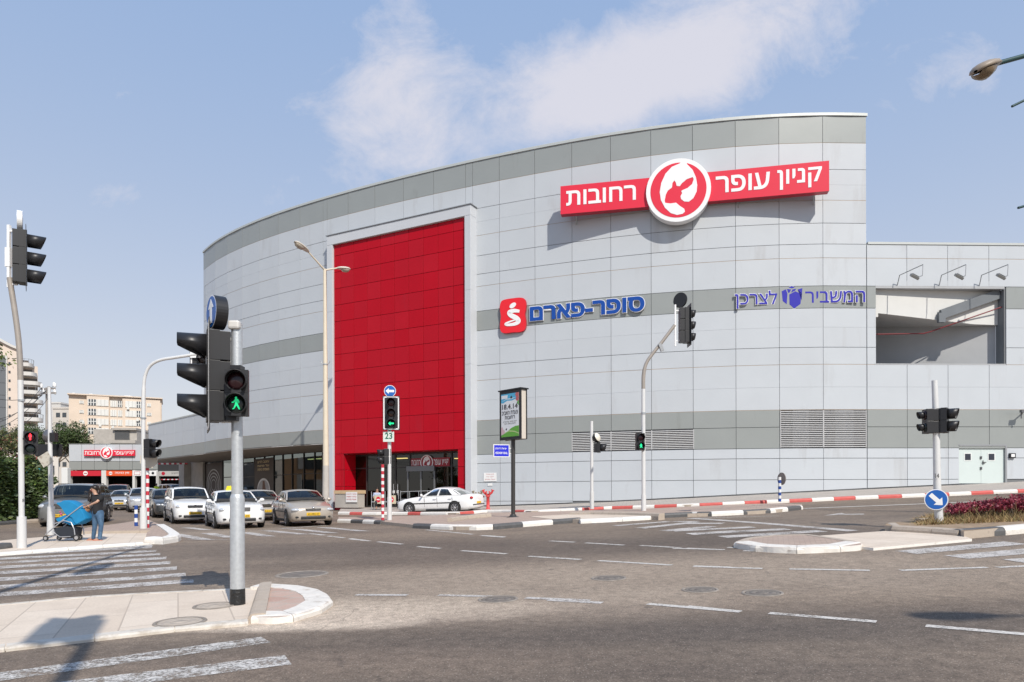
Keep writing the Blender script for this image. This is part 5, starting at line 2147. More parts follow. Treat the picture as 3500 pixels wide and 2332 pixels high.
# mast arm pole with a head over the road
b = XZ(490, 25.2)
Zp = 25.2
t = thing('traffic_light', 'white mast pole curving over the road beside the red and white striped post', 'traffic light', b + UP * .05)
pole(t, [b, at(490, 1735, Zp)], [.118, .115], [WHP], 'pole_sleeve')
arm = [at(490, 1737, Zp), at(490, 1430, Zp), at(491, 1330, Zp), at(496, 1285, Zp), at(512, 1252, Zp), at(545, 1232, Zp), at(600, 1222, Zp), at(682, 1210, Zp)]
pole(t, [arm[0]] + spline(arm[1:], 6), [.072] + [.068] * 7 + [.055] * 30, [WHP])
MB().tube([at(490, 1432, Zp), at(490, 1427, Zp)], .095, 16).build('collar', [STEEL], t, world=True)
signal_head(t, at(690, 1228, Zp + .1), Vector((.25, -.97, 0)), 3, .38, .34, .3, .14, .3, None, (.8, 1.3))
MB().box(at(668, 1209, Zp), (.35, .06, .3)).build('mounting_plate', [SIGNW], t, world=True)
signal_head(t, at(521, 1533, Zp), Vector((.97, -.2, 0)), 2, .33, .34, .24, .13, .30)
mb = MB()
mb.prism([(math.cos(R(22.5 + 45 * k)) * .33, math.sin(R(22.5 + 45 * k)) * .33) for k in range(8)], at(508, 1571, Zp + .25), Vector((1, 0, 0)), UP, .02)
mb.build('octagonal_sign_back', [mat('sign_back', (.55, .50, .42), .6)], t, world=True)

# signal with the number plate 23
b = XZ(1331, 29.0) + UP * .1
Zp = 29.0
t = thing('traffic_light', 'signal before the red portal with a green arrow, blue round sign and number plate', 'traffic light', b)
pole(t, [b, at(1331, 1700, Zp)], [.098, .095], [WHP], 'pole_sleeve')
pole(t, [at(1331, 1702, Zp), at(1331, 1345, Zp)], [.076, .07], [WHP])
Nf = Vector((.10, -.99, 0))
signal_head(t, at(1337, 1412, Zp - .25), Nf, 3, .42, .36, .26, .155, .22, (2, GRN), (.68, 1.38), ARW, vis_r=.175)
disc_sign(t, at(1333, 1337, Zp - .2), Nf, .235, True, .03)
MB().prism([(-.22, -.205), (.22, -.205), (.22, .205), (-.22, .205)], at(1328, 1493, Zp - .18), Vector((1, 0, 0)), UP, .02).build('number_plate', [mat('plate_pale_green', (.62, .68, .63), .5)], t, world=True)
mb = MB()
mb.text('23', at(1315.5, 1501, Zp - .185), Vector((1, 0, 0)), UP, .30, .25, 0, .02)
mb.build('lettering', [mat('plate_green', (.01, .13, .08), .5)], t, world=True)
signal_head(t, at(1312, 1561, Zp), Vector((-.95, -.3, 0)), 2, .31, .32, .26, .12, .28)

# short camera signal
b = XZ(2023, 33.0) + UP * .1
Zp = 33.0
t = thing('traffic_light', 'short white pole with a tilted lamp and one side facing signal before the narrow louvre', 'traffic light', b)
pole(t, [b, at(2023, 1681, Zp)], [.10, .097], [WHP], 'pole_sleeve')
pole(t, [at(2023, 1683, Zp), at(2022, 1440, Zp)], [.074, .07], [WHP])
signal_head(t, at(2052, 1531, Zp), Vector((.97, -.2, 0)), 1, .44, .34, .28, .15, .28)
mb = MB()
mb.lathe(at(2038, 1497, Zp), Vector((.75, -.55, .35)), [(.001, -.12), (.19, -.1), (.22, 0), (.22, .06)], 20)
mb.build('lamp_housing', [BLACK], t, world=True)
mb = MB()
mb.lathe(at(2041, 1495, Zp - .03), Vector((.75, -.55, .35)), [(.21, .02), (.15, .09), (.001, .12)], 20)
mb.bar(at(2023, 1500, Zp), at(2036, 1505, Zp), .05, .05)
mb.build('lamp_cover', [mat('lamp_cream', (.72, .68, .58), .4)], t, world=True)

# bent pole carrying a high signal
b = XZ(2200, 28.5) + UP * .1
Zp = 28.5
t = thing('traffic_light', 'white pole leaning over at the top to a high signal, before the curved facade', 'traffic light', b)
pole(t, [b, at(2200, 1692, Zp)], [.098, .095], [WHP], 'pole_sleeve')
pth = [at(2199, 1415, Zp), at(2199, 1330, Zp), at(2200, 1280, Zp), at(2210, 1240, Zp), at(2234, 1205, Zp), at(2262, 1170, Zp), at(2306, 1112, Zp)]
pole(t, [at(2200, 1694, Zp), pth[0], pth[1]], [.08, .077, .075], [WHP])
pole(t, spline(pth[1:], 5), [.075] * 8 + [.066] * 30, [BRNGREY], 'bent_arm')
MB().tube([at(2199, 1416, Zp), at(2199, 1410, Zp)], .1, 16).build('collar', [STEEL], t, world=True)
mb = MB()
mb.bar(at(2254, 1176, Zp - .05), at(2264, 1200, Zp - .05), .14, .12)
mb.build('arm_joint', [GREYM], t, world=True)
signal_head(t, at(2358, 1113, Zp), Vector((.97, .02, 0)), 3, .46, .40, .42, .15, .22, None, (.62, 1.65))
mb = MB()
mb.bar(at(2308, 1042, Zp), at(2308, 1184, Zp), .07, .06)
for y in (1062, 1165):
    mb.bar(at(2308, y, Zp), at(2325, y, Zp), .05, .05)
mb.build('head_bracket', [SIGNW], t, world=True)
disc_sign(t, at(2327, 1027, Zp), Vector((.72, .69, 0)), .30, False, .05, BLACK)
mb = MB()
Nb = Vector((-.72, -.69, 0))
Ub = UP.cross(Nb).normalized()
mb.prism(circ(30, .30), at(2326, 1027, Zp) + Nb * .06, Ub, UP, .02)
mb.build('sign_back', [BLACK], t, world=True)
signal_head(t, at(2190, 1510, Zp - .15), Vector((.15, -.98, 0)), 2, .34, .34, .25, .125, .14, (1, GRN), None, MAN, vis_r=.15)

# pole on the planted median
b = XZ(3210, 16.5) + UP * .16
Zp = 16.5
t = thing('traffic_light', 'leaning white pole in the planted median with two signals and a blue keep right sign', 'traffic light', b)
pole(t, [b, at(3204, 1690, Zp)], [.09, .085], [WHP], 'pole_sleeve')
pole(t, [at(3204, 1692, Zp), at(3199, 1420, Zp), at(3194, 1301, Zp)], [.082, .07, .062], [WHP])
signal_head(t, at(3160, 1441, Zp + .05), Vector((-.97, .15, 0)), 2, .28, .30, .25, .11, .16, vis_r=.085)
signal_head(t, at(3240, 1437, Zp - .1), Vector((.72, -.62, 0)), 2, .285, .31, .22, .115, .22, vis_r=.125)
mb = MB()
for y in (1400, 1475):
    mb.bar(at(3182, y, Zp), at(3222, y, Zp), .05, .04)
mb.build('head_clamp', [BLACK], t, world=True)
disc_sign(t, at(3200, 1708, Zp - .1), Vector((-.42, -.9, 0)), .24, True, .02, GREYM, 'round_sign', R(135))
mb = MB()
mb.text('14', at(3196, 1634, Zp - .12), Vector((1, 0, 0)), UP, .095, .10, 0, .01)
mb.build('stencilled_number', [BLACK], t, world=True)


# ------------------------------------------------------------------ striped posts
def striped_post(x, Z, ytop, r, label, c1, c2, n, off, name='striped_post', cat='post', group=None):
    b = XZ(x, Z) + UP * off
    t = thing(name, label, cat, b, 0, group)
    z1 = ray(x, ytop)[1] * Z + CZ
    mb = MB()
    for k in range(n):
        a, c = b.z + (z1 - b.z) * k / n, b.z + (z1 - b.z) * (k + 1) / n
        mb.tube([(b.x, b.y, a), (b.x, b.y, c)], r, 14, k % 2, k == n - 1)
    mb.build('post', [c1, c2], t, world=True)
    return t


SR = mat('stripe_red', (.50, .03, .05), .5)
SW_ = mat('stripe_white', (.74, .74, .73), .5)
SB = mat('stripe_blue', (.015, .06, .27), .5)
striped_post(504, 25.6, 1567, .06, 'red and white striped post beside the curved mast pole', SR, SW_, 17, .13, group='red and white striped posts')
striped_post(1308, 28.6, 1588, .06, 'red and white striped post beside the signal with the number plate', SR, SW_, 17, .1, group='red and white striped posts')
striped_post(465, 27, 1728, .062, 'short blue and white striped post at the raised corner pavement', SB, SW_, 5, .13, group='blue and white posts')
t = striped_post(2665, 31.0, 1631, .065, 'blue and white post carrying a round sign, at the tip of the pink island', SB, SW_, 8, .12, group='blue and white posts')
mb = MB()
Nd = Vector((-.95, -.30, 0)).normalized()
mb.prism(circ(28, .275), at(2671, 1637, 31.12), UP.cross(Nd).normalized(), UP, .02)
mb.build('round_sign', [mat('sign_back_brown', (.27, .235, .21), .6)], t, world=True)

# ------------------------------------------------------------------ double street lamp
CREAM = mat('cream_lamp_paint', (.66, .58, .45), .5, var=.04, vs=3)


def lamp_head(t, c, d, L, shell=None, bowl=None, k=1.0):
    """cobra head pointing along d"""
    d = Vector(d).normalized()
    s = d.cross(UP).normalized()
    u = s.cross(d)
    st = [(0, .06, .06), (.12, .15, .09), (.3, .21, .115), (.6, .23, .125), (.85, .19, .105), (.97, .11, .06), (1.0, .04, .02)]
    vs = []
    n = 12
    for f, w, hh in st:
        w, hh = w * k, hh * k
        for kk_ in range(n):
            a = 2 * math.pi * kk_ / n
            y = math.sin(a)
            vs.append(c + d * (f * L) + s * (math.cos(a) * w) + u * (y * (hh if y > 0 else .03)))
    mb = MB().add(vs, [(i * n + k, i * n + (k + 1) % n, (i + 1) * n + (k + 1) % n, (i + 1) * n + k) for i in range(len(st) - 1) for k in range(n)], 0, True)
    hd = mb.build('lamp_head', [shell or mat('lamp_shell', (.60, .55, .47), .5)], t, world=True)
    mb = MB()
    st = [(.36, .15, .02), (.45, .18, .13), (.65, .19, .17), (.85, .16, .13), (.93, .09, .04)]
    vs = []
    for f, w, hh in st:
        w, hh = w * k, hh * k
        for kk_ in range(9):
            a = math.pi + math.pi * kk_ / 8
            vs.append(c + d * (f * L) + s * (math.cos(a) * w) + u * (math.sin(a) * hh - .03))
    mb.add(vs, [(i * 9 + k, i * 9 + k + 1, (i + 1) * 9 + k + 1, (i + 1) * 9 + k) for i in range(len(st) - 1) for k in range(8)], 0, True)
    mb.build('lens', [bowl or mat('lamp_bowl', (.42, .37, .30), .15, var=.2, vs=12)], hd, world=True)
    return hd


Zp = 40.5
b = XZ(1113, Zp)
t = thing('street_lamp', 'tall cream street lamp with two arms in front of the red portal', 'street lamp', b)
pole(t, [b, at(1114, 1592, Zp)], [.20, .175], [mat('grey_lamp_foot', (.47, .44, .40), .7, var=.08, vs=4)], 'lamp_foot')
pole(t, [at(1114, 1592, Zp), at(1112, 1250, Zp), at(1110, 920, Zp)], [.17, .125, .085], [CREAM])
for xe, ye, dx, L in ((1050, 857, -1, .95), (1158, 916, 1, .75)):
    p, q = at(1110, 924, Zp), at(xe, ye, Zp - (1.0 if dx < 0 else -.4))
    MB().tube([p, q], [.05, .04], 10).build('arm', [CREAM], t, world=True)
    d = (q - p).normalized()
    lamp_head(t, q - d * .12, Vector((d.x, d.y, d.z * (.55 if dx < 0 else .2))), L * 1.05)
mb = MB()
c = at(1112, 1246, Zp)
for s in (-1, 1):
    mb.tube([c + Vector((s * .1, 0, 0)), c + Vector((s * .22, 0, .08)), c + Vector((s * .26, 0, .2))], .02, 6)
mb.tube([c - UP * .03, c + UP * .03], .15, 14)
mb.build('bracket_ring', [STEEL], t, world=True)

# lamp reaching in from the picture edge
t = thing('street_lamp', 'brown lamp head on a dark green arm reaching in under the open sky', 'street lamp', XZ(3900, 17.5))
ARMG = mat('dark_green_arm', (.02, .06, .06), .45)
p, q = at(3402, 219, 17.0), at(3900, 95, 17.5)
MB().tube([p, at(3500, 192, 17.1), q], .055, 10).build('arm', [ARMG], t, world=True)
pb = XZ(3900, 17.5)
pole(t, [pb, Vector((pb.x, pb.y, q.z))], [.13, .07], [ARMG])
lamp_head(t, at(3408, 222, 17.0), (at(3310, 252, 16.6) - at(3408, 222, 17.0)), .84, mat('brown_lamp_shell', (.30, .245, .19), .5), mat('brown_lamp_bowl', (.20, .145, .09), .2), 1.25)
for (x0, y0, x1, y1) in ((3459, 364, 3560, 315), (3480, 711, 3560, 688)):
    MB().tube([at(x0, y0, 17.3), at(x1, y1, 17.4), Vector((pb.x, pb.y, at(x1, y1 - 60, 17.5).z))], .03, 8).build('side_bracket', [ARMG], t, world=True)

# ------------------------------------------------------------------ advertising sign
b = G(1754, 1769, .1) + UP * .1
ZB = b.y
t = thing('advertising_sign', 'framed poster of a spring walk on a dark post, standing on the pink island', 'advertising sign', b)
pole(t, [b, at(1754, 1490, ZB)], [.082, .082], [DARKM])
mb = MB()
mb.lathe(b, UP, [(.26, -.02), (.26, .02), (.14, .05), (.11, .12)], 16)
mb.build('base_plate', [DARKM], t, world=True)
Nb = Vector((-.74, -.67, 0)).normalized()
Ub = UP.cross(Nb)
kb = ZB / F
zc_ = at(1742, 1421, ZB)
zb0, zb1 = at(1754, 1504, ZB).z, at(1754, 1336, ZB).z
Wb = 1.22
o = Vector((b.x, b.y, 0)) + Nb * .15
mb = MB()
mb.prism([(-Wb / 2, zb0), (Wb / 2, zb0), (Wb / 2, zb1), (-Wb / 2, zb1)], o, Ub, UP, .05, 0)
mb.prism([(-Wb / 2 + .02, zb0 + .02), (Wb / 2 - .02, zb0 + .02), (Wb / 2 - .02, zb1 - .02), (-Wb / 2 + .02, zb1 - .02)], o - Nb * .05, Ub, UP, .24, 1)
mb.prism([(-Wb / 2, zb0), (Wb / 2, zb0), (Wb / 2, zb1), (-Wb / 2, zb1)], o - Nb * .29, Ub, UP, .05, 0)
mb.prism([(-Wb / 2 - .05, zb1 + .003), (Wb / 2 + .05, zb1 + .003), (Wb / 2 + .05, zb1 + .05), (-Wb / 2 - .05, zb1 + .05)], o + Nb * .04, Ub, UP, .42, 0)
mb.build('case', [BLACK, mat('case_cream', (.58, .53, .46), .5)], t, world=True)
x0, x1, y0, y1 = -Wb / 2 + .1, Wb / 2 - .1, zb0 + .12, zb1 - .12
pw_, ph_ = x1 - x0, y1 - y0
mb = MB()
mb.prism([(x0, y0), (x1, y0), (x1, y1), (x0, y1)], o + Nb * .004, Ub, UP, .003, 0)


def pl(mb, pts, mi, e):
    mb.prism([(x0 + a * pw_, y0 + c * ph_) for a, c in pts], o + Nb * e, Ub, UP, .001, mi)


pl(mb, [(0, 1), (0, .80), (.12, .79), (.35, .84), (.6, .83), (.85, .86), (1, .84), (1, 1)], 1, .006)
pl(mb, [(.05, .83), (.3, .87), (.6, .865), (.85, .895), (.6, .885), (.3, .885)], 0, .008)
pl(mb, [(.02, .97), (.38, .97), (.36, .89), (.02, .89)], 0, .009)
pl(mb, [(.84, 1), (.8, .95), (.86, .9), (.82, .85), (.92, .80), (1, .82), (1, 1)], 3, .009)
pl(mb, [(.9, .78), (1, .82), (1, .70), (.94, .74)], 2, .010)
pl(mb, [(.52, .92), (.62, .94), (.64, .89), (.56, .87)], 4, .010)
pl(mb, [(0, 0), (1, 0), (1, .24), (.8, .235), (.55, .19), (.3, .10), (0, .04)], 2, .006)
pl(mb, [(.1, .08), (.45, .12), (.75, .10), (1, .05), (1, .07), (.75, .125), (.45, .145)], 5, .008)
pl(mb, [(0, .05), (0, .22), (.08, .24), (.13, .17), (.22, .15), (.18, .08)], 6, .008)
pl(mb, [(.26, .19), (.33, .2), (.33, .16), (.28, .15)], 4, .009)
for body, a, c, w, hh, off in (('18.4.14', .06, .64, .88, .12, .012), (heb('צעדת האביב'), .05, .515, .9, .085, .01), (heb('רחובות'), .22, .41, .56, .075, .01), (heb('יום שישי בפארק'), .12, .33, .76, .035, 0), (heb('פרטים באתר העיר'), .18, .29, .64, .028, 0)):
    mb.text(body, o + Nb * .012 + Ub * (x0 + a * pw_) + UP * (y0 + c * ph_), Ub, UP, w * pw_, hh * ph_, 4, off)
mb.build('poster', [mat('poster_white', (.72, .74, .76), .35), mat('poster_sky', (.08, .40, .62), .35), mat('poster_green', (.12, .36, .05), .35), mat('poster_rose', (.48, .12, .12), .35), mat('poster_ink', (.03, .03, .035), .4),
                       mat('poster_lime', (.45, .55, .25), .35), mat('poster_pink', (.60, .42, .45), .35)], t, world=True)

# street name sign hung on its post
c = at(1714, 1541, ZB - .1)
t2 = thing('street_name_sign', 'small blue street name sign hung on the post of the advertising sign', 'street sign', c)
Un = Vector((.97, .25, 0)).normalized()
Nn = Un.cross(UP)
w2, h2 = .29, .215
mb = MB()
mb.prism([(-w2 - .03, -h2 - .03), (w2 + .03, -h2 - .03), (w2 + .03, h2 + .03), (-w2 - .03, h2 + .03)], c, Un, UP, .08)
mb.bar(c + Un * w2 + UP * .1 - Nn * .04, Vector((b.x, b.y, c.z + .1)), .03, .03)
mb.bar(c + Un * w2 - UP * .1 - Nn * .04, Vector((b.x, b.y, c.z - .1)), .03, .03)
mb.build('case', [WHITE], t2, world=True)
mb = MB()
mb.prism([(-w2, -h2), (w2, -h2), (w2, h2), (-w2, h2)], c + Nn * .004, Un, UP, .003)
mb.build('face', [mat('sign_deep_blue', (.012, .02, .55), .4)], t2, world=True)
mb = MB()
mb.text(heb('ישראל ורדינסקי'), c + Nn * .008 - Un * (w2 * .86) + UP * .03, Un, UP, w2 * 1.55, .10, 0, .012)
mb.text('VERDINSKY ISRAEL', c + Nn * .008 - Un * (w2 * .86) - UP * .13, Un, UP, w2 * 1.7, .085, 0, .012)
mb.build('lettering', [SIGNW], t2, world=True)

# ------------------------------------------------------------------ hydrants
def hydrant(x, y, hgt, label, m, Z=None):
    b = (G(x, y, .12) if Z is None else XZ(x, Z)) + UP * .12
    t = thing('fire_hydrant', label, 'hydrant', b, 0)
    mb = MB()
    mb.lathe(b, UP, [(.14, -.05), (.14, .0), (.13, .03), (.09, .05), (.085, hgt * .62), (.13, hgt * .64), (.13, hgt * .68), (.09, hgt * .7), (.10, hgt * .78)], 16)
    mb.build('standpipe', [m], t, world=True)
    for s in (-1, 1):
        a = b + UP * (hgt * .72)
        e = a + Vector((s * .22, -.06, hgt * .14))
        mb = MB()
        mb.tube([a, a + Vector((s * .1, -.03, .05)), e, e + Vector((s * .03, 0, .1))], [.06, .065, .06, .055], 12)
        mb.tube([e + Vector((s * .02, 0, .08)), e + Vector((s * .04, 0, .14))], .085, 12)
        mb.tube([a + Vector((s * .08, -.1, .16)), a + Vector((s * .08, -.24, .17))], .045, 10)
        mb.build('outlet', [m], t, world=True)
    return t


hydrant(1668, 1741, 1.05, 'red fire hydrant with two outlets against the silver wall', mat('hydrant_red', (.62, .06, .06), .45, var=.08, vs=9))
hydrant(1632, 0, .95, 'small brass and grey standpipe behind the tail of the white sedan', mat('standpipe_brass', (.30, .25, .18), .5, .3, var=.3, vs=12), 41.0)

# ------------------------------------------------------------------ before the entrance
e0 = pp(ug(1206) + .15, zf, .55)
t = thing('planter_box', 'low concrete box with a white notice beside the red entrance pier', 'planter box', e0)
q = lambda u, z, o: e0 + pu * u + UP * z + pn * o
mb = MB()
mb.prism([(0, 0), (1.9, 0), (1.9, .88), (0, .88)], e0, pu, UP, .6)
mb.build('body', [CONC], t, world=True, bevel=.02)
MB().prism([(-.05, .884), (1.95, .884), (1.95, 1.1), (-.05, 1.1)], q(0, 0, .04), pu, UP, .7).build('wooden_top', [mat('pale_wood', (.55, .40, .24), .7, var=.1, vs=6)], t, world=True)
mb = MB()
mb.prism([(.95, .35), (1.85, .35), (1.85, .98), (.95, .98)], q(0, 0, .07), pu, UP, .02)
tn = mb.build('notice', [WHITE], t, world=True)
mb = MB()
for j, l in enumerate(('אסור לחנות', 'כניסה חופשית', 'שעות פתיחה')):
    mb.text(heb(l), q(1.0, .82 - .17 * j, .075), pu, UP, .8, .09, 0, .01)
mb.build('lettering', [mat('notice_red')], tn, world=True)


def no_entry(c, label):
    t = thing('no_entry_board', label, 'sign', c, 0, 'small no entry boards at the entrance')
    MB().prism([(-.3, -.25), (.3, -.25), (.3, .25), (-.3, .25)], c, pu, UP, .03).build('board', [mat('board_cream', (.68, .60, .42), .5)], t, world=True)
    mb = MB()
    mb.prism(circ(24, .17), c + pn * .006, pu, UP, .004, 0)
    mb.prism([(-.11, -.035), (.11, -.035), (.11, .035), (-.11, .035)], c + pn * .01, pu, UP, .003, 1)
    mb.build('roundel', [SIGNR, SIGNW], t, world=True)


ZE = 42.6
c1, c2 = at(1293, 1708, ZE), at(1338, 1708, ZE)
no_entry(c1, 'cream board with a no entry roundel, to one side of the striped post')
no_entry(c2, 'cream board with a no entry roundel, partly behind the signal pole')
t = thing('entrance_railing', 'low steel railing around the guard post at the red entrance', 'railing', XZ(1293, ZE) + UP * .12)
mb = MB()
for x in (1270, 1316, 1362, 1369):
    p = XZ(x, ZE + .05) + UP * .12
    mb.tube([p, p + UP * 1.1], .022, 8)
mb.tube([at(1270, 1716, ZE + .05), at(1362, 1716, ZE + .05)], .025, 8)
mb.build('bars', [STEEL], t, world=True)
t = thing('entrance_railing', 'steel railing between the glass doors and the white sedan', 'railing', XZ(1420, 42) + UP * .12)
mb = MB()
for x in (1369, 1400, 1431, 1462, 1496, 1528):
    p = XZ(x, 42.2) + UP * .12
    mb.tube([p, p + UP * 1.05], .017, 8)
for dz in (1.05, .6, .15):
    mb.tube([XZ(1369, 42.2) + UP * (dz + .12), XZ(1528, 42.2) + UP * (dz + .12)], .016, 8)
mb.build('bars', [STEEL], t, world=True)
# ------------------------------------------------------------------ cars
TYRE = mat('tyre_rubber', (.022, .022, .023), .8)
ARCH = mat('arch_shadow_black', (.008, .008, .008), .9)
CARGL = glass('car_glass', (.40, .46, .44), .01, 1.0)
CHROME = mat('chrome', (.6, .6, .6), .15, .95)
TRIM = mat('black_trim', (.025, .025, .026), .5)
RIM = mat('alloy_rim', (.42, .42, .43), .3, .7)
HUBC = mat('rim_dark', (.05, .05, .05), .6)
HEADL = mat('headlamp', (.62, .64, .66), .08, .35, coat=1)
AMBER = mat('amber_lamp', (.65, .22, .03), .2)
TAILR = mat('tail_lamp_red', (.45, .012, .015), .15, coat=.6)
PLATE = mat('yellow_plate', (.72, .44, .015), .45)
INK = mat('plate_ink', (.02, .02, .02), .5)
SEATM = mat('car_seat_grey', (.05, .05, .052), .8)


def paint(name, c, metal=.0):
    return mat(name, c, .28, metal, .5, coat=.8)


def car(name, label, cat, pos, heading, spec, body, plate=None, group=None, off=0.0, roof_sign=False, rails=False, driver=(.12, .12, .14)):
    """spec: L W H, wb (wheelbase), fo (front overhang), R, hood (height at nose, at windscreen), belt (rear), deck, screen/roof/rear x as fractions"""
    L, W, H, wb, fo, Rw = (spec[k] for k in ('L', 'W', 'H', 'wb', 'fo', 'R'))
    x1 = L / 2
    ang = math.atan2(heading[1], heading[0])
    t = thing(name, label, cat, pos, ang, group)
    # tilt with the ground
    fx, fy = math.cos(ang), math.sin(ang)
    sl = (h(pos.x + fx * 1.4, pos.y + fy * 1.4) - h(pos.x - fx * 1.4, pos.y - fy * 1.4)) / 2.8
    sr = (h(pos.x - fy, pos.y + fx) - h(pos.x + fy, pos.y - fx)) / 2.0
    t.rotation_euler = (math.atan(sr), -math.atan(sl), ang)
    w = W / 2
    nh, ch_, bh, dh, th = spec['nose'], spec['cowl'], spec['belt'], spec['deck'], spec['tail']
    xc, xr0, xr1, xb = spec['xc'], spec['xr0'], spec['xr1'], spec['xb']     # cowl, roof front, roof rear, rear glass base
    # stations: x, top z, half width, bottom z
    ST = [(x1, nh - .16, .62 * w, .34), (x1 - .03, nh - .07, .74 * w, .26), (x1 - .10, nh - .02, .86 * w, .22), (x1 - .25, nh + .02, .95 * w, .19), (x1 - .55, nh + (ch_ - nh) * .45, .985 * w, .18),
          ((x1 - .55 + xc) / 2, nh + (ch_ - nh) * .8, w, .18), (xc, ch_, w, .18), ((xc + xb) / 2, (ch_ + bh) / 2 + .01, w, .18), (xb, bh, w, .18)]
    if xb > -x1 + .35:
        ST += [((xb - x1) / 2 - .02, dh, .985 * w, .19), (-x1 + .25, dh - .01, .95 * w, .22)]
    ST += [(-x1 + .12, dh - .04, .90 * w, .24), (-x1 + .03, th, .82 * w, .28), (-x1, th - .16, .72 * w, .36)]
    n = 15
    vs = []
    for (x, zt, hw, zb) in ST:
        zs = min(zt - .08, zb + (zt - zb) * .80)
        half = [(0, zt + .018), (.45, zt + .014), (.78, zt - .004), (.90, zt - .03), (.965, zs), (1.0, zb + (zt - zb) * .52), (.985, zb + (zt - zb) * .22), (.93, zb)]
        row = [(x, -hw * a, z) for a, z in half[::-1]] + [(x, hw * a, z) for a, z in half[1:]]
        vs += row
    fs = [(i * n + j, i * n + j + 1, (i + 1) * n + j + 1, (i + 1) * n + j) for i in range(len(ST) - 1) for j in range(n - 1)]
    fs += [(i * n + n - 1, i * n, (i + 1) * n, (i + 1) * n + n - 1) for i in range(len(ST) - 1)]
    fs += [tuple(range(n))[::-1], tuple(range((len(ST) - 1) * n, len(ST) * n))]
    mb = MB().add(vs, fs, 0, True)
    # cabin: roof, pillars
    wr, wbf = w * spec.get('wr', .76), w * .93
    zc0, zb0 = ch_ - .03, bh - .02
    bowR = .05

    def roof(u, v):                                          # u: front..back 0..1, v: -1..1
        x = xr0 + (xr1 - xr0) * u
        z = H - .055 * abs(v) ** 2.5 - (.045 * (1 - u / .35) ** 2 if u < .35 else 0) - (spec.get('rdrop', .05) * ((u - .45) / .55) ** 2 if u > .45 else 0)
        return Vector((x + .06 * (1 - v * v) * (1 - u) * 1.2 - .05 * (1 - v * v) * u, v * wr * (1 - .03 * (2 * u - 1) ** 2), z))

    def screen(u, v):                                        # u: bottom..top
        a = Vector((xc + .16 * (1 - v * v), v * wbf, zc0 + .015 * (1 - v * v)))
        return a.lerp(roof(0, v), u) + Vector((.02, 0, .012)) * math.sin(math.pi * u)

    def rear(u, v):
        a = Vector((xb - .12 * (1 - v * v), v * wbf * .97, zb0 + .015 * (1 - v * v)))
        return a.lerp(roof(1, v), u) + Vector((-.02, 0, .012)) * math.sin(math.pi * u)

    def side(s, u, v):                                       # u: front..back, v: bottom..top
        a = Vector((xc + (xb - xc) * u, s * wbf * (1 - .03 * u), zc0 + (zb0 - zc0) * u))
        return a.lerp(roof(u, s), v) + Vector((0, s * .035 * math.sin(math.pi * v), 0))

    def holed(mb, fn, us, vss, holes):
        """patch with window openings"""
        us = sorted(set(us + [q for hq in holes for q in hq[:2]]))
        vss = sorted(set(vss + [q for hq in holes for q in hq[2:]]))
        m = len(vss)
        P = [fn(u, v) for u in us for v in vss]
        fs = []
        for i in range(len(us) - 1):
            for j in range(m - 1):
                u, v = (us[i] + us[i + 1]) / 2, (vss[j] + vss[j + 1]) / 2
                if not any(a < u < b and c_ < v < d for a, b, c_, d in holes):
                    fs.append((i * m + j, i * m + j + 1, (i + 1) * m + j + 1, (i + 1) * m + j))
        mb.add(P, fs, 0, True)

    def grid(mb, fn, us, vss, mi=0, o=0.0, flip=False):
        P = [[fn(u, v) for v in vss] for u in us]
        if o:
            Q = []
            for i, u in enumerate(us):
                row = []
                for j, v in enumerate(vss):
                    e = 1e-3
                    nn = (fn(u + e, v) - fn(u - e, v)).cross(fn(u, v + e) - fn(u, v - e)).normalized()
                    row.append(P[i][j] + nn * (o if not flip else -o))
                Q.append(row)
            P = Q
        m = len(vss)
        mb.add([p for r in P for p in r], [(i * m + j, i * m + j + 1, (i + 1) * m + j + 1, (i + 1) * m + j) for i in range(len(us) - 1) for j in range(m - 1)], mi, True)
    lin = lambda a, b, k: [a + (b - a) * i / k for i in range(k + 1)]
    grid(mb, roof, lin(0, 1, 10), lin(-1, 1, 8))
    holed(mb, screen, lin(0, 1, 6), lin(-1, 1, 8), [(.05, .94, -.91, .91)])
    holed(mb, rear, lin(0, 1, 6), lin(-1, 1, 8), [(.08, .90, -.85, .85)])
    for s in (-1, 1):
        holed(mb, lambda u, v: side(s, u, v), lin(0, 1, 12), lin(0, 1, 5), [(a, b, .10, .88) for a, b in spec['win']])
    mb.build('body', [body], t)
    ins = MB()
    zi = min(ch_, bh) + .035
    ins.box(((xc + xb) / 2 + .05, 0, zi), (xc - xb + .1, wbf * 1.9, .02), 0)
    ins.box((xc - .12, 0, zi + .05), (.35, wbf * 1.7, .10), 0)
    for s in (-1, 1):
        for xs in (xr0 - .35, xr1 + .12):
            ins.prism([(-.2, 0), (.2, 0), (.17, .2), (.09, .24), (.09, .34), (-.09, .34), (-.09, .24), (-.17, .2)], (xs, s * .36, zi), Vector((0, 1, 0)), UP, .12, 1)
    ins.build('interior', [mat('dashboard_dark', (.03, .03, .032), .7), SEATM], t)
    if driver:
        dr = MB()
        dr.ball((xr0 - .22, .36, zi + .20), (.09, .085, .12), 12, 0)
        dr.ball((xr0 - .25, .36, zi + .25), (.10, .095, .10), 12, 1)
        dr.ball((xr0 - .24, .36, zi + .0), (.14, .22, .14), 12, 2)
        dr.build('driver', [mat('driver_skin', (.36, .21, .14), .6), mat('driver_hair', (.02, .015, .012), .6), mat('driver_shirt', driver, .8)], t)
        wl = MB()
        uu, ww = Vector((0, 1, 0)), Vector((.35, 0, .94))
        wl.tube([Vector((xc - .28, .36, zi + .08)) + uu * (.18 * math.cos(a)) + ww * (.18 * math.sin(a)) for a in [2 * math.pi * k / 18 for k in range(19)]], .014, 6, 0, False)
        wl.build('steering_wheel', [TRIM], t)
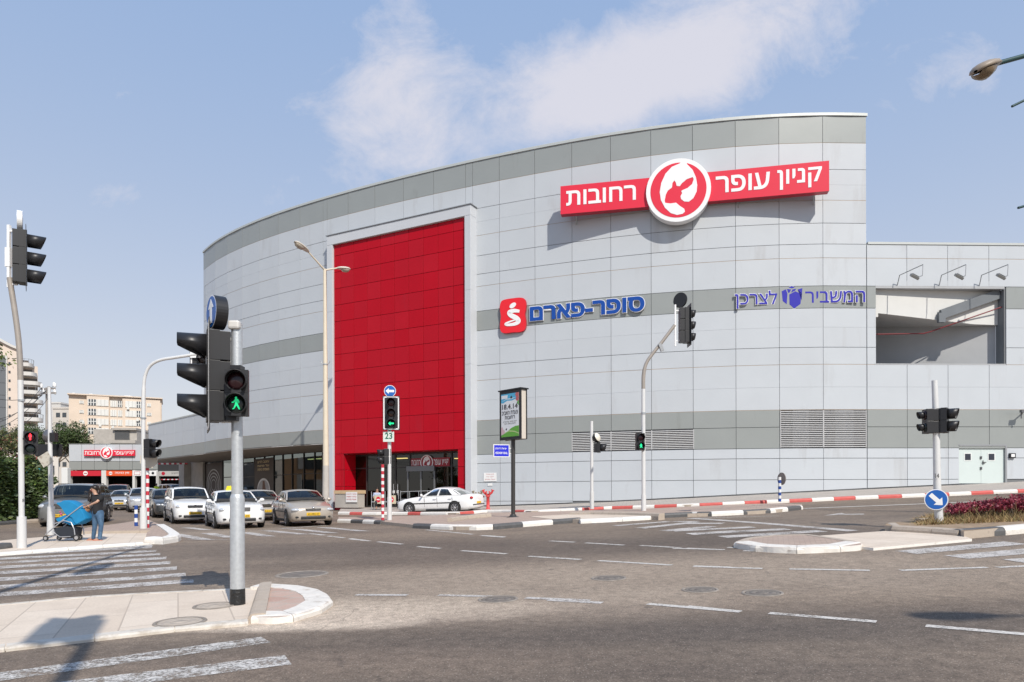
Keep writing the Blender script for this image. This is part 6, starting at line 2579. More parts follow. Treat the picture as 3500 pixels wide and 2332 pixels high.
    # panel gaps: dark strips just proud of the sides
    def glass_part(nm, fn, us, vss):
        a = fn(us[0], vss[0])
        g = MB()
        # choose the outward side by comparing with the cabin centre
        e = 1e-3
        u, v = (us[0] + us[-1]) / 2, (vss[0] + vss[-1]) / 2
        nn = (fn(u + e, v) - fn(u - e, v)).cross(fn(u, v + e) - fn(u, v - e))
        outw = nn.dot(fn(u, v) - Vector(((xr0 + xr1) / 2, 0, bh))) > 0
        grid(g, fn, us, vss, 0, .006, not outw)
        return g.build(nm, [CARGL], t)
    glass_part('windscreen', screen, lin(.05, .94, 5), lin(-.91, .91, 8))
    glass_part('rear_window', rear, lin(.08, .90, 5), lin(-.85, .85, 8))
    for s in (-1, 1):
        for a, b in spec['win']:
            glass_part('side_window', lambda u, v: side(s, u, v), lin(a, b, 5), lin(.10, .88, 4))
        g = MB()
        for u0 in spec['gaps']:
            p = [side(s, u0, q) for q in (0.02,)] + []
            x = xc + (xb - xc) * u0
            z = bh - .06
            g.bar((x, s * (w + .001), z), (x, s * (w * .985 + .001), .36), .012, .012, 0, (1, 0, 0))
        g.bar((x1 - .75, s * (w + .004), .56), (-x1 + .7, s * (w + .004), .58), .02, spec.get('strip', .03), 0, (0, 0, 1))
        g.bar((xc - .3, s * (w * .96), .215), (xb + .2, s * (w * .96), .215), .05, .07, 0)
        g.build('side_trim', [TRIM], t)
        for u0 in spec['gaps'][1:]:
            x = xc + (xb - xc) * u0 + .14
            MB().box((x, s * (w + .012), bh - .16), (.17, .03, .03)).build('door_handle', [body], t)
        xm = xc - .12
        m = MB()
        m.ball((xm, s * (w + .09), bh + .05), (.06, .10, .075), 12)
        m.bar((xm + .02, s * (w * .9), bh + .0), (xm, s * (w + .06), bh + .03), .05, .05)
        m.build('wing_mirror', [body], t)
    # wheels
    for xw in (x1 - fo, x1 - fo - wb):
        for s in (-1, 1):
            c = Vector((xw, s * (w - .10), Rw))
            m = MB()
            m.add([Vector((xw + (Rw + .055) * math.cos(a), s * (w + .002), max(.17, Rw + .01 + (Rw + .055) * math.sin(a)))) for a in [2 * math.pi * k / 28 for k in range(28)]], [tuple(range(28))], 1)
            m.lathe(c, (0, s, 0), [(Rw * .62, -.09), (Rw * .93, -.09), (Rw, -.05), (Rw, .07), (Rw * .95, .115), (Rw * .68, .122), (Rw * .66, .10)], 28)
            wh = m.build('wheel', [TYRE, ARCH], t)
            m = MB()
            m.lathe(c, (0, s, 0), [(.001, .07), (Rw * .66, .075)], 24, 1)
            m.lathe(c, (0, s, 0), [(Rw * .58, .095), (Rw * .60, .118), (Rw * .67, .118), (Rw * .68, .09)], 24, 0)
            for k in range(7):
                a = 2 * math.pi * k / 7 + .2
                d = Vector((math.cos(a), 0, math.sin(a)))
                q = c + Vector((0, s * .108, 0))
                m.bar(q + d * .03, q + d * Rw * .62, .055, .02, 0, (0, 1, 0))
            m.lathe(c, (0, s, 0), [(.06, .08), (.055, .122), (.001, .125)], 12, 0)
            m.build('rim', [RIM, HUBC], wh)
    # nose
    zl = nh - .13
    fc = spec.get('face', 'wide')
    for s in (-1, 1):
        m = MB()
        M = Matrix.Rotation(s * R(-30), 3, 'Z')
        sz = spec.get('lamp', (.17, .22, .085))
        cpt = Vector((x1 - .205, s * w * .665, zl))
        b = MB().ball((0, 0, 0), sz, 16)
        m.add([M @ v + cpt for v in b.v], b.f, 0, True)
        hl = m.build('headlamp', [HEADL], t)
        k = MB().ball((0, 0, 0), (.05, .05, .05), 10)
        m = MB().add([v + cpt + M @ Vector((sz[0] - .03, -s * .06, .0)) for v in k.v], k.f, 0, True)
        m.build('bulb', [CHROME], hl)
        m = MB()
        m.box((x1 - .10, s * w * .66, .36), (.18, .22, .07), 0, s * R(-16))
        m.build('lower_vent', [TRIM], t, bevel=.02)
    m = MB()
    gw = spec.get('grille', (.62, .13))
    m.box((x1 - .045, 0, zl - .0), (.12, gw[0], gw[1]), 0)
    m.box((x1 - .03, 0, .335), (.10, .95, .12), 0)
    gr = m.build('grille', [TRIM], t, bevel=.03)
    m = MB()
    for z in spec.get('bars', (-.03, .03)):
        m.box((x1 + .018, 0, zl + z), (.012, gw[0] * .92, .012))
    m.box((x1 + .012, 0, zl + gw[1] / 2), (.03, gw[0] * 1.02, .018))
    m.ball((x1 + .02, 0, zl + gw[1] / 2 + .02), (.02, .045, .045), 12)
    m.build('chrome_bar', [CHROME], gr)
    m = MB()
    m.box((x1 + .012, spec.get('py', 0), .47), (.02, .52, .115))
    p = m.build('number_plate', [PLATE], t, bevel=.006)
    if plate:
        m = MB()
        m.text(plate, (x1 + .024, spec.get('py', 0) - .215, .437), Vector((0, 1, 0)), UP, .43, .066, 0, .012)
        m.build('plate_number', [INK], p)
    # tail
    m = MB()
    m.box((-x1 - .0, spec.get('ry', 0), spec.get('rz', .62)), (.03, .52, .115))
    p = m.build('number_plate', [PLATE], t, bevel=.006)
    for s in (-1, 1):
        m = MB()
        M = Matrix.Rotation(s * R(32), 3, 'Z')
        b = MB().ball((0, 0, 0), (.11, .20, spec.get('tl', .085)), 14)
        m.add([M @ v + Vector((-x1 + .135, s * w * .74, th - .10)) for v in b.v], b.f, 0, True)
        m.build('tail_lamp', [TAILR], t)
    m = MB()
    m.box((-x1 + .03, 0, .44), (.10, W * .80, .05))
    m.build('rear_bumper_strip', [TRIM], t, bevel=.02)
    if rails:
        for s in (-1, 1):
            m = MB()
            m.tube([roof(.08, s * .9), roof(.1, s * .9) + UP * .05, roof(.9, s * .9) + UP * .05, roof(.95, s * .9)], .018, 8)
            m.build('roof_rail', [TRIM], t)
    if roof_sign:
        m = MB()
        c = roof(.3, 0)
        m.prism([(-.26, 0), (.26, 0), (.2, .16), (-.2, .16)], c + Vector((.07, 0, -.005)), Vector((0, 1, 0)), UP, .14)
        m.build('taxi_sign', [mat('taxi_yellow', (.80, .62, .02), .4)], t, bevel=.03)
    return t


SEDAN = dict(L=4.56, W=1.77, H=1.46, wb=2.58, fo=.93, R=.31, nose=.80, cowl=.98, belt=.99, deck=1.04, tail=.94, xc=.78, xr0=.12, xr1=-1.10, xb=-1.72, win=[(.10, .40), (.45, .80)], gaps=[.1, .42, .80], rdrop=.07)
OCT = dict(SEDAN, nose=.84, grille=(.56, .15), bars=(-.05, -.025, 0, .025, .05), lamp=(.16, .23, .095))
CIVIC = dict(SEDAN, L=4.46, W=1.72, H=1.44, nose=.76, cowl=.97, belt=.97, deck=1.02, tail=.92, xc=.95, xr0=.25, grille=(.58, .09), bars=(0,), lamp=(.2, .25, .085))
PEUG = dict(SEDAN, L=4.56, W=1.76, H=1.40, wb=2.70, fo=.86, R=.305, nose=.72, cowl=.93, belt=.95, deck=.98, tail=.90, xc=.72, xr0=.0, xr1=-1.0, xb=-1.62, grille=(.5, .08), bars=(0,), strip=.05, rz=.54)
VAN = dict(SEDAN, L=4.20, W=1.70, H=1.62, wb=2.61, fo=.84, R=.315, nose=.88, cowl=1.06, belt=1.06, deck=1.06, tail=1.0, xc=.82, xr0=.28, xr1=-1.66, xb=-1.98, win=[(.08, .33), (.38, .64), (.69, .93)], gaps=[.06, .355, .66], rdrop=.03, grille=(.62, .12), wr=.84, lamp=(.16, .21, .10))
SUVS = dict(SEDAN, L=4.75, W=1.90, H=1.78, wb=2.70, fo=.95, R=.37, nose=.98, cowl=1.16, belt=1.16, deck=1.16, tail=1.1, xc=.85, xr0=.22, xr1=-1.85, xb=-2.22, win=[(.08, .33), (.38, .64), (.69, .93)], gaps=[.06, .355, .66], rdrop=.04, grille=(.75, .2), bars=(-.05, 0, .05), wr=.82, lamp=(.17, .24, .12))
PW = paint('car_white', (.80, .80, .79))
PB = paint('car_champagne', (.46, .405, .34), .3)
PS = paint('car_silver', (.52, .53, .54), .35)
PBE = paint('car_silver_beige', (.50, .46, .41), .3)
PD = paint('car_dark_grey', (.075, .08, .085), .4)
PG = paint('car_grey_green', (.20, .205, .20), .45)


def hd_(a):
    return (math.sin(R(a)), -math.cos(R(a)))


def place(x, Z, ang, L, y=1750):
    """centre of a car whose nose centre is over pixel column x at depth Z"""
    p = XZ(x, Z)
    d = hd_(ang)
    q = Vector((p.x - d[0] * L / 2, p.y - d[1] * L / 2, 0))
    q.z = h(q.x, q.y) + .005
    return q


car('parked_car', 'white taxi sedan with a yellow roof sign behind the thick signal pole', 'car', place(830, 26.6, 29, 4.56), hd_(29), OCT, PW, '18-674-25', 'cars waiting at the crossing', roof_sign=True)
car('parked_car', 'champagne sedan first in line beside the red portal', 'car', place(1072, 27.5, 28, 4.46), hd_(28), CIVIC, PB, '62-082-57', 'cars waiting at the crossing')
car('parked_car', 'boxy white hatchback van with black roof rails waiting behind the white taxi', 'car', place(668, 31.3, 32, 4.2), hd_(32), VAN, PW, '38-543-67', 'cars waiting at the crossing', rails=True)
car('parked_car', 'silver beige sedan half hidden between the white taxi and the champagne sedan', 'car', place(918, 33.5, 29, 4.5), hd_(29), OCT, PBE, '54-310-12', 'cars waiting at the crossing')
car('parked_car', 'dark sedan mostly hidden behind the white hatchback with roof rails', 'car', place(594, 36.5, 33, 4.5), hd_(33), SEDAN, PD, None, 'cars waiting at the crossing')
car('parked_car', 'light grey sedan driving up behind the striped posts', 'car', place(498, 42.0, 30, 4.5), hd_(30), OCT, PS, '27-155-60', 'cars waiting at the crossing')
car('parked_car', 'silver hatchback behind the woman, between the grey sedan and the dark pickup', 'car', place(408, 48.0, 20, 4.2), hd_(20), CIVIC, PS, '71-426-33', 'cars waiting at the crossing')
car('parked_car', 'big grey green off-road car behind the woman and the mirror pole', 'car', place(208, 29.6, 17, 4.75), hd_(17), SUVS, PG, '49-870-21', 'cars waiting at the crossing', rails=True)
car('parked_car', 'black off-road car leaving the far car park under the orange sign', 'car', place(392, 66, 22, 4.6), hd_(22), SUVS, PD, None, 'cars near the car park')
car('parked_car', 'small white car seen over the grey sedan near the car park gate', 'car', place(470, 62, 200, 4.2), hd_(204), SEDAN, PW, None, 'cars near the car park')
car('parked_car', 'silver car inside the dark garage gate beside the concrete pier', 'car', place(612, 74, 35, 4.3), hd_(60), VAN, PS, None, 'cars near the car park')
pq = XZ(1506, 38.6)
car('parked_car', 'white sedan parked side-on before the red entrance, tail towards the hydrant', 'car', pq + UP * .005, (-.93, .37), PEUG, PW, None, None, driver=None)

# scooter by the piers
b = XZ(710, 45)
t = thing('motorcycle', 'dark scooter with pale fairing parked by the concrete pier', 'motorcycle', b, R(200))
m = MB()
m.tube([(-.75, 0, .55), (-.35, 0, .62), (0, 0, .42), (.35, 0, .4), (.5, 0, .75)], [.12, .17, .13, .12, .13], 10)
m.ball((-.3, 0, .78), (.42, .16, .09), 12)
m.build('body', [mat('scooter_blue_black', (.03, .035, .045), .3, coat=.5)], t)
m = MB()
m.prism([(-.17, 0), (.17, 0), (.14, .5), (-.14, .5)], (.62, 0, .45), Vector((0, 1, 0)), Vector((-.35, 0, .94)), .08)
m.build('fairing', [PS], t, bevel=.03)
m = MB()
m.prism([(-.15, 0), (.15, 0), (.11, .36), (-.11, .36)], (.5, 0, .92), Vector((0, 1, 0)), Vector((-.5, 0, .87)), .01)
m.build('wind_shield', [CARGL], t)
for x in (-.62, .68):
    m = MB()
    m.lathe((x, 0, .27), (0, 1, 0), [(.17, -.05), (.25, -.055), (.27, 0), (.25, .055), (.17, .05)], 20)
    m.lathe((x, 0, .27), (0, 1, 0), [(.001, .03), (.18, .03)], 20, 1)
    m.lathe((x, 0, .27), (0, -1, 0), [(.001, .03), (.18, .03)], 20, 1)
    m.build('wheel', [TYRE, RIM], t)
m = MB()
m.tube([(.5, -.33, 1.02), (.46, 0, .98), (.5, .33, 1.02)], .02, 8)
for s in (-1, 1):
    m.tube([(.5, s * .26, 1.03), (.52, s * .34, 1.2)], .012, 6)
    m.ball((.52, s * .36, 1.24), (.02, .07, .05), 10)
m.build('handlebar', [TRIM], t)
# ------------------------------------------------------------------ plants
LEAFD = mat('leaf_dark_green', (.050, .090, .020), .55, var=.4, vs=1.2)
LEAFM = mat('leaf_green', (.062, .092, .026), .55, var=.4, vs=1.2)
LEAFL = mat('leaf_light_green', (.125, .165, .035), .55, var=.35, vs=1.2)
OLIVE = mat('leaf_olive', (.115, .115, .045), .6, var=.35, vs=1.0)
BARK = mat('bark', (.16, .12, .085), .9, var=.3, vs=5, bump=.5, bs=12)
REDLF = mat('red_leaf', (.20, .022, .045), .5, var=.4, vs=3)
REDL2 = mat('bright_red_leaf', (.33, .05, .075), .5, var=.3, vs=3)
DRY = mat('dry_stem', (.33, .235, .11), .85, var=.3, vs=4)
DRYG = mat('dry_green', (.17, .15, .06), .8, var=.3, vs=4)


def leaf_cloud(mb, rnd, blobs, n, size, nm, flat=.0, shell=.55):
    """small leaf faces through the volume of a few uneven blobs"""
    tot = sum(b[1][0] * b[1][1] * b[1][2] for b in blobs)
    for c, r in blobs:
        k = int(n * r[0] * r[1] * r[2] / tot)
        clumps = []
        for _ in range(max(6, k // 45)):
            d = Vector((rnd.gauss(0, 1), rnd.gauss(0, 1), rnd.gauss(0, 1))).normalized()
            q = rnd.uniform(shell, 1.0)
            clumps.append((Vector((c[0] + d.x * r[0] * q, c[1] + d.y * r[1] * q, c[2] + d.z * r[2] * q)), rnd.uniform(.12, .3) * min(r) * 1.6 + size, rnd.randrange(nm)))
        for _ in range(k):
            cc, cr, cm = rnd.choice(clumps)
            p = cc + Vector((rnd.gauss(0, .5), rnd.gauss(0, .5), rnd.gauss(0, .42))) * cr
            nrm = Vector((rnd.gauss(0, 1), rnd.gauss(0, 1), rnd.gauss(.5, 1))).normalized()
            u, w, _ = frame(nrm)
            a = rnd.uniform(0, 6.28)
            u, w = u * math.cos(a) + w * math.sin(a), w * math.cos(a) - u * math.sin(a)
            s = size * rnd.uniform(.6, 1.3)
            mi = cm if rnd.random() < .7 else rnd.randrange(nm)
            mb.add([p - u * s, p - w * s * .45 + u * s * .1, p + u * s, p + w * s * .45 + u * s * .1], [(0, 1, 2, 3)], mi)


def tree(name, label, base, hgt, blobs, n, size, mats, seed, group=None, trunk=.16, cat='tree'):
    rnd = random.Random(seed)
    t = thing(name, label, cat, base, 0, group)
    mb = MB()
    leaf_cloud(mb, rnd, [((base.x + c[0], base.y + c[1], base.z + c[2]), r) for c, r in blobs], n, size, len(mats))
    mb.build('crown', mats, t, world=True)
    mb = MB()
    top = base + Vector((rnd.uniform(-.2, .2), 0, hgt * .45))
    mb.tube([base - UP * .2, base + UP * hgt * .2 + Vector((.05, 0, 0)), top], [trunk, trunk * .8, trunk * .55], 10)
    for c, r in blobs:
        e = base + Vector(c)
        m = top.lerp(e, .55) + Vector((0, 0, -.1 * hgt * rnd.random()))
        mb.tube([top - UP * .1, m, e], [trunk * .45, trunk * .3, trunk * .1], 7)
    mb.build('trunk', [BARK], t, world=True)
    return t


# clipped hedge at the pavement
hb = XZ(60, 30.0)
rnd = random.Random(11)
t = thing('hedge', 'tall dense dark green hedge behind the pavement at the picture edge', 'hedge', hb)
mb = MB()
pa, pb2 = XZ(-420, 27.5), XZ(156, 33.5)
for _ in range(17000):
    a = rnd.random()
    p = pa.lerp(pb2, a)
    top = 2.75 + .32 * math.sin(a * 23) * rnd.random() + (.25 if rnd.random() < .07 else 0) - max(0, a - .86) * 6
    z = rnd.random() ** .8 * top
    dpt = rnd.choice((0, 0, 0, 1)) * rnd.uniform(0, 1.6) + rnd.gauss(0, .13) + .16 * math.sin(a * 61 + z * 4)
    if rnd.random() < .2:
        z = top - rnd.random() * .2
        dpt = rnd.uniform(0, 1.6)
    q = Vector((p.x - .25 * dpt, p.y + dpt, p.z + .12 + z))
    nrm = Vector((rnd.gauss(.2, .8), rnd.gauss(-.5, .8), rnd.gauss(.5, .8))).normalized()
    u, w, _ = frame(nrm)
    s = rnd.uniform(.06, .12)
    k = 0 if rnd.random() < .45 else 1
    if rnd.random() < .12:
        k = 2
    mb.add([q - u * s, q - w * s * .5, q + u * s, q + w * s * .5], [(0, 1, 2, 3)], k)
mb.build('leaves', [LEAFD, LEAFM, LEAFL], t, world=True)
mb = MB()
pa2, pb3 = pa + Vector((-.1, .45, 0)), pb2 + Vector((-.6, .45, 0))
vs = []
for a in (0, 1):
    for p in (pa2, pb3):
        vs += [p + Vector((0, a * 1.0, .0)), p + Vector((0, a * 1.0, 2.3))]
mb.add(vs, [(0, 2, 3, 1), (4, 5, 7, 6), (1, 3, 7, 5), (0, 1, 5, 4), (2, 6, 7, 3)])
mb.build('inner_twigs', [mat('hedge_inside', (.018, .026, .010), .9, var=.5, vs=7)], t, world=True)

# loose flowering shrub over the hedge
tree('flowering_shrub', 'straggly dry shrub with reddish blooms rising over the hedge', XZ(20, 33), 4.2, [((-.6, 0, 3.4), (1.5, .8, .7)), ((.5, .1, 3.0), (.9, .7, .5))], 1500, .10,
     [OLIVE, OLIVE, LEAFM, DRYG, mat('bloom_rose', (.30, .12, .09), .6, var=.3, vs=2)], 5, None, .06, 'shrub')
# leafy branch entering the picture
bt = at(-190, 1240, 27)
tree('tree', 'tree whose bright green branch enters at the picture edge beside the tall pole', Vector((bt.x, bt.y, h(bt.x, bt.y))), 9,
     [((.35, 0, 6.7), (1.9, 1.0, .80)), ((-1.5, .3, 7.4), (2.0, 1.6, 1.5)), ((1.0, -.2, 6.2), (1.0, .7, .55))], 8500, .085, [LEAFM, LEAFL, LEAFL], 8)
for i, (x, Z, top, rw, lab, ms) in enumerate(((30, 100, 1450, 3.2, 'olive green tree below the tall balcony tower', [OLIVE, LEAFM]), (120, 99, 1442, 3.0, 'dusty olive tree behind the tall pole and the pedestrian signal', [OLIVE, LEAFD, LEAFM]),
                                               (195, 98, 1446, 3.0, 'dense green tree above the mirror pole', [LEAFD, LEAFM, LEAFM]), (250, 101, 1478, 2.2, 'small round green tree before the apartment block', [LEAFD, LEAFM]),
                                               (290, 100, 1500, 1.8, 'low dark tree beside the concrete upper storey', [LEAFD, OLIVE]))):
    b = XZ(x, Z)
    ht = ray(x, top)[1] * Z + CZ - b.z
    rr = random.Random(i)
    bl = [((rr.uniform(-.7, .7) * rw, rr.uniform(-1, 1), ht - rw * rr.uniform(.45, .9)), (rw * rr.uniform(.5, .8), rw * .6, rw * rr.uniform(.38, .6))) for _ in range(6)]
    tree('tree', lab, b, ht, bl, 7000, .125, ms, 20 + i, 'trees behind the hedge', .2)

# planted median: red leaved shrubs over dry stems
rnd = random.Random(4)
for i, (x, w, ht) in enumerate(((3296, .85, .60), (3362, .9, .64), (3430, .9, .70), (3496, 1.0, .76), (3590, 1.2, .74), (3700, 1.2, .7))):
    b = XZ(x, 17.0)
    b.z = h(b.x, b.y) + .14
    ht *= .74
    lab = ['red leaved shrub beside the white pole in the median', 'low red leaved shrub, second from the white median pole', 'red leaved shrub, third from the white median pole', 'bushy red leaved shrub at the picture edge of the median', 'red leaved shrub', 'red leaved shrub'][i]
    if i > 3:
        lab = 'red leaved shrub further along the median, past the picture edge'
    t = thing('red_shrub', lab, 'shrub', b, 0, 'red shrubs in the median bed')
    mb = MB()
    leaf_cloud(mb, rnd, [((b.x, b.y, b.z + ht * .70), (w * .62, .55, ht * .26)), ((b.x + .3, b.y + .3, b.z + ht * .72), (w * .5, .6, ht * .26)), ((b.x - .1, b.y - .35, b.z + ht * .62), (w * .6, .4, ht * .24))], 3000, .036, 3, shell=.2)
    mb.build('leaves', [REDLF, REDL2, REDLF], t, world=True)
    mb = MB()
    for _ in range(130):
        a = b + Vector((rnd.uniform(-.6, .6) * w, rnd.uniform(-.6, .6), 0))
        e = a + Vector((rnd.gauss(0, .14), rnd.gauss(0, .14), rnd.uniform(.2, ht * .85)))
        mb.tube([a, (a + e) / 2 + Vector((rnd.gauss(0, .03), rnd.gauss(0, .03), 0)), e], [.007, .006, .003], 4, rnd.randrange(2), False)
    mb.build('stems', [DRY, BARK], t, world=True)
mb = MB()
for _ in range(5200):
    x = rnd.uniform(3128, 3720)
    b = XZ(x, rnd.uniform(16.1, 17.9))
    b.z = h(b.x, b.y) + .15
    f = .3 + .7 * min(1, max(0, (x - 3128) / 70))
    e = b + Vector((rnd.gauss(0, .13), rnd.gauss(0, .13), rnd.uniform(.04, .22) * f))
    s = rnd.uniform(.006, .014)
    mb.add([b - Vector((s, 0, 0)), b + Vector((s, 0, 0)), e], [(0, 1, 2)], rnd.choice((0, 0, 1, 2)))
o = mb.build('dry_undergrowth', [DRY, DRYG, mat('withered_leaf', (.20, .12, .06), .9)])
o['kind'] = 'stuff'
o['label'] = 'dry brown undergrowth covering the planted median bed'
o['category'] = 'undergrowth'


# ------------------------------------------------------------------ buildings behind
def turned(x0, x1, Z):
    """origin, direction and width of a front between photo columns x0 and x1 whose right flank runs along the line of sight"""
    c = at(x0, 1700, Z)
    c.z = 0
    u1, u0 = ray(x1, 1700)[0], ray(x0, 1700)[0]
    U = Vector((1, u1 * -1.0 * .985, 0)).normalized()
    w = (u1 - u0) * Z / (U.x - u1 * U.y)
    return c, U, U.cross(UP), w


def bbox_(mb, c, U, N, x0, x1, z0, z1, o0, o1, mi=0):
    vs = [c + U * x + N * o + UP * z for z in (z0, z1) for x, o in ((x0, o0), (x1, o0), (x1, o1), (x0, o1))]
    mb.add(vs, [(0, 1, 2, 3), (4, 7, 6, 5), (0, 4, 5, 1), (1, 5, 6, 2), (2, 6, 7, 3), (3, 7, 4, 0)], mi)


WIN = mat('window_dark', (.05, .06, .07), .1, spec=.8)
SHUT = mat('white_shutter', (.66, .66, .63), .6, var=.06, vs=.8)
PEACH = mat('peach_render', (.66, .555, .455), .9, var=.05, vs=.3, stain=(.54, .44, .35), ss=.25, st=.6, streak=5)
PEACH2 = mat('pink_render', (.66, .56, .48), .9, var=.04, vs=.3)
CREAMW = mat('cream_render', (.60, .56, .51), .9, var=.05, vs=.3)
PALEW = mat('pale_render', (.60, .58, .55), .9, var=.05, vs=.3)

# apartment block
ZA = 215
c, U, N, W_ = turned(236, 553, ZA)
m2 = W_ / 317
t = thing('apartment_block', 'wide peach apartment block with white shutters over the car park gate', 'building', c)
zz = lambda y: ray(390, y)[1] * ZA + CZ
mb = MB()
bbox_(mb, c, U, N, 0, W_, -2, zz(1348), -14, 0)
bbox_(mb, c, U, N, 60 * m2, 135 * m2, 0, zz(1349), 0, 1.0)
bbox_(mb, c, U, N, 180 * m2, W_ * .985, 0, zz(1352), 0, .7)
mb.build('wall', [PEACH], t, world=True)
mb = MB()
bbox_(mb, c, U, N, -.3, W_ + .3, zz(1349), zz(1345), -14.2, 1.2)
for x in (12, 68, 72, 190, 196, 205):
    mb.tube([c + U * (x * m2) + UP * zz(1347) - N * 3, c + U * (x * m2) + UP * zz(1338) - N * 3], .5, 10, 1)
mb.build('roof', [PEACH, WHITE], t, world=True)
rnd = random.Random(2)
rows = [(1362, 1384), (1395, 1417), (1428, 1449), (1460, 1482)]
colsA = [(36, 48, 0), (65, 92, 1.0), (95, 133, 1.0), (138, 160, 0), (163, 182, 0), (190, 226, .7), (228, 250, .7), (266, 280, .7)]
for y0, y1 in rows:
    for x0, x1, oo in colsA:
        a, b_, z1, z0 = x0 * m2, x1 * m2, zz(y0 + (5 if x1 - x0 < 15 else 0)), zz(y1 - (6 if x1 - x0 < 15 else 0))
        mb = MB()
        kind = rnd.random()
        if kind < .45 or x1 - x0 > 34:
            bbox_(mb, c, U, N, a, b_, z0, z1, oo + .003, oo + .22, 0)
            for k in range(1, 3):
                q = a + (b_ - a) * k / 3
                bbox_(mb, c, U, N, q - .05, q + .05, z0, z1, oo + .22, oo + .25, 2)
        else:
            bbox_(mb, c, U, N, a, b_, z0, z1, oo + .003, oo + .1, 1)
            for k in range(0, 4):
                q = a + (b_ - a) * k / 3
                bbox_(mb, c, U, N, q - .12, q + .12, z0, z1, oo + .1, oo + .2, 0)
            bbox_(mb, c, U, N, a, b_, (z0 + z1) / 2 - .1, (z0 + z1) / 2 + .1, oo + .1, oo + .19, 0)
        mb.build('window', [SHUT, WIN, mat('shutter_gap', (.40, .40, .38), .7)], t, world=True)
for x, y in ((44, 1440), (100, 1448), (143, 1452), (195, 1384), (268, 1452), (60, 1480), (228, 1424)):
    mb = MB()
    bbox_(mb, c, U, N, x * m2, (x + 9) * m2, zz(y + 8), zz(y), .75, 1.5)
    mb.build('air_conditioner', [SHUT], t, world=True)
mb = MB()
bbox_(mb, c, U, N, 60 * m2, 300 * m2, zz(1500), zz(1490), .0, .2)
mb.build('dark_opening', [WIN], t, world=True)

# tower with balconies
ZT = 190
m2 = ZT / F
c, U, N, W_ = turned(0, 72, ZT)
m2 = W_ / 72
zz = lambda y: ray(60, y)[1] * ZT + CZ
t = thing('apartment_tower', 'tall pink apartment tower with curved white roof and stacked balconies at the picture edge', 'building', c)
mb = MB()
bbox_(mb, c, U, N, -60 * m2, 72 * m2, -2, zz(1192), -10, 0)
mb.prism([(-60 * m2, zz(1192)), (72 * m2, zz(1192)), (72 * m2, zz(1186)), (40 * m2, zz(1178)), (0, zz(1160)), (-60 * m2, zz(1140))], c, U, UP, 10)
bbox_(mb, c, U, N, 72.2 * m2, 132 * m2, -2, zz(1238), -14, -2.2)
mb.build('wall', [PEACH2], t, world=True)
mb = MB()
P = [(-60 * m2, zz(1138)), (0, zz(1157)), (40 * m2, zz(1175)), (76 * m2, zz(1187)), (76 * m2, zz(1194)), (38 * m2, zz(1183)), (-2 * m2, zz(1166)), (-60 * m2, zz(1147))]
mb.prism(P, c + N * .7, U, UP, 11.5)
mb.build('roof', [PALEW], t, world=True)
mb = MB()
bbox_(mb, c, U, N, -30 * m2, 26 * m2, zz(1478), zz(1214), .003, .35, 1)
for k in range(6):
    z0, z1 = zz(1268 + k * 42), zz(1224 + k * 42)
    bbox_(mb, c, U, N, -28 * m2, 21 * m2, z0, z1, .35, .45, 0)
mb.build('glazed_stair', [mat('stair_glass', (.14, .15, .16), .12), PALEW], t, world=True)
for k in range(8):
    y = 1238 + k * 30
    mb = MB()
    bbox_(mb, c, U, N, 30 * m2, 37 * m2, zz(y + 5), zz(y - 3), .003, .12)
    mb.build('window', [WIN], t, world=True)
for k in range(9):
    y = 1246 + k * 31.5
    x1 = [117, 128, 146, 146, 150, 142, 150, 138, 136][k]
    mb = MB()
    P = spline([(70 * m2, .3, 0), (x1 * m2 * .85, .9, 0), (x1 * m2, -1.0, 0), (x1 * m2, -3.2, 0)], 4)
    vs = []
    for z in (zz(y), zz(y - 13)):
        vs += [c + U * p.x + N * p.y + UP * z for p in P]
    n_ = len(P)
    mb.add(vs, [(i, i + 1, i + 1 + n_, i + n_) for i in range(n_ - 1)], 0)
    mb.add(vs[:n_] + [c + U * (70 * m2) - N * 4 + UP * zz(y)], [tuple(range(n_ + 1))[::-1]], 0)
    if k % 3 == 0:
        for i in range(0, n_, 2):
            mb.tube([vs[n_ + i], vs[n_ + i] + UP * 1.0], .05, 5, 1)
        mb.tube([v + UP * 1.0 for v in vs[n_:]], .05, 5, 1)
    mb.build('balcony', [PALEW, GREYM], t, world=True)
    mb = MB()
    bbox_(mb, c, U, N, 78 * m2, (x1 - 16) * m2, zz(y - 1), zz(y - 26), -2.15, -2.05)
    mb.build('window', [mat('window_brown', (.12, .10, .09), .3)], t, world=True)

# pale houses between them
for x0, x1, yt, Z, ms, lab in ((176, 208, 1380, 230, PALEW, 'narrow pale building behind the utility poles'), (182, 236, 1398, 225, CREAMW, 'low cream building between the tower and the apartment block')):
    c = Vector((at(x0, 1700, Z).x, Z, 0))
    w = (x1 - x0) * Z / F
    U, N = Vector((1, 0, 0)), Vector((0, -1, 0))
    t = thing('distant_building', lab, 'building', c, 0, 'pale distant buildings')
    zt = ray(x0, yt)[1] * Z + CZ
    mb = MB()
    bbox_(mb, c, U, N, 0, w, -2, zt, -8, 0)
    bbox_(mb, c, U, N, -.2, w + .2, zt + .01, zt + .5, -8.2, .2)
    mb.build('wall', [ms], t, world=True)
    for k in range(6):
        mb = MB()
        bbox_(mb, c, U, N, w * .2, w * .45, zt - 2.6 - 3.1 * k, zt - 1.2 - 3.1 * k, .003, .1)
        bbox_(mb, c, U, N, w * .6, w * .85, zt - 2.6 - 3.1 * k, zt - 1.2 - 3.1 * k, .003, .1)
        mb.build('window', [WIN], t, world=True)

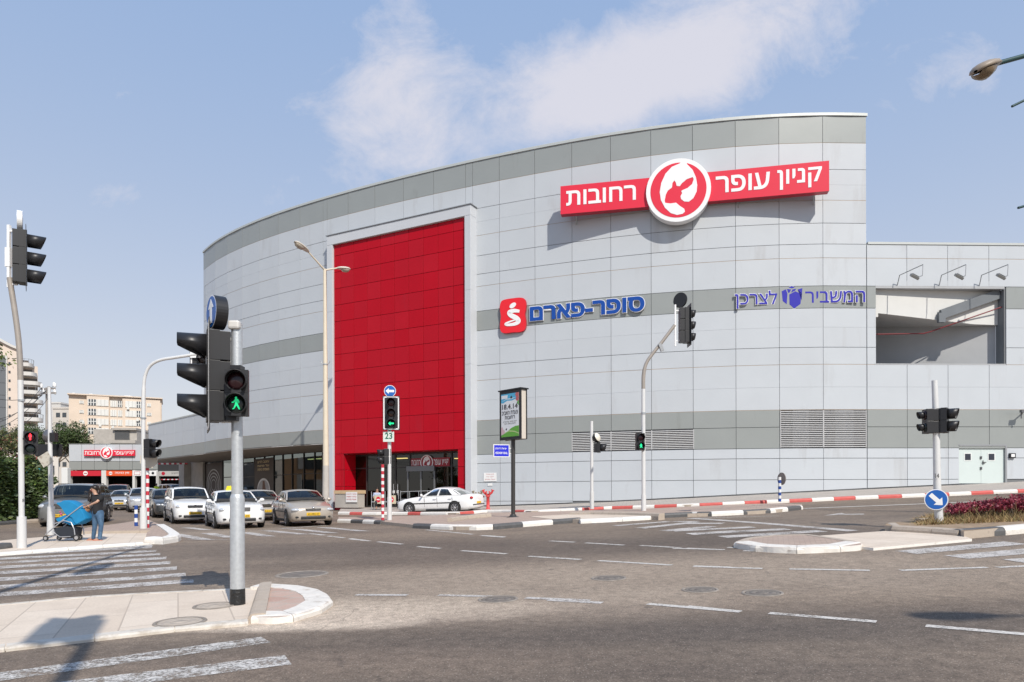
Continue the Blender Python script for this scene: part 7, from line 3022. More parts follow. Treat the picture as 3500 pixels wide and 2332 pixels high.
# concrete storey above the gate
Z = 120
c = Vector((at(320, 1700, Z).x, Z, 0))
m2 = Z / F
zz = lambda y: ray(390, y)[1] * Z + CZ
U = Vector((1, .1, 0)).normalized()
N = U.cross(UP)
t = thing('concrete_building', 'small concrete storey with a dark louvred window above the car park gate', 'building', c)
mb = MB()
bbox_(mb, c, U, N, 0, 142 * m2, zz(1520), zz(1467), -8, 0)
bbox_(mb, c, U, N, 66 * m2, 144 * m2, zz(1470), zz(1463), -8.2, .5)
bbox_(mb, c, U, N, 60 * m2, 146 * m2, zz(1516), zz(1506), -8.2, 1.2)
bbox_(mb, c, U, N, 0, 142 * m2, -1, zz(1521), -8, -1)
mb.build('wall', [CONC], t, world=True)
mb = MB()
bbox_(mb, c, U, N, 70 * m2, 118 * m2, zz(1503), zz(1472), .003, .1)
for k in range(8):
    bbox_(mb, c, U, N, 70 * m2, 118 * m2, zz(1503) + k * .19, zz(1503) + k * .19 + .06, .1, .16, 1)
mb.build('window', [WIN, mat('louvre_brown', (.16, .15, .14), .6)], t, world=True)

# car park gate building
ZC = 85
c = Vector((at(238, 1700, ZC).x, ZC, 0))
m2 = ZC / F
U = Vector((1, .02, 0)).normalized()
N = U.cross(UP)
zz = lambda y: ray(390, y)[1] * ZC + CZ
t = thing('car_park_gate', 'silver car park gate building with red and orange boards over dark entrances', 'building', c)
W_ = 300 * m2
mb = MB()
for k in range(7):
    a, b_ = W_ * k / 7 + .02, W_ * (k + 1) / 7 - .02
    bbox_(mb, c, U, N, a, b_, zz(1577) + .02, zz(1519), 0, .12, 0)
    bbox_(mb, c, U, N, a, b_, zz(1606), zz(1577) - .02, 0, .12, 1)
bbox_(mb, c, U, N, -.05, W_ + .05, zz(1519) + .01, zz(1517), -.3, .16, 1)
mb.build('cladding', [PANEL, BAND], t, world=True)
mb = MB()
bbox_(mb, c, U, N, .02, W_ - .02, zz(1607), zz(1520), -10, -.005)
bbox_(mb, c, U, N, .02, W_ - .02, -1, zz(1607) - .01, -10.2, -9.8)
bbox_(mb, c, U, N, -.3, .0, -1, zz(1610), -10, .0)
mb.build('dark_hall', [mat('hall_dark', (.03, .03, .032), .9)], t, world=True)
mb = MB()
for x0, x1 in ((-6, 4), (109, 125), (214, 222), (294, 300)):
    bbox_(mb, c, U, N, x0 * m2, x1 * m2, -1, zz(1608), -.4, .1)
mb.build('column', [WHITEC], t, world=True)
for x0, x1, m_, nm in ((4, 108, mat('board_red', (.55, .02, .04), .4), 'red_board'), (126, 213, mat('board_orange', (.72, .10, .03), .4), 'orange_board'), (215, 296, WHITE, 'white_board')):
    mb = MB()
    bbox_(mb, c, U, N, x0 * m2, x1 * m2, zz(1627), zz(1609), .0, .14)
    bo = mb.build(nm, [m_], t, world=True)
    mb = MB()
    if nm == 'red_board':
        q = c + U * (56 * m2) + UP * zz(1618) + N * .15
        mb.prism(circ(20, .27), q, U, UP, .01)
        mb.prism([(-.18, -.05), (.18, -.05), (.18, .05), (-.18, .05)], q + N * .01, U, UP, .01, 1)
    elif nm == 'orange_board':
        q = c + U * (141 * m2) + UP * zz(1618) + N * .15
        mb.prism(circ(20, .2), q, U, UP, .01)
        mb.prism([(-.14, -.04), (.14, -.04), (.14, .04), (-.14, .04)], q + N * .01, U, UP, .01, 1)
        mb.text(heb('אין כניסה'), c + U * (156 * m2) + UP * (zz(1618) - .13) + N * .15, U, UP, 48 * m2, .28, 0, .015)
    else:
        q = c + U * (231 * m2) + UP * zz(1618) + N * .15
        mb.prism([(-.35, -.2), (.35, -.2), (.35, .2), (-.35, .2)], q, U, UP, .005, 1)
        mb.prism([(-.31, -.16), (.31, -.16), (.31, .16), (-.31, .16)], q + N * .004, U, UP, .005, 0)
        for x in (268, 284):
            mb.prism(circ(12, .16), c + U * (x * m2) + UP * zz(1618) + N * .15, U, UP, .01, 2)
    mb.build('marking', [WHITE, SIGNR2, INK], bo, world=True)
gs = thing('gate_sign', 'small red mall sign with deer emblem on the silver car park gate', 'sign', c + U * (54 * m2) + UP * zz(1558) + N * .2)
mb = MB()
a, b_ = 55 * m2, 226 * m2
bbox_(mb, c, U, N, a, b_, zz(1559), zz(1539), .2, .4)
mb.build('sign_box', [SIGNR], gs, world=True)
mb = MB()
for x0, x1, s in ((58, 108, 'רחובות'), (157, 192, 'עופר'), (195, 223, 'קניון')):
    mb.text(heb(s), c + U * (x0 * m2) + UP * zz(1555) + N * .41, U, UP, (x1 - x0) * m2, .42, 0, .012)
mb.build('lettering', [SIGNW], gs, world=True)
mb = MB()
roundel(mb, c + U * (132 * m2) + UP * zz(1548.5) + N * .5, U, UP, .72, .3, 0, 1)
mb.build('round_emblem', [SIGNW, SIGNR], gs, world=True)

# dark garage mouth under the podium
ZG = 80
c = Vector((at(540, 1700, ZG).x, ZG, 0))
m2 = ZG / F
zz = lambda y: ray(590, y)[1] * ZG + CZ
t = thing('garage_gate', 'dark garage mouth with a pale lettered beam under the curved podium', 'gate', c)
U, N = Vector((1, 0, 0)), Vector((0, -1, 0))
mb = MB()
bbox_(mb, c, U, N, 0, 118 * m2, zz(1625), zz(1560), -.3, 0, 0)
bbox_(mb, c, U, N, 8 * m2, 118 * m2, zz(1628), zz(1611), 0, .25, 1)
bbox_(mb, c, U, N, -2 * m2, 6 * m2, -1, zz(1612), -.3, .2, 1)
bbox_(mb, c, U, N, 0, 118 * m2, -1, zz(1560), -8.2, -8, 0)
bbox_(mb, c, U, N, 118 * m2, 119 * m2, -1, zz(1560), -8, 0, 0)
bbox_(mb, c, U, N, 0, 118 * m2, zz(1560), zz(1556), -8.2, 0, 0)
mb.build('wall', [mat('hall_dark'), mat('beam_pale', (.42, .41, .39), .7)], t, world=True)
mb = MB()
mb.text(heb('כניסה לחניון'), c + U * (50 * m2) + UP * zz(1622) + N * .26, U, UP, 52 * m2, .24, 0, .005)
mb.prism(circ(16, .2), c + U * (22 * m2) + UP * zz(1619) + N * .26, U, UP, .005, 1)
mb.build('lettering', [INK, SIGNR2], t, world=True)
mb = MB()
for k in range(14):
    mb.tube([c + U * ((20 + 7 * k) * m2) + UP * zz(1640) + N * .6, c + U * ((27 + 7 * k) * m2) + UP * zz(1640) + N * .6], .05, 8, k % 2)
mb.build('height_bar', [SR, SW_], t, world=True)
bar_ = MB()
cB = at(525, 1700, 70)
zz = lambda y: ray(560, y)[1] * 70 + CZ
m2 = 70 / F
for k in range(13):
    bbox_(bar_, cB - Vector((0, 0, cB.z)), U, N, (k * 9) * m2, (k * 9 + 8.7) * m2, zz(1588), zz(1583), 0, .1, k % 2)
bbox_(bar_, cB - Vector((0, 0, cB.z)), U, N, 10 * m2, 110 * m2, zz(1582), zz(1575), 0, .06, 2)
o = bar_.build('clearance_bar', [SR, SW_, mat('board_brown', (.20, .16, .13), .7)])
tag(o, 'red and white clearance bar hanging under the podium before the garage mouth', 'barrier')

# beige wall house, white gate post and teal tarpaulin at the car park
Z = 66
c, U, N, W_ = turned(70, 200, Z)
m2 = W_ / 130
zz = lambda y: ray(150, y)[1] * Z + CZ
t = thing('low_house', 'low beige house with a flat roof behind the hedge and the utility poles', 'building', c)
mb = MB()
bbox_(mb, c, U, N, -60 * m2, 130 * m2, -1, zz(1560), -6, 0)
bbox_(mb, c, U, N, -20 * m2, 90 * m2, zz(1560), zz(1524), -6, -.8)
bbox_(mb, c, U, N, -22 * m2, 92 * m2, zz(1524), zz(1519), -6.1, -.4)
mb.build('wall', [CREAMW], t, world=True)
for x in (10, 60, 100):
    mb = MB()
    bbox_(mb, c, U, N, x * m2, (x + 16) * m2, zz(1620), zz(1590), .003, .06)
    mb.build('window', [WIN], t, world=True)
for x in (94, 101, 108, 115, 122):
    mb = MB()
    bbox_(mb, c, U, N, x * m2, (x + 3) * m2, zz(1562), zz(1530), -.3, -.1)
    mb.build('railing_post', [mat('railing_rust', (.30, .16, .10), .7)], t, world=True)
Z = 58
p = XZ(226, Z)
t = thing('gate_post', 'white gate post with a round sign at the edge of the car park gate', 'post', p)
mb = MB()
mb.box(p + UP * 1.6, (.5, .45, 3.4))
mb.build('shaft', [WHITEC], t, world=True, bevel=.03)
mb = MB()
mb.prism(circ(20, .27), p + Vector((0, -.26, 1.6)), Vector((1, 0, 0)), UP, .02, 0)
mb.prism([(-.03, -.14), (.04, -.14), (.04, .14), (-.03, .14)], p + Vector((0, -.265, 1.6)), Vector((1, 0, 0)), UP, .004, 1)
mb.build('round_sign', [SIGNW, INK], t, world=True)
Z = 44
mb = MB()
a, b_ = at(104, 1590, Z), at(160, 1600, Z)
pts = []
for i in range(9):
    for j in range(4):
        q = a.lerp(b_, i / 8) - UP * (j * .14 + .05 * math.sin(i * 1.7)) + Vector((0, -.15 * j + .05 * math.sin(i * 2.3 + j), 0))
        pts.append(q)
mb.add(pts, [(i * 4 + j, i * 4 + j + 1, (i + 1) * 4 + j + 1, (i + 1) * 4 + j) for i in range(8) for j in range(3)], 0, True)
top_ = [p.copy() for p in pts]
mb.add([p + UP * -.03 for p in pts], [(i * 4 + j, (i + 1) * 4 + j, (i + 1) * 4 + j + 1, i * 4 + j + 1) for i in range(8) for j in range(3)], 0, True)
tag(mb.build('tarpaulin', [mat('teal_tarp', (.06, .36, .40), .6, var=.3, vs=4)]), 'crumpled teal tarpaulin lying over the top of the hedge', 'tarpaulin')

# utility pole with crossarm and wires
Z = 50
p = XZ(163, Z)
t = thing('utility_pole', 'grey twin utility pole with crossarms and insulators behind the mirror pole', 'utility pole', p)
UG = mat('weathered_wood_grey', (.33, .30, .27), .85, var=.2, vs=3)
for x, yt in ((161, 1325), (167.5, 1322)):
    MB().tube([XZ(x, Z), at(x, yt, Z)], [.13, .10], 10).build('pole', [UG], t, world=True)
mb = MB()
for y, x0, x1 in ((1330, 140, 188), (1345, 146, 190)):
    mb.bar(at(x0, y, Z), at(x1, y - 2, Z - 1.2), .1, .1)
mb.build('crossarm', [UG], t, world=True)
mb = MB()
for x, y in ((142, 1322), (150, 1338), (184, 1318), (188, 1320), (186, 1340), (188, 1345)):
    mb.lathe(at(x, y + 4, Z - .3), UP, [(.03, 0), (.1, .05), (.05, .1), (.1, .16), (.05, .2), (.08, .26), (.001, .3)], 10)
mb.build('insulator', [SIGNW], t, world=True)
WIRE = mat('wire_black', (.02, .02, .02), .6)
for i, (x0, y0, x1, y1, Z1) in enumerate(((142, 1325, -160, 1450, 34), (150, 1338, -160, 1470, 34), (184, 1320, -160, 1300, 36), (160, 1335, -160, 1420, 40), (165, 1360, -160, 1500, 30))):
    a, b_ = at(x0, y0, Z), at(x1, y1, Z1)
    pts = [a.lerp(b_, k / 14) - UP * (1.0 * 4 * (k / 14) * (1 - k / 14)) for k in range(15)]
    MB().tube(pts, .016, 5).build('wire', [WIRE], t, world=True)

# building across the side street, out of the picture: mirrored in the shop windows
c = Vector((-66, 46, h(-42, 46)))
U = Vector((.05, 1, 0)).normalized()
N = Vector((1, -.05, 0)).normalized()
t = thing('apartment_block', 'orange beige apartment block across the side street, mirrored in the shop windows', 'building', c)
mb = MB()
bbox_(mb, c, U, N, -10, 30, -1, 15, -10, 0)
bbox_(mb, c, U, N, -10.2, 30.2, 15.01, 15.5, -10.2, .3)
mb.build('wall', [mat('ochre_render', (.58, .36, .20), .9, var=.08, vs=.3)], t, world=True)
for k in range(4):
    for j in range(9):
        mb = MB()
        bbox_(mb, c, U, N, -8 + j * 4.2, -6 + j * 4.2, 1.6 + 3.3 * k, 3.4 + 3.3 * k, .003, .1, 0 if (j + k) % 3 else 1)
        mb.build('window', [WIN, SHUT], t, world=True)

# ------------------------------------------------------------------ lamps and signals just out of the picture; only their shadows fall into it
s1 = G(*V_(150, 1452)) + SUN_DIR * 13.6
b = Vector((s1.x + .35, s1.y, h(s1.x + .35, s1.y)))
t = thing('traffic_light', 'tall signal pole whose shadow falls on the near beige paving', 'traffic light', b)
pole(t, [b, Vector((b.x, b.y, s1.z + .5))], [.09, .075], [WHP])
hd = signal_head(t, s1, Vector((.3, .95, 0)), 3, .38, .36, .3, .14, .4, None, (.7, 1.4))
q1, q2 = G(*V_(-60, 1379)), G(*V_(330, 1256))
a, b_ = q1 + SUN_DIR * 14.5, q2 + SUN_DIR * 14.5
zc2 = max(a.z, b_.z)
base = a + (a - b_).normalized() * 1.5
base.z = h(base.x, base.y)
t = thing('street_lamp', 'overhead mast arm whose long shadow crosses the zebra crossing', 'street lamp', base)
pole(t, [base, Vector((base.x, base.y, a.z))], [.14, .1], [WHP])
MB().tube([Vector((base.x, base.y, a.z)), a, b_], [.10, .10, .05], 12).build('arm', [WHP], t, world=True)
q3 = G(*V_(214, 1308)) + SUN_DIR * 14.5
lamp_head(t, q3 - (b_ - a).normalized() * .9, (b_ - a), 1.9)
q4 = G(*V_(2110, 1416)) + SUN_DIR * 16
pb = Vector((q4.x + 5, q4.y - .6, 0))
pb.z = h(pb.x, pb.y)
t = thing('street_lamp', 'street lamp whose head throws an oval shadow on the near asphalt', 'street lamp', pb)
pole(t, [pb, Vector((pb.x, pb.y, q4.z))], [.12, .08], [WHP])
MB().tube([Vector((pb.x, pb.y, q4.z)), q4 + Vector((.75, -.1, 0))], .04, 10).build('arm', [WHP], t, world=True)
lamp_head(t, q4 + Vector((.85, -.1, 0)), (-1, .12, 0), .95)
# ------------------------------------------------------------------ people
SKIN = mat('skin', (.50, .30, .21), .55, var=.05, vs=8)
SKIN2 = mat('skin_tan', (.36, .20, .13), .55)
HAIR = mat('dark_hair', (.016, .010, .008), .4)
JEAN = mat('blue_denim', (.055, .115, .20), .8, var=.3, vs=9, stain=(.13, .21, .31), ss=4, st=.55)
BLKT = mat('black_cotton', (.014, .014, .016), .85)


def skin_mesh(name, nodes, edges, mats, parent, sub=2, root=0):
    """one continuous surface grown round a skeleton; nodes: (position, radius or (rx, ry))"""
    me = bpy.data.meshes.new(name)
    me.from_pydata([n[0] for n in nodes], edges, [])
    o = bpy.data.objects.new(name, me)
    COL.objects.link(o)
    for m in mats:
        me.materials.append(m)
    sk = o.modifiers.new('skin', 'SKIN')
    sk.use_smooth_shade = True
    lay = me.skin_vertices[0] if me.skin_vertices else None
    if lay is None:
        bm = bmesh.new()
        bm.from_mesh(me)
        bm.verts.layers.skin.verify()
        bm.to_mesh(me)
        bm.free()
        lay = me.skin_vertices[0]
    for i, n in enumerate(nodes):
        r = n[1]
        lay.data[i].radius = (r, r) if isinstance(r, (int, float)) else r
        lay.data[i].use_root = (i == root)
    sb = o.modifiers.new('smooth', 'SUBSURF')
    sb.levels = sb.render_levels = sub
    dg = bpy.context.evaluated_depsgraph_get()
    m2 = bpy.data.meshes.new_from_object(o.evaluated_get(dg))
    bpy.data.objects.remove(o)
    bpy.data.meshes.remove(me)
    m2.name = name
    if not m2.materials:
        for m in mats:
            m2.materials.append(m)
    for p in m2.polygons:
        p.use_smooth = True
    o = bpy.data.objects.new(name, m2)
    COL.objects.link(o)
    o.parent = parent
    LOC[o.name] = Vector()
    return o


def chain(nodes, edges, pts, start=None):
    """append a chain of (pos, r); returns index of the last one"""
    prev = start
    for p in pts:
        nodes.append(p)
        i = len(nodes) - 1
        if prev is not None:
            edges.append((prev, i))
        prev = i
    return prev


def fingers(nodes, edges, wrist, d, side_, spread=.012, curl=.4, down=Vector((0, 0, -1))):
    d = Vector(d).normalized()
    s = Vector(side_).normalized()
    n0 = len(nodes)
    palm = chain(nodes, edges, [(wrist + d * .045, (.034, .018))], n0 - 1)
    for k, L in enumerate((.062, .074, .070, .056)):
        a = wrist + d * .085 + s * ((k - 1.5) * .019)
        b = a + d * (L * .5) + down * (curl * L * .25)
        c = b + d * (L * .35) + down * (curl * L * .6)
        chain(nodes, edges, [(a, .0095), (b, .0088), (c, .0072)], palm)
    a = wrist + d * .03 + s * -.036
    chain(nodes, edges, [(a, .0115), (a + d * .035 + s * -.012 + down * .012, .0095), (a + d * .058 + s * -.006 + down * .028, .008)], palm)


# the woman with the pushchair
kk = 21 / F / 1.96
wb_ = XZ(326, 21.0) + UP * .05


def q_(x, y, dy=0.0):
    return Vector(((x - 640) * kk, dy, (1474 - y) * kk))


t = thing('person', 'woman in black t-shirt and jeans with long dark hair, leaning over the blue pushchair', 'person', wb_)
pel, waist, chest, neck = q_(655, 1290), q_(657, 1240), q_(656, 1195), q_(640, 1163)
hdc = q_(631, 1133)
shL, shR = q_(690, 1183, -.05), q_(622, 1180, .08)
elL, haL = q_(672, 1216, -.16), q_(612, 1240, -.10)
elR, haR = q_(600, 1222, .12), q_(572, 1246, .10)
hipL, knL, anL = q_(680, 1305, -.05), q_(684, 1380, -.05), q_(676, 1458, -.06)
hipR, knR, anR = q_(634, 1305, .05), q_(630, 1382, .04), q_(617, 1458, .06)
nd, ed = [], []
chain(nd, ed, [(pel, (.115, .085)), (waist, (.095, .075)), (chest, (.125, .095)), (q_(648, 1172), (.10, .075)), (neck, .05), (q_(634, 1150), .06), (hdc + Vector((.0, 0, .01)), (.082, .092)), (hdc + Vector((.0, 0, .065)), (.070, .08))])
def arm_(s, e, w_, hh):
    i = chain(nd, ed, [(s, .056), (s.lerp(e, .5), .043), (e, .038), (e.lerp(w_, .5), .034), (w_, .024)], 2)
    d = (w_ - e).normalized()
    fingers(nd, ed, w_, d, Vector((0, 1, 0)).cross(d).cross(d) if False else Vector((0, 1, 0)), curl=.8)
arm_(shL, elL, haL, 0)
arm_(shR, elR, haR, 0)
for hp_, kn, an, s in ((hipL, knL, anL, -1), (hipR, knR, anR, 1)):
    chain(nd, ed, [(hp_, .075), (hp_.lerp(kn, .5), .070), (kn, .056), (kn.lerp(an, .4), .054), (an, .037), (an + Vector((-.03, 0, -.035)), .035), (an + Vector((-.12, -.015, -.048)), (.038, .022)), (an + Vector((-.165, -.02, -.05)), (.03, .016))], 0)
skin_mesh('body', nd, ed, [SKIN], t)
# face
M = Matrix.Rotation(R(-35), 3, 'Z')
fdir = Vector((-.50, -.86, -.1)).normalized()
fs_ = UP.cross(fdir).normalized()
mb = MB()
mb.ball(hdc + fdir * .098 + UP * .005, (.013, .013, .017), 8, 0)
mb.build('nose', [SKIN], t)
mb = MB()
for s in (-1, 1):
    mb.ball(hdc + fdir * .083 + fs_ * (s * .033) + UP * .033, (.012, .01, .007), 8, 0)
    mb.bar(hdc + fdir * .087 + fs_ * (s * .018) + UP * .055, hdc + fdir * .08 + fs_ * (s * .05) + UP * .053, .008, .006, 0)
mb.build('eyes_and_brows', [HAIR], t)
mb = MB()
mb.ball(hdc + fdir * .086 - UP * .035, (.024, .014, .008), 10)
mb.build('mouth', [mat('lip', (.42, .12, .11), .5)], t)
mb = MB()
rnd = random.Random(9)
cap = MB().ball((0, 0, 0), (.098, .105, .10), 16)
mb.add([v + hdc + Vector((.022, .03, .042)) for v in cap.v], cap.f, 0, True)
for k in range(64):
    a = rnd.uniform(-1, 1)
    p0 = hdc + Vector((rnd.uniform(-.05, .07), rnd.uniform(-.03, .09), .10))
    side_ = -1 if k < 26 else 1
    e = hdc + (Vector((-.085 + rnd.uniform(-.05, .03), -.02 + rnd.uniform(-.07, .08), -.30 + rnd.uniform(-.09, .1))) if side_ < 0 else Vector((.075 + rnd.uniform(-.03, .04), .05 + rnd.uniform(-.05, .06), -.20 + rnd.uniform(-.08, .06))))
    m_ = hdc + (Vector((-.098, .0 + rnd.uniform(-.05, .07), -.03)) if side_ < 0 else Vector((.095, .05, -.02)))
    mb.tube(spline([p0, m_, m_.lerp(e, .5) + Vector((rnd.gauss(0, .01), 0, 0)), e], 3), [.026] * 8 + [.02, .008], 6)
mb.build('hair', [HAIR], t)
# clothes
nd, ed = [], []
chain(nd, ed, [(q_(656, 1312), (.180, .142)), (q_(657, 1262), (.172, .132)), (q_(657, 1230), (.160, .124)), (chest, (.168, .132)), (q_(649, 1173), (.125, .095))])
chain(nd, ed, [(shL + Vector((0, 0, .0)), .074), (shL.lerp(elL, .75), .062)], 3)
chain(nd, ed, [(shR, .074), (shR.lerp(elR, .75), .062)], 3)
skin_mesh('t_shirt', nd, ed, [BLKT], t)
nd, ed = [], []
chain(nd, ed, [(q_(656, 1262), (.150, .118)), (q_(656, 1285), (.168, .128))])
for hp_, kn, an in ((hipL, knL, anL), (hipR, knR, anR)):
    chain(nd, ed, [(hp_, .104), (hp_.lerp(kn, .5), .090), (kn, .068), (kn.lerp(an, .45), .064), (an - UP * .01, .056), (an - UP * .045, .058)], 1)
skin_mesh('jeans', nd, ed, [JEAN], t)
for an in (anL, anR):
    mb = MB()
    a = an + Vector((.035, .0, -.072))
    mb.prism([(p.x, p.y) for p in spline([(.03, -.035, 0), (-.1, -.03, 0), (-.2, -.05, 0), (-.235, -.01, 0), (-.2, .035, 0), (-.09, .035, 0), (.03, .035, 0)], 3, True)], a + UP * .012, Vector((1, 0, 0)), Vector((0, 1, 0)), .022)
    mb.tube([a + Vector((-.15, -.045, .01)), a + Vector((-.15, -.01, .05)), a + Vector((-.15, .035, .01))], .012, 6)
    mb.build('sandal', [mat('sandal_coral', (.58, .15, .07), .6)], t)

# the pushchair
t = thing('pushchair', 'blue hooded pushchair with silver frame and black basket pushed by the woman', 'pushchair', wb_ + Vector((-.86, -.05, 0)))
SBLUE = mat('pushchair_blue', (.006, .20, .42), .75, var=.08, vs=6)
SDK = mat('pushchair_dark', (.02, .025, .035), .8)


def w_(x, y, dy=0.0):
    return Vector(((x - 443) * kk, dy, (1497 - y) * kk + .0))


hood = [(p.x, p.y) for p in spline([(410, 1245, 0), (436, 1240, 0), (462, 1228, 0), (500, 1232, 0), (545, 1256, 0), (580, 1288, 0), (600, 1328, 0), (607, 1355, 0), (575, 1376, 0), (545, 1388, 0), (518, 1345, 0), (478, 1324, 0), (458, 1298, 0), (436, 1266, 0)], 3, True)]
mb = MB()
n_ = len(hood)
rows_ = []
cx_, cy_ = 520, 1305
for dy, sc in ((-.21, .93), (-.19, .985), (0, 1.0), (.19, .985), (.21, .93)):
    rows_.append([w_(cx_ + (x - cx_) * sc, cy_ + (y - cy_) * sc, dy) for x, y in hood])
vs = [p for r in rows_ for p in r]
mb.add(vs, [(i * n_ + j, i * n_ + (j + 1) % n_, (i + 1) * n_ + (j + 1) % n_, (i + 1) * n_ + j) for i in range(4) for j in range(n_)], 0, True)
mb.add(rows_[0], [tuple(range(n_))], 0)
mb.add(rows_[-1], [tuple(range(n_))[::-1]], 0)
mb.build('hood', [SBLUE], t, bevel=.012)
mb = MB()
mb.prism([((x - 443) * kk, (1497 - y) * kk) for x, y in [(470, 1325), (520, 1345), (545, 1390), (500, 1392), (455, 1372), (425, 1375), (405, 1352), (430, 1340)]], Vector((0, -.17, 0)), Vector((1, 0, 0)), UP, .34)
mb.build('seat', [SBLUE], t, bevel=.02)
mb = MB()
mb.prism([((x - 443) * kk, (1497 - y) * kk) for x, y in [(392, 1412), (470, 1400), (535, 1412), (528, 1462), (490, 1480), (420, 1474)]], Vector((0, -.18, 0)), Vector((1, 0, 0)), UP, .36)
mb.build('basket', [SDK], t, bevel=.025)
mb = MB()
SIL = mat('pushchair_silver', (.55, .55, .56), .3, .7)
for s in (-.22, .22):
    mb.tube([w_(578, 1268, s), w_(470, 1350, s), w_(345, 1455, s)], .016, 8)
    mb.tube([w_(395, 1385, s), w_(470, 1362, s), w_(515, 1375, s), w_(535, 1420, s), w_(540, 1462, s)], .016, 8)
    mb.tube([w_(380, 1425, s), w_(440, 1490 - 20, s), w_(510, 1468, s)], .012, 8)
mb.tube([w_(578, 1268, -.22), w_(590, 1258, -.15), w_(590, 1258, .15), w_(578, 1268, .22)], .018, 8)
mb.build('frame', [SIL], t)
for x, y, r, dy in ((336, 1480, 17, -.15), (380, 1481, 17, .17), (512, 1470, 20, .2), (553, 1469, 21, -.24)):
    mb = MB()
    c = w_(x, 1497 - r - .5, dy)
    rr = r * kk
    mb.lathe(c, (0, 1, 0), [(rr * .6, -.022), (rr * .95, -.024), (rr, 0), (rr * .95, .024), (rr * .6, .022)], 20)
    wh = mb.build('wheel', [TYRE], t)
    mb = MB()
    mb.lathe(c, (0, -1, 0), [(.001, .02), (rr * .62, .02)], 16)
    mb.build('rim', [SIL], wh)
mb = MB()
mb.ball(w_(432, 1320, -.1), (.035, .03, .04), 8)
mb.ball(w_(425, 1305, -.1), (.025, .03, .025), 8)
mb.build('hanging_toy', [mat('toy_pink', (.5, .08, .2), .6)], t)
bg_ = thing('handbag', 'tan leather bag hanging on the handle of the blue pushchair', 'bag', wb_ + q_(575, 1290))
mb = MB()
o_b = q_(575, 1265) - q_(575, 1290)
b0 = MB().ball((0, 0, 0), (.13, .09, .10), 14)
mb.add([v + o_b for v in b0.v], b0.f, 0, True)
mb.tube([o_b + Vector((-.1, 0, .05)), o_b + Vector((-.02, 0, .15)), o_b + Vector((.1, 0, .06))], .012, 6)
mb.build('bag_body', [mat('tan_leather', (.40, .20, .10), .6, var=.3, vs=14)], bg_)


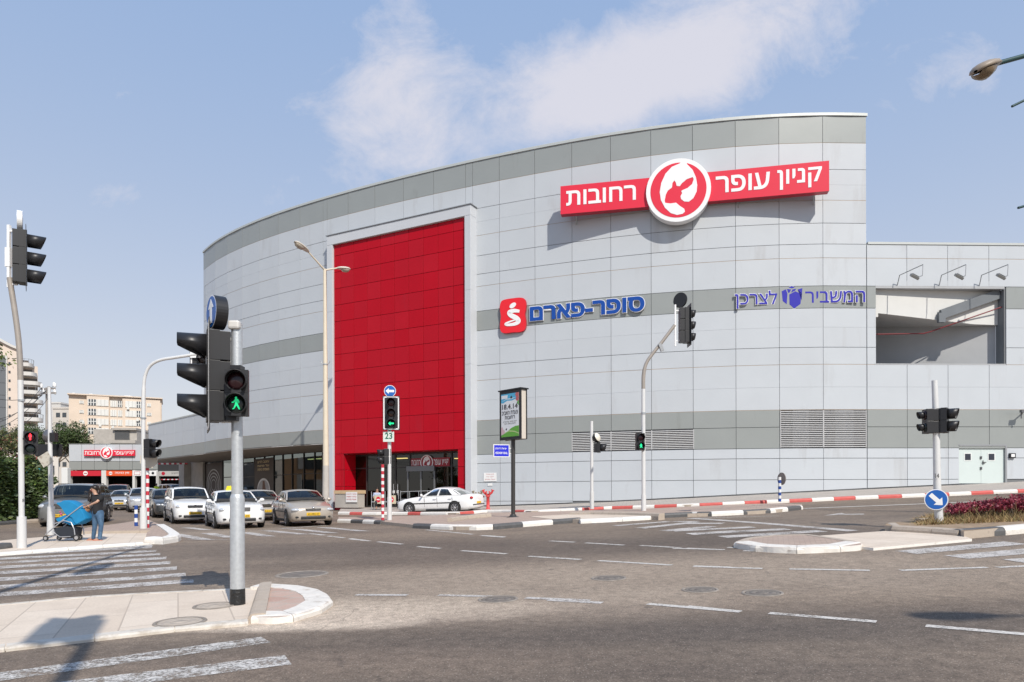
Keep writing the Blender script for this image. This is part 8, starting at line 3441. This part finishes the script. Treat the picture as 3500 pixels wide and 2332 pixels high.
def passer(label, b, ang, hgt, top, legs, hairc=HAIR, pose='walk', topname='shirt', sc_=None):
    t = thing('person', label, 'person', b, ang)
    k = hgt / 1.72
    V3 = lambda x, y, z: Vector((x * k, y * k, z * k))
    nd, ed = [], []
    chain(nd, ed, [(V3(0, 0, .92), (.15, .10)), (V3(0, .0, 1.1), (.13, .09)), (V3(0, .02, 1.32), (.15, .10)), (V3(0, .02, 1.45), .055), (V3(0, .03, 1.58), (.075, .09)), (V3(0, .03, 1.66), .065)])
    st = .18 if pose == 'walk' else .02
    for s in (-1, 1):
        e, w = V3(s * .24, -.04 * s, 1.12), V3(s * .25, .12 * s + .03, .88)
        if pose == 'sit':
            e, w = V3(s * .23, .02, 1.12), V3(s * .15, .26, 1.0)
        i = chain(nd, ed, [(V3(s * .18, .02, 1.36), .06), (e, .042), (w, .028)], 2)
        fingers(nd, ed, w, (w - e), Vector((1, 0, 0)), curl=.6)
        if pose == 'sit':
            chain(nd, ed, [(V3(s * .1, .05, .88), .085), (V3(s * .12, .42, .90), .065), (V3(s * .12, .44, .48), .045), (V3(s * .12, .54, .45), (.04, .03))], 0)
        else:
            chain(nd, ed, [(V3(s * .09, 0, .84), .09), (V3(s * .10, s * st * .6, .48), .06), (V3(s * .10, s * st, .09), .042), (V3(s * .10, s * st + .12, .04), (.042, .03))], 0)
    skin_mesh('body', nd, ed, [SKIN2], t, 1)
    nd, ed = [], []
    chain(nd, ed, [(V3(0, 0, .90), (.165, .115)), (V3(0, 0, 1.1), (.15, .108)), (V3(0, .02, 1.32), (.168, .118)), (V3(0, .02, 1.41), (.10, .08))])
    for s in (-1, 1):
        e = nd and (V3(s * .24, -.04 * s, 1.12) if pose != 'sit' else V3(s * .23, .02, 1.12))
        chain(nd, ed, [(V3(s * .18, .02, 1.36), .074), (V3(s * .18, .02, 1.36).lerp(e, .9), .056)], 2)
    skin_mesh(topname, nd, ed, [top], t, 1)
    nd, ed = [], []
    chain(nd, ed, [(V3(0, 0, .92), (.16, .115))])
    for s in (-1, 1):
        if pose == 'sit':
            chain(nd, ed, [(V3(s * .1, .05, .88), .098), (V3(s * .12, .42, .90), .08), (V3(s * .12, .44, .56), .06)], 0)
        else:
            chain(nd, ed, [(V3(s * .09, 0, .82), .102), (V3(s * .10, s * st * .6, .48), .075), (V3(s * .10, s * st, .14), .06)], 0)
    skin_mesh('trousers', nd, ed, [legs], t, 1)
    mb = MB()
    mb.ball(V3(0, .01, 1.665), (.088 * k, .098 * k, .075 * k), 10)
    mb.build('hair', [hairc], t)
    return t


YEL = mat('hi_vis_yellow', (.62, .78, .02), .6)
passer('man in a yellow high visibility vest before the dark garage mouth', XZ(535, 74), R(20), 1.72, YEL, BLKT, topname='vest')
passer('person in a violet blue shirt between the cars near the car park gate', XZ(425, 60), R(160), 1.65, mat('violet_shirt', (.10, .10, .42), .8), BLKT)
passer('person in a dark blue top beside the silver car at the garage', XZ(572, 70), R(60), 1.7, mat('navy_top', (.03, .04, .10), .8), BLKT)
gp = XZ(1289, 43.1) + UP * -.28
passer('guard in a pale shirt sitting behind the small no entry boards', gp, R(200), 1.72, mat('pale_blue_shirt', (.42, .48, .62), .8), BLKT, pose='sit')
t = thing('chair', 'dark chair under the guard at the red entrance', 'chair', XZ(1289, 43.1) + UP * .12, R(200))
mb = MB()
mb.box((0, .1, .44), (.46, .46, .05))
mb.build('seat', [BLACK], t)
mb = MB()
mb.box((0, -.14, .72), (.44, .04, .4))
mb.build('backrest', [BLACK], t)
for sx in (-1, 1):
    for sy in (-.12, .3):
        MB().tube([(sx * .2, sy, 0), (sx * .2, sy, .42)], .015, 6).build('leg', [STEEL], t)
